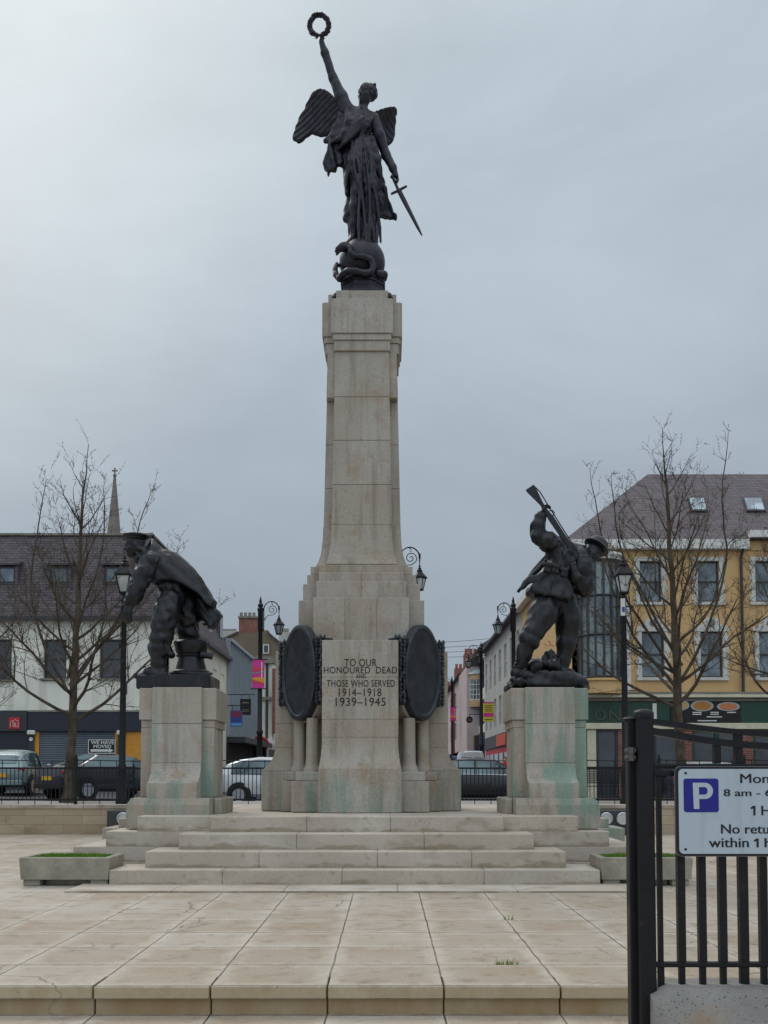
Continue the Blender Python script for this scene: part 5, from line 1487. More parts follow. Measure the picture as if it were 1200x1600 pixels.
    for i in range(4):
        c = at(377+6.6*i, 962, Y+1); m = MB(); m.lathe([(.15, 0), (.13, .2), (.16, .22), (.13, .28)], (c.x, c.y, c.z), 8); m.build('chimney_pot', CORN, ch)
    pbx('chimney', BROWN_W, t, 400.7, 419, 984.5, 996, Y+.1, 1.2, .03)
    window(t, (ax(410, Y), Y-.12, 0), FX, BK, (0, ax(419.5, Y)-ax(410, Y), az(1021.5, Y), az(1007, Y)), WHITE, GLASS_D, 'plain', .09, .06)
    Y = 96; t = thing('white_house', (ax(445, Y), Y+3, ZB), 'white rendered house with chimney pots partly behind the left plaque', 'building')
    pbx('wall', WHITE_W, t, 434.5, 470, 988, 1220, Y, 4)
    for i in range(3):
        c = at(439+5*i, 987.6, Y+.6); m = MB(); m.lathe([(.16, -.05), (.13, .25), (.16, .27), (.13, .35)], (c.x, c.y, c.z), 8); m.build('chimney_pot', CORN, t)
    Y = 64; t = thing('white_gable_house', (ax(352, Y), Y+3, ZB), 'small white chimney stack behind the office block roof', 'building')
    p = at(346, 988, 100); q = at(372, 986, 100); bx('stack', WHITE_W, t, p.x, q.x, 100, 101.5, ZB, q.z)
    for i in range(5):
        c = at(349+4.6*i, 986.5, 100.6); m = MB(); m.lathe([(.15, -.1), (.13, .2), (.15, .24)], (c.x, c.y, c.z), 8); m.build('chimney_pot', CORN, t)
street_left()

# ============ right: yellow building
def right_building():
    Y = 41.0; xl = ax(897, Y); xr = 30.0; zb = .45; ze = az(861, Y); zr = az(741, Y)
    t = thing('yellow_building', (xl+8, Y+7, zb), 'yellow three storey building with white window surrounds and green shopfront', 'building')
    O = Vector((xl, Y, zb)); W = xr-xl; P = lambda u0, u1, v0, v1: (ax(u0, Y)-xl, ax(u1, Y)-xl, az(v1, Y)-zb, az(v0, Y)-zb)
    up = [P(1003+91*i, 1037+91*i, 877, 940) for i in range(6)]; lo = [P(1005+92*i, 1040+92*i, 987, 1058) for i in range(6)]
    m = MB(); facade(m, O, FX, BK, W, ze-zb, up+lo, .2); mass(m, O, FX, BK, W, ze-zb, 15.5, .22)
    Os = Vector((xl, Y, zb)); n = Vector((-1, 0, 0)); ux = Vector((0, 1, 0)); D = 15.8
    hs = [(a, a+.8, z0, z0+1.5) for a in (12.3, 14.1) for z0 in (3.9, 6.7)]
    facade(m, Os, ux, n, D, ze-zb, hs, .2); m.build('wall', YELLOW, t)
    for h in hs: window(t, Os, ux, n, h, WHITE, GLASS_D, 'sash', .07, .14)
    for h in up+lo: window(t, O, FX, BK, h, GREY_D, GLASS, 'sash', .05, .14)
    # white surrounds, upper with ears, lower with little segmental heads
    for i, h in enumerate(up+lo):
        m = MB(); a0, a1, z0, z1 = h; X = lambda a: xl+a; w = .17; y0, y1 = Y-.07, Y+.0
        m.box(X(a0-w), X(a0)-.001, y0, y1-.002, zb+z0-.02, zb+z1); m.box(X(a1)+.001, X(a1+w), y0, y1-.002, zb+z0-.02, zb+z1)
        m.box(X(a0-w-.05), X(a1+w+.05), y0-.03, y1-.002, zb+z0-.14, zb+z0-.022)
        for k in range(4):
            for s, q in ((-1, a0-w), (1, a1+w)): m.box(X(q)-(.07 if s < 0 else -.002), X(q)+(.07 if s > 0 else -.002), y0+.01, y1-.004, zb+z0+(z1-z0)*(k*.25+.04), zb+z0+(z1-z0)*(k*.25+.16))
        if i < len(up): m.box(X(a0-w-.06), X(a1+w+.06), y0-.02, y1-.002, zb+z1+.002, zb+z1+.17)
        else:
            cx = (a0+a1)/2; pts = [(X(a0-w-.08), zb+z1+.002), (X(a0-w-.08), zb+z1+.16), (X(a0-.02), zb+z1+.26)]+[(X(cx)+.34*math.cos(q), zb+z1+.3+.32*math.sin(q)) for q in [PI*.95-PI*.9*j/8 for j in range(9)]]+[(X(a1+.02), zb+z1+.26), (X(a1+w+.08), zb+z1+.16), (X(a1+w+.08), zb+z1+.002)]
            m.prism(pts, y0-.03, y1-.002)
        s = m.build('window_surround', TRIM, t)
        if i >= len(up):
            m = MB(); m.lathe([(.001, -.05), (.12, -.05), (.14, -.02), (.14, .0), (.001, .0)], (X((a0+a1)/2), y0-.032, zb+z1+.36), 16, 'y'); m.build('roundel', CORN, s)
    # roof, hipped at the street corner, with white eaves
    e = .35; rx = ax(1018, Y+4.6)-0.0; yr = Y+5.2; zr = az(741, yr)
    m = MB(); A = (xl-e, Y-e, ze+.42); B = (xr, Y-e, ze+.42); C = (xr, Y+16.2, ze+.42); D_ = (xl-e, Y+16.2, ze+.42)
    R0 = (ax(1018, yr), yr, zr); R1 = (xr, yr, zr); R2 = (xr, Y+11, zr); R3 = (ax(1018, yr), Y+11, zr)
    m.add([A, B, C, D_, R0, R1, R2, R3], [(0, 1, 5, 4), (0, 4, 7, 3), (4, 5, 6, 7), (2, 3, 7, 6), (0, 3, 2, 1), (1, 2, 6, 5)])
    rf = m.build('roof', SLATE_R, t)
    m = MB(); m.box(xl-e-.02, ax(1172, Y), Y-e-.06, Y-.003, ze+.02, ze+.405); m.box(xl-e-.06, xl-.003, Y-.002, Y+16, ze+.02, ze+.405); m.build('eaves_board', WHITE, t)
    bx('raised_eaves', WHITE, t, ax(1174, Y), xr, Y-e-.10, Y-.004, az(843, Y), az(832, Y)); bx('parapet', YELLOW, t, ax(1174, Y)+.02, xr, Y-.05, Y+.3, ze+.01, az(843.4, Y))
    # rooflights laid in the slope
    sl = (Vector(R0)-Vector((R0[0], A[1], A[2]))); sn = Vector((0, -sl.z, sl.y)).normalized()
    for u0, u1 in ((1074, 1106), (1160, 1196), (1246, 1280)):
        q = []
        for u, v in ((u0+6, 801), (u1, 801), (u1-6, 780), (u0, 780)):
            d = at(u, v, 1.0)-Vector((0, 0, EYE)); pl = Vector(A); tt = (pl-Vector((0, 0, EYE))).dot(sn)/d.dot(sn); q.append(Vector((0, 0, EYE))+d*tt)
        m = MB(); m.loft([[p+sn*.0 for p in q], [p+sn*.10 for p in q]]); w = m.build('rooflight', GREY_D, rf)
        c = sum(q, Vector())/4; q2 = [c+(p-c)*.86 for p in q]; m = MB(); m.loft([[p+sn*.102 for p in q2], [p+sn*.115 for p in q2]]); m.build('pane', SKYLIGHT, w)
    # glazed bay on the corner
    cx = ax(939, Y); r = ax(973, Y)-cx; z0, z1 = az(1062, Y), az(880, Y); nseg = 8
    m = MB(); m.lathe([(r-.04, z0), (r-.04, z1)], (cx, Y+.02, 0), 24, ph=PI/24); by = m.build('glazed_bay', mat_glass('bay_glass', srgb(136, 148, 146), .08), t)
    m = MB()
    for i in range(nseg+1):
        a = PI+PI*i/nseg; m.bar((cx+r*math.cos(a), Y+r*math.sin(a), z0), (cx+r*math.cos(a), Y+r*math.sin(a), z1), .07, .07)
    for zz in (z0+.05, az(995, Y), az(935, Y), z1-.05):
        m.tube([(cx+r*math.cos(a), Y+r*math.sin(a), zz) for a in [PI+PI*i/16 for i in range(17)]], .045, 5)
    m.build('mullions', GREY_D, by)
    m = MB(); m.lathe([(r+.12, z1+.003), (r+.18, z1+.18), (r+.1, z1+.30), (.05, z1+.45)], (cx, Y+.02, 0), 24); m.build('bay_cornice', WHITE, by)
    m = MB(); m.lathe([(r+.02, az(1085, Y)), (r+.02, z0-.12), (r+.1, z0-.10), (r+.1, z0-.005)], (cx, Y+.02, 0), 24); m.build('bay_apron', YELLOW, by)
    pbx('pilaster', WHITE, t, 972, 985, 940, 1086, Y-.14, .13, .02)
    for u in (1158, 908): 
        m = MB(); c = at(u, 870, Y-.1); m.tube([(c.x, Y-.1, az(1086, Y)), (c.x, Y-.1, az(872, Y)), (c.x, Y-.3, ze+.0)], .06, 6); m.build('downpipe', GREY_D, t)
    # cornice over the shops, green fascia, cream beam
    m = MB(); z0, z1 = az(1096, Y), az(1082, Y); m.box(xl-.2, xr, Y-.35, Y-.003, z0+.22, z1); m.box(xl-.1, xr, Y-.22, Y-.004, z0, z0+.218); m.build('cornice', CORN, t)
    bx('cornice_moulding', BEAM, t, xl-.22, xr, Y-.38, Y-.352, z0+.14, z0+.26)
    fz0, fz1 = az(1130, Y), az(1096.5, Y); fb = bx('fascia', GREEN, t, xl-.1, xr, Y-.16, Y-.004, fz0, fz1-.01)
    yy = Y-.161
    for s_, u0, u1 in (('O', 929, 946), ('N', 951.5, 969)):
        p, q = at(u0, 1126, yy), at(u1, 1109, yy); text_obj('fascia_letter', s_, paint('bronze_letter', srgb(74, 76, 66)), fb, p.x, q.x, p.z, q.z, yy, .0, thick=.04)
    bx('shop_beam', BEAM, t, xl-.15, xr, Y-.24, Y-.003, az(1139.5, Y), fz0-.003)
    pbx('white_strip', WHITE, t, 1020, 1026, 1099, 1124, Y-.20, .035)
    # food board with three plates
    bd = pbx('menu_board', LETTER, t, 1048, 1157, 1095, 1128.5, Y-.22, .05)
    PLATE_W = paint('plate_white', srgb(166, 166, 164))
    FOOD = [paint('food_%s' % n_, c) for n_, c in (('salad', srgb(188, 150, 92)), ('curry', srgb(172, 116, 44)), ('pizza', srgb(196, 120, 76)))]
    for (u, v, rx_, rz_), fm in zip(((1064, 1102, 13, 8), (1097, 1103, 18, 8.5), (1138, 1104, 18, 7)), FOOD):
        c = at(u, v, Y-.223); k = Y/F; m = MB(); e_ = lambda s, y: [(c.x+rx_*k*s*math.cos(a), y, c.z+rz_*k*s*math.sin(a)) for a in [2*PI*i/24 for i in range(24)]]
        m.loft([e_(1, Y-.223), e_(1, Y-.232)]); pl = m.build('plate', PLATE_W, bd); m = MB(); m.loft([e_(.78, Y-.2325), e_(.74, Y-.242)]); m.build('food', fm, pl)
    m = MB(); k = Y/F
    for u0, u1, v in ((1082, 1096, 1113), (1082, 1096, 1116), (1110, 1123, 1113), (1110, 1123, 1116), (1136, 1150, 1113), (1104, 1128, 1120), (1090, 1120, 1126)):
        p, q = at(u0, v+.9, Y-.221), at(u1, v-.7, Y-.221); m.box(p.x, q.x, Y-.226, Y-.221, p.z, q.z)
    m.build('print_lines', WHITE, bd)
    # shop front: piers, dark glazing
    zt_ = az(1140, Y)
    piers = [(917, 931, BEAM), (965, 976, BRICK), (1067, 1081, BRICK), (1159, 1176, BRICK), (1262, 1278, BRICK), (1366, 1382, BRICK)]
    for u0, u1, mt in piers: bx('pier', mt, t, ax(u0, Y), ax(u1, Y), Y-.14, Y-.003, zb, zt_, .01)
    ed = [897, 917, 931, 965, 976, 1067, 1081, 1159, 1176, 1262, 1278, 1366, 1382, 1450]
    for i in range(0, len(ed)-1, 2):
        a0, a1 = ax(ed[i], Y)+.01, ax(ed[i+1], Y)-.01
        if a1-a0 < .25: continue
        nb = max(1, round((a1-a0)/1.3)); wd = (a1-a0)/nb
        for j in range(nb): window(t, (a0+j*wd, Y-.12, zb), FX, BK, (0.005, wd-.005, .06, zt_-zb-.02), GREEN if i > 4 else GREY_D, GLASS_D, 'plain', .09, .05, 'shop_window')
    return xl, Y
XR, YR = right_building()

# ============ right side of the street, running away
def street_right():
    n = Vector((-1, 0, 0)); ux = Vector((0, 1, 0))
    def yat(u): return XR*F/(u-CX)
    y0, y1 = YR+15.85, yat(757.5)
    t = thing('white_terrace', (XR+4, (y0+y1)/2, ZB), 'plain white three storey street building with two rows of windows', 'building')
    zt = az(966, yat(803)); O = Vector((XR, y0, ZB)); W = y1-y0; H = zt-ZB; nb = 7
    hs = [(W*(i+.28)/nb, W*(i+.72)/nb, z0, z1) for i in range(nb) for z0, z1 in ((H*.40, H*.60), (H*.69, H*.90))]
    m = MB(); facade(m, O, ux, n, W, H, hs, .2); mass(m, O, ux, n, W, H, 9, .22); m.build('wall', WHITE_W, t)
    for h in hs: window(t, O, ux, n, h, WHITE, GLASS, 'sash', .07, .12)
    m = MB(); m.loft([[(XR-.35, y0, zt), (XR-.35, y1, zt), (XR+9, y1, zt), (XR+9, y0, zt)], [(XR+4, y0, zt+2.2), (XR+4, y1, zt+2.2), (XR+5, y1, zt+2.2), (XR+5, y0, zt+2.2)]]); m.build('roof', SLATE_R, t)
    bx('gutter', GREY_D, t, XR-.45, XR-.352, y0, y1, zt-.12, zt+.05)
    ys = yat(770); bx('shop_fascia', GREY_D, t, XR-.2, XR-.003, ys-11, ys+4, ZB+2.7, ZB+3.6); bx('shop_logo', paint('orange_red', srgb(206, 76, 42)), t, XR-.26, XR-.202, yat(796), yat(781), ZB+2.75, ZB+3.5)
    bx('shopfront', RED, t, XR-.12, XR-.004, ys-11, ys+4, ZB, ZB+2.69)
    for i in range(5): bx('shop_pane', GLASS, t, XR-.16, XR-.122, ys-10.6+i*2.9, ys-8.4+i*2.9, ZB+.5, ZB+2.3)
    y2 = yat(741)
    t = thing('navy_shop_house', (XR+3, (y1+y2)/2, ZB), 'cream house with navy window frames and navy shopfront', 'building')
    zt = az(1012, y1+2); O = Vector((XR+.05, y1+.02, ZB)); W = y2-y1-.02; H = zt-ZB
    hs = [(W*(i+.2)/3, W*(i+.8)/3, z0, z1) for i in range(3) for z0, z1 in ((H*.44, H*.62), (H*.70, H*.92))]
    m = MB(); facade(m, O, ux, n, W, H, hs, .2); mass(m, O, ux, n, W, H, 8, .22); m.build('wall', CREAM, t)
    for h in hs: window(t, O, ux, n, h, NAVYB, GLASS_D, 'sash', .14, .1)
    bx('shopfront', NAVYB, t, XR-.1, XR+.047, y1+.1, y2-.05, ZB, ZB+4.2)
    m = MB(); m.loft([[(XR-.3, y1+.02, zt), (XR-.3, y2, zt), (XR+8, y2, zt), (XR+8, y1+.02, zt)], [(XR+3, y1+.02, zt+2), (XR+3, y2, zt+2), (XR+4, y2, zt+2), (XR+4, y1+.02, zt+2)]]); m.build('roof', SLATE_R, t)
    # peach strip with brown awning, then the pink building with a glazed bow
    Y = 84.0; k = Y/F
    t = thing('bow_fronted_building', (ax(738, Y), Y+5, ZB), 'pink building with a tall gridded bow window and domed lead roof', 'building')
    P = lambda u, v: at(u, v, Y)
    m = MB(); m.box(P(725, 0).x, XR+5, Y, Y+9, ZB, P(0, 1041).z); m.build('wall', PINKW, t)
    m = MB(); c = P(745, 1030); m.prism([(P(725, 0).x, P(0, 1040.5).z)]+[(P(u, 0).x, P(0, v).z) for u, v in ((725, 1037), (731, 1030), (741, 1025), (752, 1024), (765, 1027), (778, 1036), (778, 1040.5))], Y-.15, Y+.3); m.build('curved_parapet', GREY_D, t)
    cx = P(744, 0).x; r = P(758, 0).x-cx
    m = MB(); m.lathe([(r, P(0, 1094).z), (r, P(0, 1063).z)], (cx, Y, 0), 24); bw = m.build('bow_window', GLASS, t)
    m = MB()
    for i in range(9): a = PI+PI*i/8; m.bar((cx+(r+.02)*math.cos(a), Y+(r+.02)*math.sin(a), P(0, 1094).z), (cx+(r+.02)*math.cos(a), Y+(r+.02)*math.sin(a), P(0, 1063).z), .07, .06)
    for j in range(5): v = 1063+31*j/4; m.tube([(cx+(r+.02)*math.cos(a), Y+(r+.02)*math.sin(a), P(0, v).z) for a in [PI+PI*i/16 for i in range(17)]], .04, 5)
    m.build('glazing_bars', WHITE, bw)
    for v0, v1 in ((1105, 1094.5), (1062.5, 1054.5)): m = MB(); m.lathe([(r+.08, P(0, v0).z), (r+.08, P(0, v1).z)], (cx, Y, 0), 24); m.build('bow_band', PEACH, bw)
    m = MB(); m.lathe([(r+.2, P(0, 1054.3).z), (r+.15, P(0, 1053).z), (r*.85, P(0, 1049).z), (r*.5, P(0, 1046).z), (.05, P(0, 1045).z)], (cx, Y, 0), 24); m.build('dome', BLUEGREY, bw)
    bx('side_strip', PEACH, t, P(746, 0).x, P(757, 0).x, Y-.7, Y-.02, ZB, P(0, 1106).z); bx('awning', paint('brown_awning', srgb(82, 60, 48)), t, P(735, 0).x, P(747, 0).x, Y-1.2, Y-.03, P(0, 1172).z, P(0, 1150).z)
    c = at(733.5, 1124.5, 80); s = thing('round_sign', tuple(c), 'dark round hanging sign in front of the pink building', 'sign')
    m = MB(); m.lathe([(.001, -.05), (.27, -.05), (.27, .05), (.001, .05)], tuple(c), 24, 'y'); m.build('disc', LETTER, s); m = MB(); m.tube([(c.x, c.y, c.z+.26), (c.x, c.y, c.z+.45), (c.x+.9, c.y+.3, c.z+.45)], .03, 6); m.build('bracket', BLACK, s)
    m = MB()
    for z in (.05, -.06): m.box(c.x-.15, c.x+.15, c.y-.06, c.y-.052, c.z+z-.02, c.z+z+.02)
    m.build('lettering_band', CORN, s)
    y0, y1 = 93.5, 150.0; xx = ax(724, 93.5)
    t = thing('pink_terrace', (xx+4, 110, ZB), 'pale pink far terrace with brown drainpipes and clustered chimneys', 'building')
    zt = az(1062, 100); O = Vector((xx, y0, ZB)); W = y1-y0; H = zt-ZB
    hs = [(W*(i+.3)/8, W*(i+.7)/8, z0, z1) for i in range(8) for z0, z1 in ((H*.42, H*.60), (H*.70, H*.9))]
    m = MB(); facade(m, O, ux, n, W, H, hs, .2); mass(m, O, ux, n, W, H, 9, .22); m.build('wall', PINKW, t)
    for h in hs: window(t, O, ux, n, h, WHITE, GLASS, 'plain', .1, .1)
    for a in (1, 12, 24, 40): m = MB(); m.tube([(xx-.15, y0+a, ZB), (xx-.15, y0+a, zt)], .16, 6); m.build('drainpipe', TERRA, t); bx('shopfronts', TERRA, t, xx-.3, xx-.003, y0, y1, ZB, ZB+3.0)
    m = MB(); m.loft([[(xx-.4, y0, zt), (xx-.4, y1, zt), (xx+9, y1, zt), (xx+9, y0, zt)], [(xx+4, y0, zt+2), (xx+4, y1, zt+2), (xx+5, y1, zt+2), (xx+5, y0, zt+2)]]); rf = m.build('roof', SLATE_R, t)
    for a in (6, 20, 42):
        m = MB(); m.box(xx+.6, xx+2.0, y0+a, y0+a+1.4, zt, zt+2.6); ch = m.build('chimney', BRICK, rf)
        for q in range(3): m = MB(); m.lathe([(.18, 0), (.14, .5), (.18, .55)], (xx+.85+.45*q, y0+a+.7, zt+2.6), 8); m.build('chimney_pot', TERRA, ch)
street_right()
# ------------------------------------------------------------------ street lamps
LANT = mat_glass('lantern_glass', srgb(196, 200, 196), .25); BANNER_C = {}
def lantern(m, g, c, s, n=4, ph=PI/4):
    """frame into m, panes into g; c = bottom centre of the glass, s = scale"""
    x, y, z = c; b, tp, h = .13*s, .235*s, .42*s
    for i in range(n):
        t = 2*PI*i/n+ph; m.bar((x+b*math.cos(t), y+b*math.sin(t), z), (x+tp*math.cos(t), y+tp*math.sin(t), z+h), .028*s, .028*s)
    m.lathe([(b*1.15, z-.03*s), (b*1.2, z+.015*s), (b*.4, z+.02*s)], (x, y, 0), n, ph=ph)
    m.lathe([(tp*1.0, z+h-.02*s), (tp*1.22, z+h), (tp*1.22, z+h+.035*s), (tp*.78, z+h+.15*s), (tp*.42, z+h+.24*s)], (x, y, 0), n, ph=ph)
    m.lathe([(tp*.44, z+h+.24*s), (tp*.44, z+h+.30*s), (tp*.25, z+h+.33*s), (tp*.28, z+h+.37*s), (tp*.14, z+h+.42*s), (tp*.17, z+h+.46*s), (tp*.05, z+h+.52*s), (tp*.02, z+h+.60*s)], (x, y, 0), 10)
    g.lathe([(b*.93, z+.02*s), (tp*.95, z+h-.02*s)], (x, y, 0), n, ph=ph)
def post_lamp(u, vtop, vbase, Y, label):
    c = at(u, vbase, Y); zt = az(vtop, Y); zb = .70
    t = thing('street_lamp', (c.x, Y, zb), label, 'street lamp', 'street lamps round the square')
    H = zt-zb; s = 1.03; zl = zt-1.02*s
    m = MB(); m.lathe([(.15, zb-.02), (.15, zb+.10), (.12, zb+.14), (.125, zb+.75), (.105, zb+.85), (.11, zb+.95), (.085, zb+1.0), (.078, zb+2.4), (.062, zl-.25), (.075, zl-.22), (.075, zl-.17), (.055, zl-.12), (.05, zl-.03)], (c.x, Y, 0), 14)
    for a in (-1, 1): m.tube([(c.x, Y, zl-.35), (c.x+a*.26, Y, zl-.36)], .018, 6)
    m.build('post', BLACK, t, smooth=40)
    m, g = MB(), MB(); lantern(m, g, (c.x, Y, zl), s); l = m.build('lantern', BLACK, t); g.build('glass', LANT, l)
    return t
LAMP_L = post_lamp(190, 862, 1258, 24.9, 'plain lantern lamp post behind the sailor statue at the left')
LAMP_R = post_lamp(978, 862, 1258, 24.9, 'lantern lamp post with white plate beside the black gate post')
def lamp_extras():
    Y = 24.9
    s = pbx('notice_plate', WHITE, LAMP_R, 970, 977, 935, 962, Y-.10, .02); pbx('notice_plate', paint('blue_notice', srgb(40, 64, 150)), LAMP_R, 972.5, 976.5, 948, 956, Y-.125, .02)
    pbx('notice_plate', GREY_D, LAMP_L, 192, 198.5, 1065, 1085, Y-.02, .05)
lamp_extras()
def hook_lamp(u, vtop, Y, side, label, reach=.77):
    c = at(u, 1200, Y); zt = az(vtop, Y); zb = road_z(c.x, Y)
    t = thing('street_lamp', (c.x, Y, zb), label, 'street lamp', 'street lamps round the square')
    X = c.x; m = MB()
    m.lathe([(.20, zb), (.20, zb+.25), (.15, zb+.32), (.155, zb+1.1), (.12, zb+1.25), (.115, zb+2.6), (.14, zb+2.65), (.14, zb+2.75), (.10, zb+2.8), (.085, zt-1.5), (.11, zt-1.45), (.11, zt-.62), (.13, zt-.58), (.13, zt-.5), (.09, zt-.46), (.12, zt-.36), (.05, zt-.25), (.06, zt-.2), (.01, zt)], (X, Y, 0), 14)
    m.build('post', BLACK, t, smooth=40)
    m = MB(); r = reach*.41; cx = X+side*(reach-r); cz = zt-.55; e = X+side*(reach-2*r)
    m.tube([(e, Y, zt-1.45), (e, Y, cz)]+[(cx-side*r*math.cos(a), Y, cz+r*1.08*math.sin(a)) for a in [PI*i/14 for i in range(15)]]+[(cx+side*r, Y, cz-.12)], .022, 6)
    for zz in (cz, zt-1.4): m.tube([(X+side*.05, Y, zz), (e, Y, zz)], .018, 5)
    sp = []
    for i in range(40):
        a = -.6+i*.24; rr_ = r*.62*(1-i/46.0); sp.append((cx+side*r*.1+side*rr_*math.cos(a), Y, cz-.01+rr_*math.sin(a)))
    m.tube([(e, Y, cz-.42), (cx-side*r*.4, Y, cz-.24), (cx+side*r*.2, Y, cz-.22), sp[0]]+sp, .015, 5)
    m.tube([(cx-side*.02, Y, cz+r), (cx+side*.05, Y, cz+r*.85), (cx+side*.01, Y, cz+r*.7), (cx+side*.06, Y, cz+r*.6)], .014, 5)
    m.tube([(e, Y, cz-.42), (e+side*.06, Y, cz-.46), (e+side*.09, Y, cz-.40), (e+side*.05, Y, cz-.38)], .014, 5)
    m.tube([(cx+side*r, Y, cz-.02), (cx+side*r, Y, cz+.14)], .035, 6)
    m.build('scroll_bracket', BLACK, t, smooth=50)
    m, g = MB(), MB(); s = .86; lx = cx+side*r; zl = cz-.16-1.0*s; lantern(m, g, (lx, Y, zl), s, 6, 0); m.tube([(lx, Y, cz-.1), (lx, Y, zl+.95*s)], .016, 5)
    l = m.build('lantern', BLACK, t); g.build('glass', LANT, l)
    return t, X, Y
hook_lamp(405.5, 932, 41.0, 1, 'scroll lamp post carrying a pink banner left of the pillar')
hook_lamp(803.5, 932, 41.0, -1, 'scroll lamp post just left of the soldier statue', .64)
hook_lamp(752.5, 1003, 60.0, -1, 'scroll lamp post with a yellow board, in front of the navy shop')
hook_lamp(618, 845, 31.3, 1, 'scroll lamp showing beside the shoulder of the pillar')
hook_lamp(706.5, 1056, 92.0, -1, 'distant scroll lamp post with a pink banner by the pink terrace')
def banner(u0, u1, v0, v1, Y, label):
    p, q = at(u0, v1, Y), at(u1, v0, Y); w, h = q.x-p.x, q.z-p.z
    t = thing('street_banner', (p.x+w/2, Y, p.z), label, 'banner', 'pink lamp post banners')
    n = 8; m = MB()
    def curve(f0, f1): return [(p.x+w*i/n, p.z+h*f0(i/n)) for i in range(n+1)]+[(p.x+w*i/n, p.z+h*f1(i/n)) for i in range(n, -1, -1)]
    m.box(p.x, q.x, Y, Y+.02, p.z, q.z); m.build('cloth', PINK, t)
    o1 = paint('banner_orange', srgb(214, 150, 40)); o2 = paint('banner_red', srgb(206, 56, 84)); o3 = paint('banner_grey', srgb(140, 128, 150))
    for k, (f0, f1, mt) in enumerate(((lambda x: .30-.12*x, lambda x: .36+.02*math.sin(x*3), o1), (lambda x: .22-.14*x, lambda x: .295-.12*x, o2), (lambda x: .50+.06*x, lambda x: .56+.05*x, o3), (lambda x: .58+.05*x, lambda x: .74-.03*x, o2))):
        m = MB(); m.prism(curve(f0, f1), Y-.004*(k+1)-.001, Y-.0005); m.build('stripe', mt, t)
    m = MB(); m.tube([(p.x-.06, Y+.01, q.z+.02), (q.x+.12, Y+.01, q.z+.02)], .025, 6); m.build('top_arm', BLACK, t); m = MB(); m.tube([(p.x-.06, Y+.01, p.z-.03), (q.x+.12, Y+.01, p.z-.03)], .025, 6); m.build('bottom_arm', BLACK, t)
    m = MB(); m.box(p.x+w*.76, p.x+w*.84, Y-.024, Y-.0185, p.z+h*.36, p.z+h*.92); m.build('print_strip', WHITE, t)
banner(394, 413, 1031, 1075, 40.8, 'pink and orange banner on the lamp post left of the pillar')
banner(703.5, 712.5, 1105, 1126, 91.5, 'small distant pink banner right of the pillar')
def yellow_board():
    Y = 59.8; p, q = at(755, 1127.5, Y), at(772, 1099, Y); w, h = q.x-p.x, q.z-p.z
    t = thing('notice_board', (p.x+w/2, Y, p.z), 'yellow notice board with a pink stripe on a lamp post', 'sign')
    bx('board', YELLOWP, t, p.x, q.x, Y, Y+.05, p.z, q.z); m = MB(); m.box(p.x+.02, q.x-.04, Y-.01, Y-.001, p.z+h*.26, p.z+h*.48); m.build('pink_stripe', PINK, t)
    m = MB()
    for f in (.10, .56, .66, .76, .86): m.box(p.x+w*.15, q.x-w*.15, Y-.008, Y-.0005, p.z+h*f, p.z+h*(f+.04))
    m.build('print_lines', GREY_D, t); bx('top_strip', PINK, t, p.x, q.x, Y-.005, Y+.05, q.z+.002, q.z+.09)
yellow_board()
def wires():
    t = thing('overhead_cables', (2.5, 70, 8), 'thin overhead cables strung across the street right of the pillar', 'cables')
    for v0, v1, Y in ((1000, 997, 70), (1007, 1006, 72), (1014, 1014.5, 74), (1021, 1023, 76)):
        p, q = at(560, v0, Y), at(775, v1, Y); m = MB(); m.tube([p+(q-p)*(i/12)-Vector((0, 0, .25*math.sin(PI*i/12))) for i in range(13)], .016, 4); m.build('cable', GREY_D, t)
wires()

# ------------------------------------------------------------------ railings on the wall and in front of the road
def railing(x0, x1, Y, zb, label, h=.98, gate=False):
    t = thing('iron_railing', ((x0+x1)/2, Y, zb), label, 'railing', 'black railings behind the square')
    n = max(1, round((x1-x0)/2.0)); w = (x1-x0)/n
    for i in range(n+1):
        x = x0+w*i; m = MB(); m.box(x-.035, x+.035, Y-.035, Y+.035, zb, zb+h+.14, .005); m.lathe([(.045, zb+h+.14), (.03, zb+h+.17), (.035, zb+h+.2), (.005, zb+h+.25)], (x, Y, 0), 8); m.build('post', BLACK, t)
    for i in range(n):
        a, b = x0+w*i+.036, x0+w*(i+1)-.036; m = MB()
        m.box(a, b, Y-.02, Y+.02, zb+.10, zb+.14); m.box(a, b, Y-.02, Y+.02, zb+h-.12, zb+h-.08)
        k = round((b-a)/.1); 
        for j in range(k):
            x = a+(b-a)*(j+.5)/k; tall = (j % 4 == 1)
            m.tube([(x, Y, zb+.002 if tall else zb+.11), (x, Y, zb+h+.10 if tall else zb+h-.09)], .0105, 5)
        m.tube([(a, Y, zb+h+.10), (b, Y, zb+h+.06)], .012, 5)
        m.build('bar_panel', BLACK, t)
railing(-17.5, -5.6, 24.2, .712, 'long black railing on the low wall at the left')
railing(-4.75, -2.6, 24.2, .712, 'short black railing between the sailor pedestal and the pillar')
railing(1.55, 3.9, 24.2, .712, 'short black railing between the pillar and the soldier pedestal')
railing(4.55, 17.0, 24.2, .712, 'long black railing on the low wall at the right')

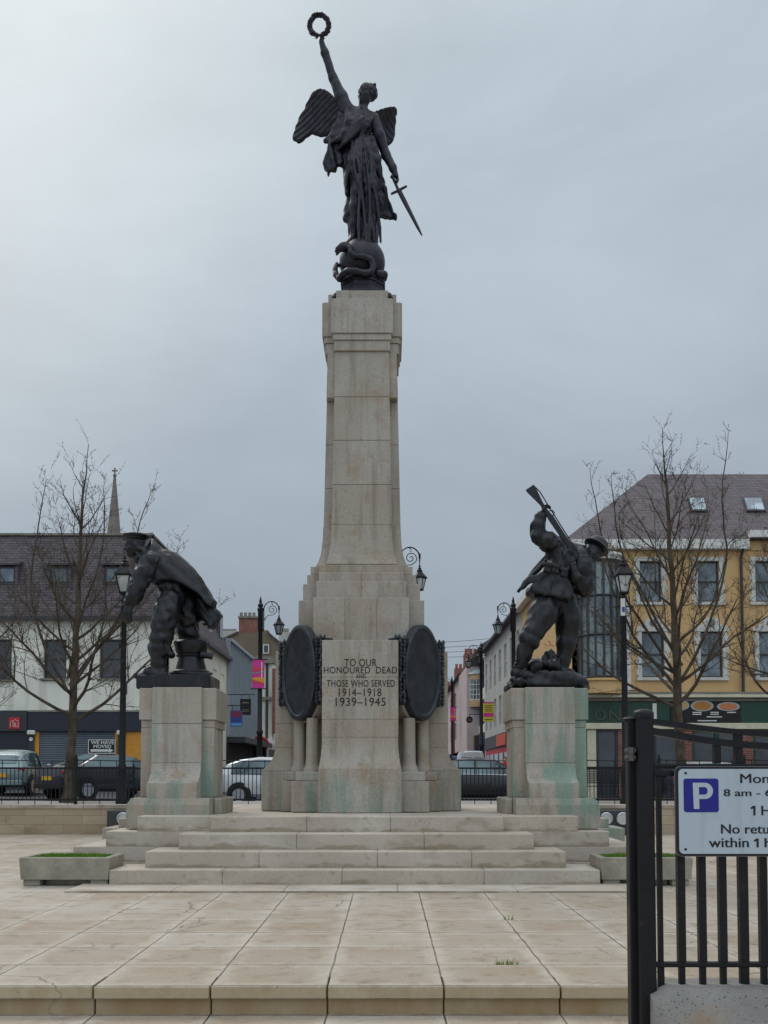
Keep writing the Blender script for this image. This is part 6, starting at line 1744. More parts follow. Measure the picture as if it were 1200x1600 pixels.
def bench(xc, Y, label):
    t = thing('street_bench', (xc, Y, .70), label, 'bench', 'slatted metal benches behind the railings'); z = .70
    m = MB()
    for i in range(9): m.box(xc-.95, xc+.95, Y+.34, Y+.36, z+.50+i*.052, z+.53+i*.052)
    m.build('backrest', BLACK, t); m = MB()
    for i in range(8): m.box(xc-.95, xc+.95, Y-.14+i*.056, Y-.10+i*.056, z+.42, z+.44)
    m.build('seat', BLACK, t)
    for s in (-1, 1):
        m = MB(); m.bar((xc+s*.9, Y-.12, z), (xc+s*.9, Y-.12, z+.42), .05, .05); m.bar((xc+s*.9, Y+.33, z), (xc+s*.9, Y+.38, z+1.0), .05, .05); m.bar((xc+s*.9, Y-.14, z+.62), (xc+s*.9, Y+.36, z+.62), .05, .03); m.build('end_frame', BLACK, t)
bench(ax(150, 26.2), 26.2, 'slatted metal bench behind the left railing, by the tree'); bench(ax(962, 26.2), 26.2, 'slatted metal bench behind the right railing, near the lamp')

def floodlights():
    for us, u0, u1, lab in (((946.8, 972.5), 932, 983, 'dark floodlight box with two round lamps right of the steps'), ((193, 214), 166.5, 217, 'dark floodlight box left of the steps, mostly hidden')):
        Y = 23.6; c0, c1 = at(u0, 1306, Y), at(u1, 1266.5, Y); t = thing('floodlight_box', ((c0.x+c1.x)/2, Y, 0), lab, 'floodlight', 'floodlight boxes against the low wall')
        bx('housing', GREY_D, t, c0.x, c1.x, Y, Y+.35, 0.0, c1.z, .015)
        for u in us:
            c = at(u, 1279, Y); m = MB(); m.lathe([(.105, .02), (.14, .0), (.15, -.05), (.13, -.06), (.115, -.03), (.105, -.03)], (c.x, c.y, c.z), 24, 'y'); l = m.build('lamp_ring', paint('bright_metal', srgb(196, 198, 200), .25, .05, metal=.8), t, smooth=50)
            m = MB(); m.lathe([(.001, -.022), (.112, -.022), (.112, .0), (.001, .0)], (c.x, c.y, c.z), 20, 'y'); m.build('lens', mat_glass('lamp_lens', srgb(118, 124, 128), .1), l)
floodlights()

# ------------------------------------------------------------------ planters with grass
def planter(u0, u1, depthside, label):
    Y = 12.93; x0, x1 = ax(u0, Y), ax(u1, Y); z0, z1 = .085, az(1340, Y)
    t = thing('stone_planter', ((x0+x1)/2, Y+.36, 0), label, 'planter', 'stone grass planters at the foot of the steps'); D = .72
    m = MB(); w = .075
    o = [(x0, Y), (x1, Y), (x1, Y+D), (x0, Y+D)]; i_ = [(x0+w, Y+w), (x1-w, Y+w), (x1-w, Y+D-w), (x0+w, Y+D-w)]; f = .02
    of = [(x0+f, Y+f), (x1-f, Y+f), (x1-f, Y+D-f), (x0+f, Y+D-f)]; i2 = [(a+(f if k in (0, 3) else -f)*.5, b+(f if k < 2 else -f)*.5) for k, (a, b) in enumerate(i_)]
    m.loft([[(a, b, z0) for a, b in of], [(a, b, z1-.012) for a, b in o], [(a+(.01 if k in (0, 3) else -.01), b+(.01 if k < 2 else -.01), z1) for k, (a, b) in enumerate(o)], [(a, b, z1) for a, b in i_], [(a, b, z1-.06) for a, b in i2], [(a, b, z1-.07) for a, b in i2]])
    m.build('trough', CONC_P, t)
    for xa in (x0+.04, x1-.26): bx('foot', CONC_P, t, xa, xa+.22, Y+.05, Y+D-.05, 0, z0-.002, .008)
    bx('gap_block', CONC_P, t, x0+.28, x1-.28, Y+.2, Y+D-.2, 0, z0-.003, .008)  # added block, set back between the feet to keep the gap dark
    rr = random.Random(int(u0)); m = MB(); xa, xb, ya, yb = x0+w+.01, x1-w-.01, Y+w+.01, Y+D-w-.01
    m.box(xa, xb, ya, yb, z1-.069, z1-.045)
    for k in range(4200):
        x, y = rr.uniform(xa, xb), rr.uniform(ya, yb); e = min(x-xa, xb-x, y-ya, yb-y); h = rr.uniform(.05, .10)*(.55+min(e, .2)*2.6); a = rr.uniform(0, 6.28); b = .0045
        l = rr.uniform(.0, .035); d = rr.uniform(0, 6.28); zz = z1-.05
        m.add([(x-b*math.cos(a), y-b*math.sin(a), zz), (x+b*math.cos(a), y+b*math.sin(a), zz), (x+l*math.cos(d), y+l*math.sin(d), zz+h)], [(0, 1, 2)])
    g = m.build('planter_grass', GRASS, None, origin=((x0+x1)/2, Y+.36, z1-.06), fix=False)
    tag(g, None, None, None, 'stuff')
CONC_P = paint('planter_concrete', srgb(148, 142, 128), .9, .22, 5, .35)
planter(32, 173, 1, 'long stone planter of grass left of the steps'); planter(937, 1081, -1, 'stone planter of grass right of the steps, behind the fence')
def weeds():
    rr = random.Random(7); m = MB()
    for u, v in ((784, 1507), (801, 1507), (795, 1437)):
        d = at(u, v, 1.0)-Vector((0, 0, EYE)); tt = -EYE/d.z; p = Vector((0, 0, EYE))+d*tt
        for k in range(16):
            x, y = p.x+rr.uniform(-.05, .05), p.y+rr.uniform(-.012, .012); a = rr.uniform(-.7, .7); h = rr.uniform(.025, .06)
            m.add([(x-.003, y, 0), (x+.003, y, 0), (x+h*.6*math.sin(a), y+rr.uniform(-.02, .02), h)], [(0, 1, 2)])
    m.build('weeds', GRASS, None, fix=False)['kind'] = 'stuff'
weeds()

# ------------------------------------------------------------------ bare trees
def tree(u, Y, zb, H, r0, first, spread, seed, label, limbs=24, lean=0.0, extra=()):
    rr = random.Random(seed); c = Vector((ax(u, Y), Y, zb)); t = thing('bare_tree', c, label, 'tree', 'bare trees behind the railings')
    tr = MB(); cr = MB()
    path = []; p = c.copy(); n = 26; off = Vector((0, 0, 0))
    for i in range(n+1):
        q = i/n; off = off+Vector((rr.uniform(-1, 1), rr.uniform(-1, 1), 0))*(.012+.03*q); path.append(c+Vector((off.x+lean*q, off.y, H*q)))
    rad = lambda q: max(r0*(1.15-.15*min(q*8, 1))*(1-q)**.8, .010)
    tr.tube([path[0]-Vector((0, 0, .1))]+path, [r0*1.5]+[rad(i/n)*(1.25 if i == 0 else 1) for i in range(n+1)], 10)
    def P(q): i = min(int(q*n), n-1); return path[i].lerp(path[i+1], q*n-i)
    def grow(mb, p, d, L, r, up, wob, nseg, taper=.25):
        pts, rs, ds = [p.copy()], [r], [d.copy()]
        for i in range(nseg):
            d = (d+Vector((rr.uniform(-1, 1), rr.uniform(-1, 1), rr.uniform(-1, 1)))*wob+Vector((0, 0, up))).normalized()
            p = p+d*(L/nseg); pts.append(p.copy()); rs.append(r*(1-(1-taper)*(i+1)/nseg)); ds.append(d.copy())
        mb.tube(pts, rs, 6 if r > .03 else (4 if r > .012 else 3), False); return pts, rs, ds
    def twigs(pts, ds, rs, num, Lm):
        for k in range(num):
            i = rr.randrange(1, len(pts)); d = ds[i]; s = d.orthogonal().normalized(); s.rotate(Matrix.Rotation(rr.uniform(0, 6.28), 3, d))
            dd = (d*rr.uniform(.3, 1)+s*rr.uniform(.5, 1)+Vector((0, 0, rr.uniform(-.1, .5)))).normalized()
            L = Lm*rr.uniform(.4, 1.1); tp, _, td = grow(cr, pts[i], dd, L, .0050, .06, .16, 4, .5)
            for q in range(1, 5):
                if rr.random() < .8:
                    b = tp[q]; e = Vector((rr.uniform(-1, 1), rr.uniform(-1, 1), rr.uniform(.0, 1.2))).normalized()
                    cr.tube([b, b+e*rr.uniform(.03, .10)], [.008, .004], 3, False)
            if rr.random() < .6:
                j = rr.randrange(1, 4); s2 = td[j].orthogonal(); s2.rotate(Matrix.Rotation(rr.uniform(0, 6.28), 3, td[j])); grow(cr, tp[j], (td[j]+s2*.8+Vector((0, 0, .2))).normalized(), L*.55, .005, .08, .15, 3, .5)
    az0 = rr.uniform(0, 6.28)
    for k in range(limbs):
        f = max((k+rr.uniform(-.3, .3))/limbs, 0); q = first+(.90-first)*f**1.15; a = az0+k*2.399+rr.uniform(-.4, .4)
        el = math.radians(20+36*f+rr.uniform(-8, 12)); L = spread*(1-f)**.9*rr.uniform(.75, 1.2)+.75
        d = Vector((math.cos(a)*math.cos(el), math.sin(a)*math.cos(el), math.sin(el))); r = min(rad(q)*.5, .014+.042*(1-f))
        pts, rs, ds = grow(tr, P(q), d, L, r, .085, .15, 9, .22)
        nb = int(2+10*(1-f))
        for j in range(nb):
            i = rr.randrange(2, len(pts)); d0 = ds[i]; s = d0.orthogonal().normalized(); s.rotate(Matrix.Rotation(rr.uniform(0, 6.28), 3, d0))
            dd = (d0*.7+s*.8+Vector((0, 0, .25))).normalized(); l2 = L*rr.uniform(.22, .5)*(1.15-i/len(pts)*.5)+.25
            p2, r2, d2 = grow(cr, pts[i], dd, l2, min(rs[i]*.55, .015), .05, .19, 6, .3)
            twigs(p2, d2, r2, int(1+l2*(1.4+3.4*(1-f))), .45)
        twigs(pts[2:], ds[2:], rs[2:], int(3+6*(1-f)), .45)
    twigs(path[int(n*.75):], [Vector((0, 0, 1))]*(n+1-int(n*.75)), None, 8, .7)
    for ex in extra:            # long limbs seen one by one in the photograph
        pp = [at(a, b, Y+dd) for a, b, dd in ex]; pts = []; m_ = len(pp)-1
        for i in range(m_):
            p0, p1, p2, p3 = pp[max(i-1, 0)], pp[i], pp[i+1], pp[min(i+2, m_)]
            for j in range(4):
                e = j/4.0; pts.append(.5*((2*p1)+(p2-p0)*e+(2*p0-5*p1+4*p2-p3)*e*e+(3*p1-p0-3*p2+p3)*e**3)+Vector((rr.uniform(-1, 1), rr.uniform(-1, 1), 0))*.02)
        pts.append(pp[-1]); nn = len(pts); rs = [.040*(1-i/(nn-1))**.8+.005 for i in range(nn)]; ds = [(pts[min(i+1, nn-1)]-pts[max(i-1, 0)]).normalized() for i in range(nn)]
        tr.tube(pts, rs, 6, False)
        for j in range(nn):
            if j < 4: continue
            d0 = ds[j]; sd_ = d0.orthogonal().normalized(); sd_.rotate(Matrix.Rotation(rr.uniform(0, 6.28), 3, d0)); l2 = rr.uniform(.5, 1.1)*(1.25-j/nn)
            p2, r2, d2 = grow(cr, pts[j], (d0*.8+sd_*.8+Vector((0, 0, .2))).normalized(), l2, min(rs[j]*.5, .012), .07, .16, 6, .3); twigs(p2, d2, r2, 3 if j < nn*.7 else 2, .4)
        twigs(pts[nn//2:], ds[nn//2:], rs, 8, .4)
    tr.build('trunk', BARK, t, smooth=True, fix=False); cr.build('crown', BARK, t, fix=False)
tree(107, 26.0, .70, 9.5, .135, .22, 3.1, 12, 'tall bare tree in front of the cream corner building', 26, .45,
     (((108, 1085, 0), (140, 1030, -.3), (185, 965, -.6), (207, 890, -.7), (215, 830, -.7), (236, 768, -.8)), ((108, 1070, 0), (165, 1000, .5), (225, 940, .9), (262, 890, 1.0), (283, 852, 1.0)), ((106, 1080, 0), (70, 1010, .3), (48, 920, .6), (60, 820, .6), (72, 750, .6)), ((107, 1060, 0), (128, 960, .3), (160, 860, .5), (162, 758, .5))))
tree(1066, 26.0, .70, 9.9, .15, .25, 3.3, 25, 'tall bare tree in front of the yellow building', 28, -.3,
     (((1064, 1065, 0), (1010, 985, -.4), (962, 905, -.7), (938, 830, -.8), (922, 738, -.8)), ((1065, 1040, 0), (1005, 930, .4), (968, 850, .7), (955, 742, .7)), ((1067, 1060, 0), (1105, 985, .3), (1135, 880, .5), (1128, 780, .5), (1138, 675, .5))))
tree(1250, 27.0, .70, 8.8, .12, .28, 2.6, 31, 'bare tree beyond the right edge, its branches over the yellow wall', 16, -.2)
tree(-75, 26.5, .70, 7.6, .13, .24, 2.4, 63, 'bare tree at the far left edge by the parked cars', 20, .0)

# ------------------------------------------------------------------ vehicles
TYRE = paint('tyre_rubber', srgb(24, 24, 25), .85); RIM = paint('alloy_rim', srgb(172, 174, 178), .3, .08, metal=.7)
RLIGHT = paint('red_lens', srgb(150, 18, 24), .2); PLATE_Y = paint('yellow_plate', srgb(226, 176, 30), .4); CHROME = paint('chrome', srgb(206, 208, 210), .15, .03, metal=.9)
HLIGHT = mat_glass('head_lamp', srgb(206, 210, 212), .08)
def carpaint(name, c):
    t = NT(name); o = t.obj(); t.b.inputs['Coat Weight'].default_value = .7; t.b.inputs['Coat Roughness'].default_value = .06
    return t.done(t.val(c, t.map(t.noise(3, 3, o), .3, .7, .92, 1.06)), .38, .25)
def car(loc, heading, label, colr, name='parked_car', L=4.3, W=1.76, H=1.46, kind='hatch', rear_plate=True, cat='car', group='cars parked beyond the railings'):
    """nose towards local +X"""
    loc = Vector(loc); X0 = Matrix.Translation(loc) @ Matrix.Rotation(heading, 4, 'Z'); t = thing(name, loc, label, cat, group)
    pm = carpaint('car_paint', colr); w = W/2
    if kind == 'hatch':  st = [(0, .55, .80, .80), (.03, .45, .92, .93), (.12, .36, .98, 1.02), (.35, .30, .98, 1.30), (.75, .26, .97, 1.43), (1.4, .24, .96, H), (2.1, .24, .95, H-.02), (2.55, .24, .94, 1.37), (3.15, .25, .93, .99), (3.55, .27, .88, .90), (4.0, .30, .78, .80), (4.22, .38, .66, .68), (4.3, .48, .58, .58)]; win = (.5, 3.0)
    elif kind == 'saloon': st = [(0, .50, .82, .84), (.04, .40, .95, .97), (.35, .30, .98, 1.01), (.62, .28, .98, 1.03), (1.25, .25, .97, 1.38), (1.7, .24, .96, H-.01), (2.2, .24, .95, H), (2.6, .24, .94, H-.05), (3.3, .25, .92, .97), (3.7, .27, .88, .90), (4.05, .30, .80, .82), (4.25, .38, .66, .68), (4.3, .48, .58, .58)]; win = (.75, 3.15)
    else: st = [(0, .45, 1.0, 1.0), (.02, .4, 1.05, H-.08), (.10, .32, 1.1, H-.01), (1.0, .28, 1.1, H), (2.6, .28, 1.1, H-.02), (3.0, .28, 1.08, H-.12), (3.5, .3, 1.05, 1.12), (3.95, .34, .9, .95), (4.2, .4, .7, .72), (4.3, .5, .6, .6)]; win = (2.7, 3.4)
    sc = L/4.3; st = [(a*sc, b, c, d) for a, b, c, d in st]; win = (win[0]*sc, win[1]*sc)
    def it(x):
        for (a, b) in zip(st, st[1:]):
            if a[0] <= x <= b[0]: q = (x-a[0])/(b[0]-a[0]); return [a[k]+(b[k]-a[k])*q for k in range(4)]
        return list(st[-1])
    def hw(x): q = abs(x/L-.5)*2; return w*(1-.16*q**4-.02*q)
    def sec(x):
        x_, zb, zm, zt = it(x); a = hw(x); rt = a*.74 if zt > zm+.15 else a*(.96-.22*min((zt-zm)/.15, 1) if zt > zm else .96)
        half = [(0, zb), (a*.86, zb), (a*.97, zb+.10), (a, zb+(zm-zb)*.5), (a*.985, zm-.06), (a*.955, zm), (rt+(a*.955-rt)*.12, zm+(zt-zm)*.88), (rt*.93, zt-.008), (rt*.6, zt+.012*(zt > zm+.2)), (0, zt+.02*(zt > zm+.2))]
        return [(x, y, z) for y, z in half]+[(x, -y, z) for y, z in half[-2:0:-1]]
    xs = sorted({s[0] for s in st}|{L*i/28 for i in range(29)})
    m = MB(X0); m.loft([sec(x) for x in xs]); m.build('body', pm, t, smooth=32)
    # glass
    for s in (-1, 1):
        m = MB(X0); pts = []
        gx = [win[0]+(win[1]-win[0])*i/20 for i in range(21)]; rings = []
        for x in gx:
            _, zb, zm, zt = it(x); a = hw(x); rt = a*.74; lo, hi = .06, .86
            k = 1 if zt > zm+.12 else 0
            f = lambda q: (x, s*((a*.955)+(rt+(a*.955-rt)*.12-a*.955)*q/.88+.008), zm+(zt-zm)*q)
            rings.append([f(lo*.5), f(lo), f((lo+hi)/2), f(min(hi, .88))])
        rings = [r for r, x in zip(rings, gx) if it(x)[3] > it(x)[2]+.12]
        m.loft(rings, False, False); m.build('side_window', CARGLASS, t, fix=False)
        if kind != 'van':
            m = MB(X0)
            for x in (L*.47,): _, zb, zm, zt = it(x); a = hw(x); m.bar((x, s*(a*.955+.012), zm), (x, s*(a*.76+.012), zm+(zt-zm)*.86), .07, .02, (1, 0, 0)); m.build('door_pillar', LETTER, t); m = MB(X0)
            m.tube([(x, s*(hw(x)*.965+.006), it(x)[2]+.012) for x in gx], .011, 4); m.build('window_trim', CHROME if kind == 'saloon' else LETTER, t)
    tops = [(x, it(x)) for x in xs]
    def screen(xa, xb, nm):
        m = MB(X0); r = []
        for i in range(9):
            x = xa+(xb-xa)*i/8; _, zb, zm, zt = it(x); b = hw(x)*.66; r.append([(x, -b, zt+.012), (x, -b*.5, zt+.026), (x, 0, zt+.03), (x, b*.5, zt+.026), (x, b, zt+.012)])
        m.loft(r, False, False); m.build(nm, CARGLASS, t, fix=False)
    if kind == 'hatch': screen(2.6*sc, 3.1*sc, 'windscreen'); screen(.13*sc, .42*sc, 'rear_window')
    elif kind == 'saloon': screen(2.66*sc, 3.24*sc, 'windscreen'); screen(.68*sc, 1.22*sc, 'rear_window')
    else:
        screen(3.05*sc, 3.48*sc, 'windscreen'); m = MB(X0)
        for s in (-1, 1): m.box(-.02, .012, s*.08, s*w*.72, 1.2, H-.35)
        m.build('rear_window', CARGLASS, t)
    # wheels
    for x in (.78*sc, L-.88*sc):
        for s in (-1, 1):
            a = hw(x); m = MB(X0); rr_ = .315; yc = s*(a-.075); pr = [(.19, -.10), (.29, -.105), (rr_, -.07), (rr_, .07), (.29, .105), (.19, .10)]
            m.lathe(pr, (x, yc, rr_), 24, 'y'); wh = m.build('wheel', TYRE, t, smooth=40)
            m = MB(X0); yf = yc+s*.10; m.lathe([(.17, -.01), (.205, -.012), (.205, .012), (.17, .01)], (x, yf, rr_), 24, 'y')
            for k in range(5):
                t_ = 2*PI*k/5+.3; m.bar((x, yf, rr_), (x+.185*math.cos(t_), yf, rr_+.185*math.sin(t_)), .055, .025, (0, 1, 0))
            m.lathe([(.001, -.02), (.055, -.02), (.055, .02), (.001, .02)], (x, yf, rr_), 12, 'y'); m.build('rim', RIM, wh)
            m = MB(X0); arch = [(.33, -.004), (.40, -.004), (.40, .012), (.33, .012)]
            m.lathe([(.001, -.006), (.385, -.006), (.385, .006), (.001, .006)], (x, s*(a+.004), rr_+.02), 28, 'y'); m.build('wheel_arch', LETTER, t)
    for s in (-1, 1):
        m = MB(X0); m.ball((.05*sc+.02, s*w*.72, .84 if kind != 'van' else 1.0), (.07, .16, .09 if kind != 'van' else .2), 10, 6); m.build('tail_light', RLIGHT, t, smooth=True)
        m = MB(X0); m.ball((L-.24, s*w*.70, .66), (.16, .15, .07), 10, 6); m.build('headlight', HLIGHT, t, smooth=True)
        m = MB(X0); xm = win[1]-.15; m.ball((xm, s*(w+.06), it(xm)[2]+.06), (.06, .09, .06), 8, 6); m.build('wing_mirror', pm, t, smooth=True)
    m = MB(X0); m.box(-.025, .03, -.26, .26, .60, .72) if kind != 'van' else m.box(-.02, .03, -.26, .26, .6, .7); m.build('number_plate', PLATE_Y, t)
    m = MB(X0); m.box(-.035, .12, -w*.80, w*.80, .34, .50, .02); m.build('bumper', LETTER if kind != 'hatch' else pm, t)
    return t
def place_cars():
    # rear right corners measured in the photograph; heading is the nose direction
    def put(u, Y, ang, L, W, **k):
        d = Vector((math.cos(ang), math.sin(ang), 0)); r = Vector((d.y, -d.x, 0)); c = Vector((ax(u, Y), Y, 0)); o = c-r*(W/2)
        o.z = road_z(o.x, Y); return car(o, ang, L=L, W=W, **k)
    put(43, 32.0, math.radians(97), 4.3, 1.78, H=1.50, label='silver hatchback seen from behind at the far left', colr=srgb(128, 146, 150), kind='hatch')
    put(101, 29.3, math.radians(52), 4.5, 1.76, H=1.38, label='dark grey saloon between the silver hatchback and sailor pedestal', colr=srgb(52, 54, 64), kind='saloon')
    o = Vector((-5.47, 32.4, road_z(-4, 32))); car(o, 0, 'white car passing between the sailor pedestal and the pillar', srgb(206, 208, 208), L=4.2, H=1.52, kind='hatch')
    c = at(742, 1200, 31.4); car((c.x-2.2, 31.4, road_z(3, 31)), 0, 'black saloon with chrome window trim right of the pillar', srgb(22, 22, 28), L=4.6, H=1.47, kind='saloon')
    c = at(739.5, 1200, 55); car((c.x, 55, road_z(4, 55)), PI/2, 'white van driving away behind the black saloon', srgb(190, 194, 196), name='delivery_van', L=4.8, W=1.75, H=2.25, kind='van', cat='van', group=None)
    c = at(711, 1200, 62); car((c.x, 62, road_z(4, 62)), PI/2, 'blue car far down the street beside the white van', srgb(44, 66, 120), L=4.3, W=1.7, H=2.1, kind='van')
    c = at(1143, 1200, 33.5); car((c.x, 37.8, road_z(11, 35)), -PI/2, 'white car facing the square behind the parking sign', srgb(206, 208, 208), L=4.2, H=1.42, kind='hatch')
    # bus
    Y = 70.0; p, q = at(391, 1209, Y), at(419, 1152, Y); zb = .47; w = q.x-p.x; cx = (p.x+q.x)/2; zt = q.z
    t = thing('town_bus', (cx, Y+3, zb), 'white bus with red roof edge far down the left street', 'bus')
    m = MB(); W2 = w/2; prof = lambda k: [(cx-W2*k, zb+.35)]+[(cx-W2*k*math.cos(a), zt-.5+.5*math.sin(a)) for a in [PI*i/10 for i in range(11)]]+[(cx+W2*k, zb+.35)]
    m.prism(prof(1), Y, Y+7); m.build('body', paint('bus_white', srgb(186, 188, 188), .4), t)
    m = MB(); m.tube([(cx-W2*1.0*math.cos(a), Y-.03, zt-.52+.50*math.sin(a)) for a in [PI*i/16 for i in range(17)]], .11, 6); m.build('roof_edge', RED, t, smooth=50)
    bx('rear_window', GLASS_D, t, cx-W2*.82, cx+W2*.82, Y-.03, Y-.002, zb+1.5, zt-.62)
    for s in (-1, 1): bx('tail_light', RLIGHT, t, cx+s*W2*.62-.14, cx+s*W2*.62+.14, Y-.05, Y-.032, zt-.9, zt-.72)
    bx('side_window', GLASS_D, t, cx+W2+.002, cx+W2+.02, Y+.4, Y+6.5, zb+1.5, zt-.8)
    for yy in (Y+1.2, Y+5.2):
        for s in (-1, 1): m = MB(); m.lathe([(.001, -.12), (.45, -.12), (.45, .12), (.001, .12)], (cx+s*(W2-.1), yy, zb+.45), 20, 'x'); m.build('wheel', TYRE, t)
place_cars()

# ------------------------------------------------------------------ a passer-by
def person():
    SK = paint('skin', srgb(196, 150, 126), .6); JK = paint('red_jacket', srgb(186, 40, 44), .8); TR = paint('dark_trousers', srgb(34, 36, 44), .85); HR = paint('dark_hair', srgb(40, 32, 28), .8)
    Y = 44.0; c = at(788.5, 1183, Y); zb = road_z(5, Y); o = Vector((c.x, Y, zb)); t = thing('person', o, 'person in red jacket walking by the red shop', 'person')
    k = (c.z-zb)/1.75; S = lambda *p: np.array(p)*k
    g = SDF(S(-.45, -.4, -.02), S(.45, .4, 1.8), .012)
    g.chain([S(0, 0, .95), S(0, 0, 1.2), S(0, .01, 1.40)], [.15*k, .13*k, .15*k], .05); g.chain([S(0, 0, 1.42), S(0, -.01, 1.56)], [.06*k, .055*k], .03)
    sculpt_head(g, S(0, -.02, 1.64), .225*k, (0, -1, 0), (0, 0, 1))
    for s in (-1, 1):
        f = .16*s; g.chain([S(s*.09, 0, .92), S(s*.10, -f*.9, .50), S(s*.10, -f*.6+.08, .08)], [.095*k, .065*k, .045*k], .03); g.chain([S(s*.10, -f*.6+.09, .05), S(s*.11, -f*.6-.12, .04)], [.045*k, .035*k], .02)
        g.chain([S(s*.18, 0, 1.38), S(s*.24, f*.6, 1.12), S(s*.23, f*1.2-.06, .90)], [.06*k, .048*k, .035*k], .03); sculpt_hand(g, S(s*.23, f*1.2-.06, .89), (0, -.2, -1), (-s, 0, 0), .17*k, .4, s)
    g.mesh('person_body', SK, t)
    g = SDF(S(-.45, -.4, .6), S(.45, .4, 1.6), .012); g.chain([S(0, 0, .88), S(0, 0, 1.2), S(0, .01, 1.40)], [.19*k, .165*k, .165*k], .05)
    for s in (-1, 1): f = .16*s; g.chain([S(s*.17, 0, 1.39), S(s*.24, f*.6, 1.12), S(s*.235, f*1.2-.06, .93)], [.075*k, .065*k, .055*k], .03)
    g.disp(crinkle(.008, 30)); g.mesh('jacket', JK, t)
    g = SDF(S(-.3, -.4, -.02), S(.3, .4, 1.1), .012)
    for s in (-1, 1): f = .16*s; g.chain([S(s*.09, 0, .93), S(s*.10, -f*.9, .50), S(s*.10, -f*.6+.08, .07)], [.115*k, .085*k, .075*k], .03)
    g.mesh('trousers', TR, t)
    g = SDF(S(-.2, -.25, 1.5), S(.2, .2, 1.85), .009); g.ell(S(0, .01, 1.68), (.095*k, .11*k, .10*k), k=.02); g.ell(S(0, -.13, 1.62), (.09*k, .08*k, .11*k), k=.01, cut=True); g.mesh('hair', HR, t)
person()
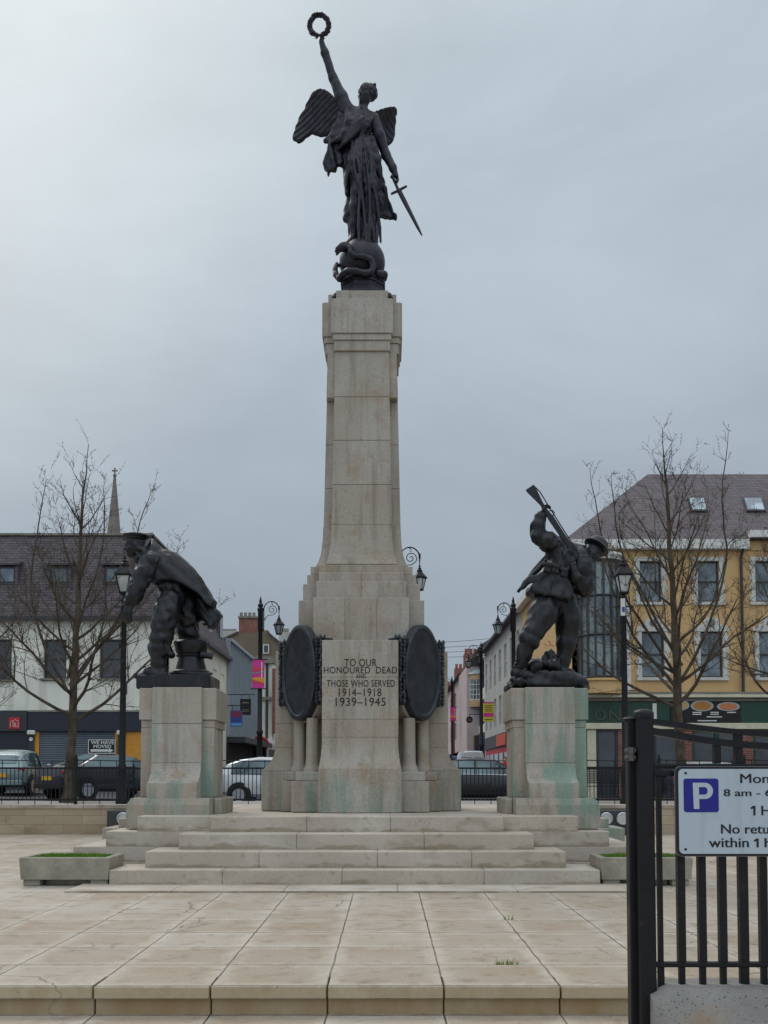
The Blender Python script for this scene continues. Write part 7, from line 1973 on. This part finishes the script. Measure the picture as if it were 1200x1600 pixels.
# ------------------------------------------------------------------ the gate, fence and parking sign in front
def sign_mat():
    t = NT('sign_white'); st = t.noise(1.0, 5, t.scale((26, 26, 2.2)))
    c = t.mix(t.map(st, .52, .78, 0, .35), srgb(178, 191, 200), srgb(128, 134, 134))
    c = t.mix(t.map(t.noise(9, 5), .58, .75, 0, .3), c, srgb(140, 146, 146))
    c = t.mix(t.map(t.noise(160, 3), .66, .72, 0, .4), c, srgb(96, 98, 98))
    return t.done(c, t.map(t.noise(14, 3), .3, .7, .28, .5), 0.0, .4)
def foreground():
    Y = 3.6; zg = -.195; k = Y/F
    t = thing('iron_fence', (ax(1005, Y), Y, zg), 'black iron fence with a round capped post in the right foreground', 'fence')
    # main post with cap
    x0, x1 = ax(993, Y, 1120), ax(1017.5, Y, 1120); zt = az(1118, Y); m = MB()
    m.box(x0, x1, Y-.032, Y+.032, zg, zt, .004); po = m.build('post', BLACK, t)
    m = MB(); cx, hw_ = (x0+x1)/2, (x1-x0)/2; m.lathe([(hw_*1.28, zt-.012), (hw_*1.32, zt-.002), (hw_*1.32, zt+.010), (hw_*1.1, zt+.018), (hw_*.55, zt+.023), (.001, zt+.024)], (cx, Y, 0), 24); m.build('post_cap', BLACK, po, smooth=40)
    m = MB(); xq = ax(1400, Y); m.box(xq, xq+.06, Y-.032, Y+.032, zg, zt, .004); pe = m.build('post', BLACK, t); m = MB(); m.lathe([(.038, zt-.012), (.04, zt), (.03, zt+.018), (.001, zt+.024)], (xq+.03, Y, 0), 20); m.build('post_cap', BLACK, pe, smooth=40)
    # second post with hinge on the gate side
    a0, a1 = ax(979, Y+.05, 1130), ax(988.5, Y+.05, 1130); zt2 = az(1124, Y); m = MB(); m.box(a0-.002, a1+.004, Y+.02, Y+.075, zg, zt2, .004); p2 = m.build('gate_stile', BLACK, t)
    m = MB(); m.lathe([(.026, zt2-.004), (.028, zt2+.004), (.02, zt2+.010), (.001, zt2+.013)], ((a0+a1)/2, Y+.047, 0), 16); m.build('stile_cap', BLACK, p2, smooth=40)
    m = MB()
    for v in (1173, 1184):
        c = at(984, v, Y-.01); m.tube([c+Vector((-.018, -.002, 0)), c+Vector((.02, -.002, 0))], .0085, 8); m.lathe([(.013, -.012), (.013, .012)], (c.x+.004, c.y-.004, c.z), 10, 'z')
    m.box(at(979, 1187, Y).x, at(991, 1187, Y).x, Y-.005, Y+.022, az(1189, Y), az(1172, Y), .004); m.build('hinge', paint('worn_iron', srgb(92, 90, 88), .45, .25, 30, .3, metal=.5), p2)
    # curved top rails sweeping down to the right
    def sweep(pts, w, d, nm):
        P = [at(u, v, Y) for u, v in pts]; m = MB(); rings = []
        for i, p in enumerate(P):
            tt = (P[min(i+1, len(P)-1)]-P[max(i-1, 0)]).normalized(); nn = Vector((-tt.z, 0, tt.x)); rings.append([p+nn*w/2+Vector((0, -d/2, 0)), p+nn*w/2+Vector((0, d/2, 0)), p-nn*w/2+Vector((0, d/2, 0)), p-nn*w/2+Vector((0, -d/2, 0))])
        m.loft(rings); return m.build(nm, BLACK, t)
    sweep([(1018, 1127.5), (1050, 1132), (1090, 1137.5), (1130, 1142), (1170, 1145.5), (1215, 1148.5), (1290, 1151), (1400, 1151)], .020, .045, 'top_rail')
    sweep([(1018, 1142.5), (1050, 1148.5), (1090, 1155.5), (1130, 1161), (1170, 1164.5), (1215, 1167.5), (1290, 1170), (1400, 1170)], .024, .045, 'lower_top_rail')
    xe = ax(1400, Y)
    bx('middle_rail', BLACK, t, x1, xe, Y-.022, Y+.022, az(1199.5, Y), az(1193.5, Y), .003); bx('middle_rail', BLACK, t, x1, xe, Y-.022, Y+.022, az(1213, Y), az(1204, Y), .003)
    for u, w, vt in ((1119.5, 9.5, 1160), (1153, 11, 1145), (1223, 10, 1160), (1290, 10, 1152)):
        p = at(u, 1180, Y); bx('upright', BLACK, t, p.x-w*k/2, p.x+w*k/2, Y-.018, Y+.018, az(1193, Y), az(vt, Y), .002)
    # pickets: wide flat bars above the bottom rail, thinner feet below it
    zr0, zr1 = az(1510.5, Y), az(1503, Y); zt_ = az(1213, Y); zb = az(1545, Y)
    us = [1031, 1063.5, 1096, 1128, 1160.5, 1191.5, 1223, 1255, 1287, 1319, 1351]
    for i, u in enumerate(us):
        x = ax(u, Y, 1400)+.0; w = (.015 if i == 0 else .027 if i != 4 else .032); m = MB()
        m.loft([[(x-w/2+.0, Y-.014, zr1), (x+w/2, Y-.014, zr1), (x+w/2, Y+.014, zr1), (x-w/2, Y+.014, zr1)], [(x-w/2-.0, Y-.014, zt_), (x+w/2, Y-.014, zt_), (x+w/2, Y+.014, zt_), (x-w/2, Y+.014, zt_)]])
        w2 = .021 if i != 4 else .032; m.box(x-w2/2, x+w2/2, Y-.010, Y+.010, zb, zr0)
        if i: m.ball((x, Y, zr1+.002), (w*.62, .018, .008), 8, 5)
        m.build('picket', BLACK, t)
    bx('bottom_rail', BLACK, t, x1-.002, xe, Y-.016, Y+.016, zr0, zr1, .003)
    # concrete base block
    q0, q1 = ax(1026, Y-.12, 1560), xe+.4; zt3 = az(1541.5, Y-.05)
    w = thing('concrete_base', (q0+.5, Y+.05, zg), 'speckled concrete base block under the black iron fence', 'base block')
    rr = random.Random(2); m = MB(); nx = 60; prof = [(Y-.19, zg), (Y-.185, zt3-.16), (Y-.16, zt3-.10), (Y-.13, zt3-.04), (Y-.10, zt3-.010), (Y-.07, zt3), (Y+.10, zt3), (Y+.2, zt3-.04), (Y+.24, zt3-.16), (Y+.24, zg)]
    rings = []
    for i in range(nx+1):
        x = q0+(q1-q0)*i/nx; e = min(i/3.0, 1); rings.append([(x, y+(Y-y)*.35*(1-e)+rr.uniform(-.003, .003), z-(1-e)*.03*(z > zg)+rr.uniform(-.003, .003)*(z > zg)) for y, z in prof])
    m.loft(rings); m.build('block', CONC, w, smooth=50)
    # parking sign
    SG = sign_mat(); SB = paint('sign_blue', srgb(22, 20, 128), .4, .04); SK_ = paint('sign_black', srgb(18, 16, 26), .5, .05)
    Ys = Y-.05; s = thing('parking_sign', (ax(1165, Ys), Ys, az(1337, Ys)), 'blue and white parking sign fixed to the black iron fence', 'sign')
    def rrect(u0, u1, v0, v1, r, y0, y1, nm, mat, par, YY=None):
        p, q = at(u0, v1, Ys), at(u1, v0, Ys); r = r*k; m = MB(); pts = []
        for cx, cz, a0 in ((q.x-r, q.z-r, 0), (p.x+r, q.z-r, PI/2), (p.x+r, p.z+r, PI), (q.x-r, p.z+r, 1.5*PI)):
            pts += [(cx+r*math.cos(a0+PI/2*i/8), cz+r*math.sin(a0+PI/2*i/8)) for i in range(9)]
        m.prism(pts, y0, y1); return m.build(nm, mat, par)
    rrect(1057, 1284, 1198, 1337.5, 9, Ys+.001, Ys+.012, 'back_plate', SK_, s); pn = rrect(1061.5, 1280, 1201.5, 1334, 7, Ys-.002, Ys+.0005, 'panel', SG, s)
    rim = rrect(1056, 1285, 1197, 1338.5, 10, Ys+.003, Ys+.009, 'rim', paint('sign_rim', srgb(120, 124, 128), .3, .05, metal=.6), s)
    bp = rrect(1068.3, 1122, 1216.5, 1269, 4, Ys-.0032, Ys-.0021, 'parking_symbol', SB, pn)
    def line(s_, u0, u1, v0, v1, mat=SK_, bold=.0, par=pn, yy=Ys-.0022):
        p, q = at(u0, v1, yy), at(u1, v0, yy); text_obj('lettering', s_, mat, par, p.x, q.x, p.z, q.z, yy, bold, thick=.0008, fat=.0009)
    def one(u, v0, v1):
        m = MB(); w = 3.4; yy = Ys-.0022; q = lambda a, b: (at(a, b, yy).x, at(a, b, yy).z)
        m.prism([q(u+4, v0), q(u+4+w, v0), q(u+4+w, v1), q(u+4, v1), q(u+4, v0+4.2), q(u, v0+5.2), q(u, v0+2.8)], yy-.0008, yy); m.build('lettering', SK_, pn)
    # the letter P drawn as a solid outline
    m = MB(); X = lambda u: at(u, 1240, Ys).x; Z = lambda v: az(v, Ys)
    outer = [(1083, 1264), (1082, 1223), (1104, 1223)]+[(1104+9.5*math.sin(a), 1235.5-12.5*math.cos(a)) for a in [PI*i/14 for i in range(15)]]+[(1092, 1248), (1092, 1264)]
    m = MB(); y0, y1 = Ys-.0042, Ys-.0033
    def strip(pts_o, pts_i): m.loft([[(X(a), y, Z(b)) for a, b in (o, i) for y in (y0, y1)][0:2]+[(X(i[0]), y1, Z(i[1])), (X(i[0]), y0, Z(i[1]))] for o, i in zip(pts_o, pts_i)])
    m.prism([(X(1082), Z(1223)), (X(1091.5), Z(1223)), (X(1092), Z(1264)), (X(1083.3), Z(1264))], y0, y1)
    po_ = [(1091.6, 1223), (1101, 1223)]+[(1101+12.5*math.sin(a), 1235.7-12.7*math.cos(a)) for a in [PI*i/16 for i in range(1, 16)]]+[(1101, 1248.4), (1091.8, 1248.4)]
    pi_ = [(1091.6, 1229.8), (1100.5, 1229.8)]+[(1100.5+4.6*math.sin(a), 1235.7-5.9*math.cos(a)) for a in [PI*i/16 for i in range(1, 16)]]+[(1100.5, 1241.6), (1091.8, 1241.6)]
    strip(po_, pi_); m.build('letter', SG, bp)
    line('Mon - Sat', 1157, 1258, 1209, 1223.5); line('8 am - 6 pm', 1131, 1240, 1233, 1247.5); line('Hour', 1190, 1240, 1259, 1274); one(1173, 1259, 1274)
    line('No return', 1127, 1222, 1288, 1302.5); line('within', 1108, 1169.5, 1309, 1324); one(1178, 1310, 1324); line('hour', 1195, 1248, 1309.5, 1324)
    for u, v in ((1071, 1208), (1270, 1208), (1071, 1327), (1270, 1327)):
        c = at(u, v, Ys); m = MB(); m.lathe([(.001, -.0045), (.0035, -.004), (.005, -.0022)], (c.x, Ys, c.z), 10, 'y'); m.build('screw', BLACK, pn, smooth=40)
foreground()
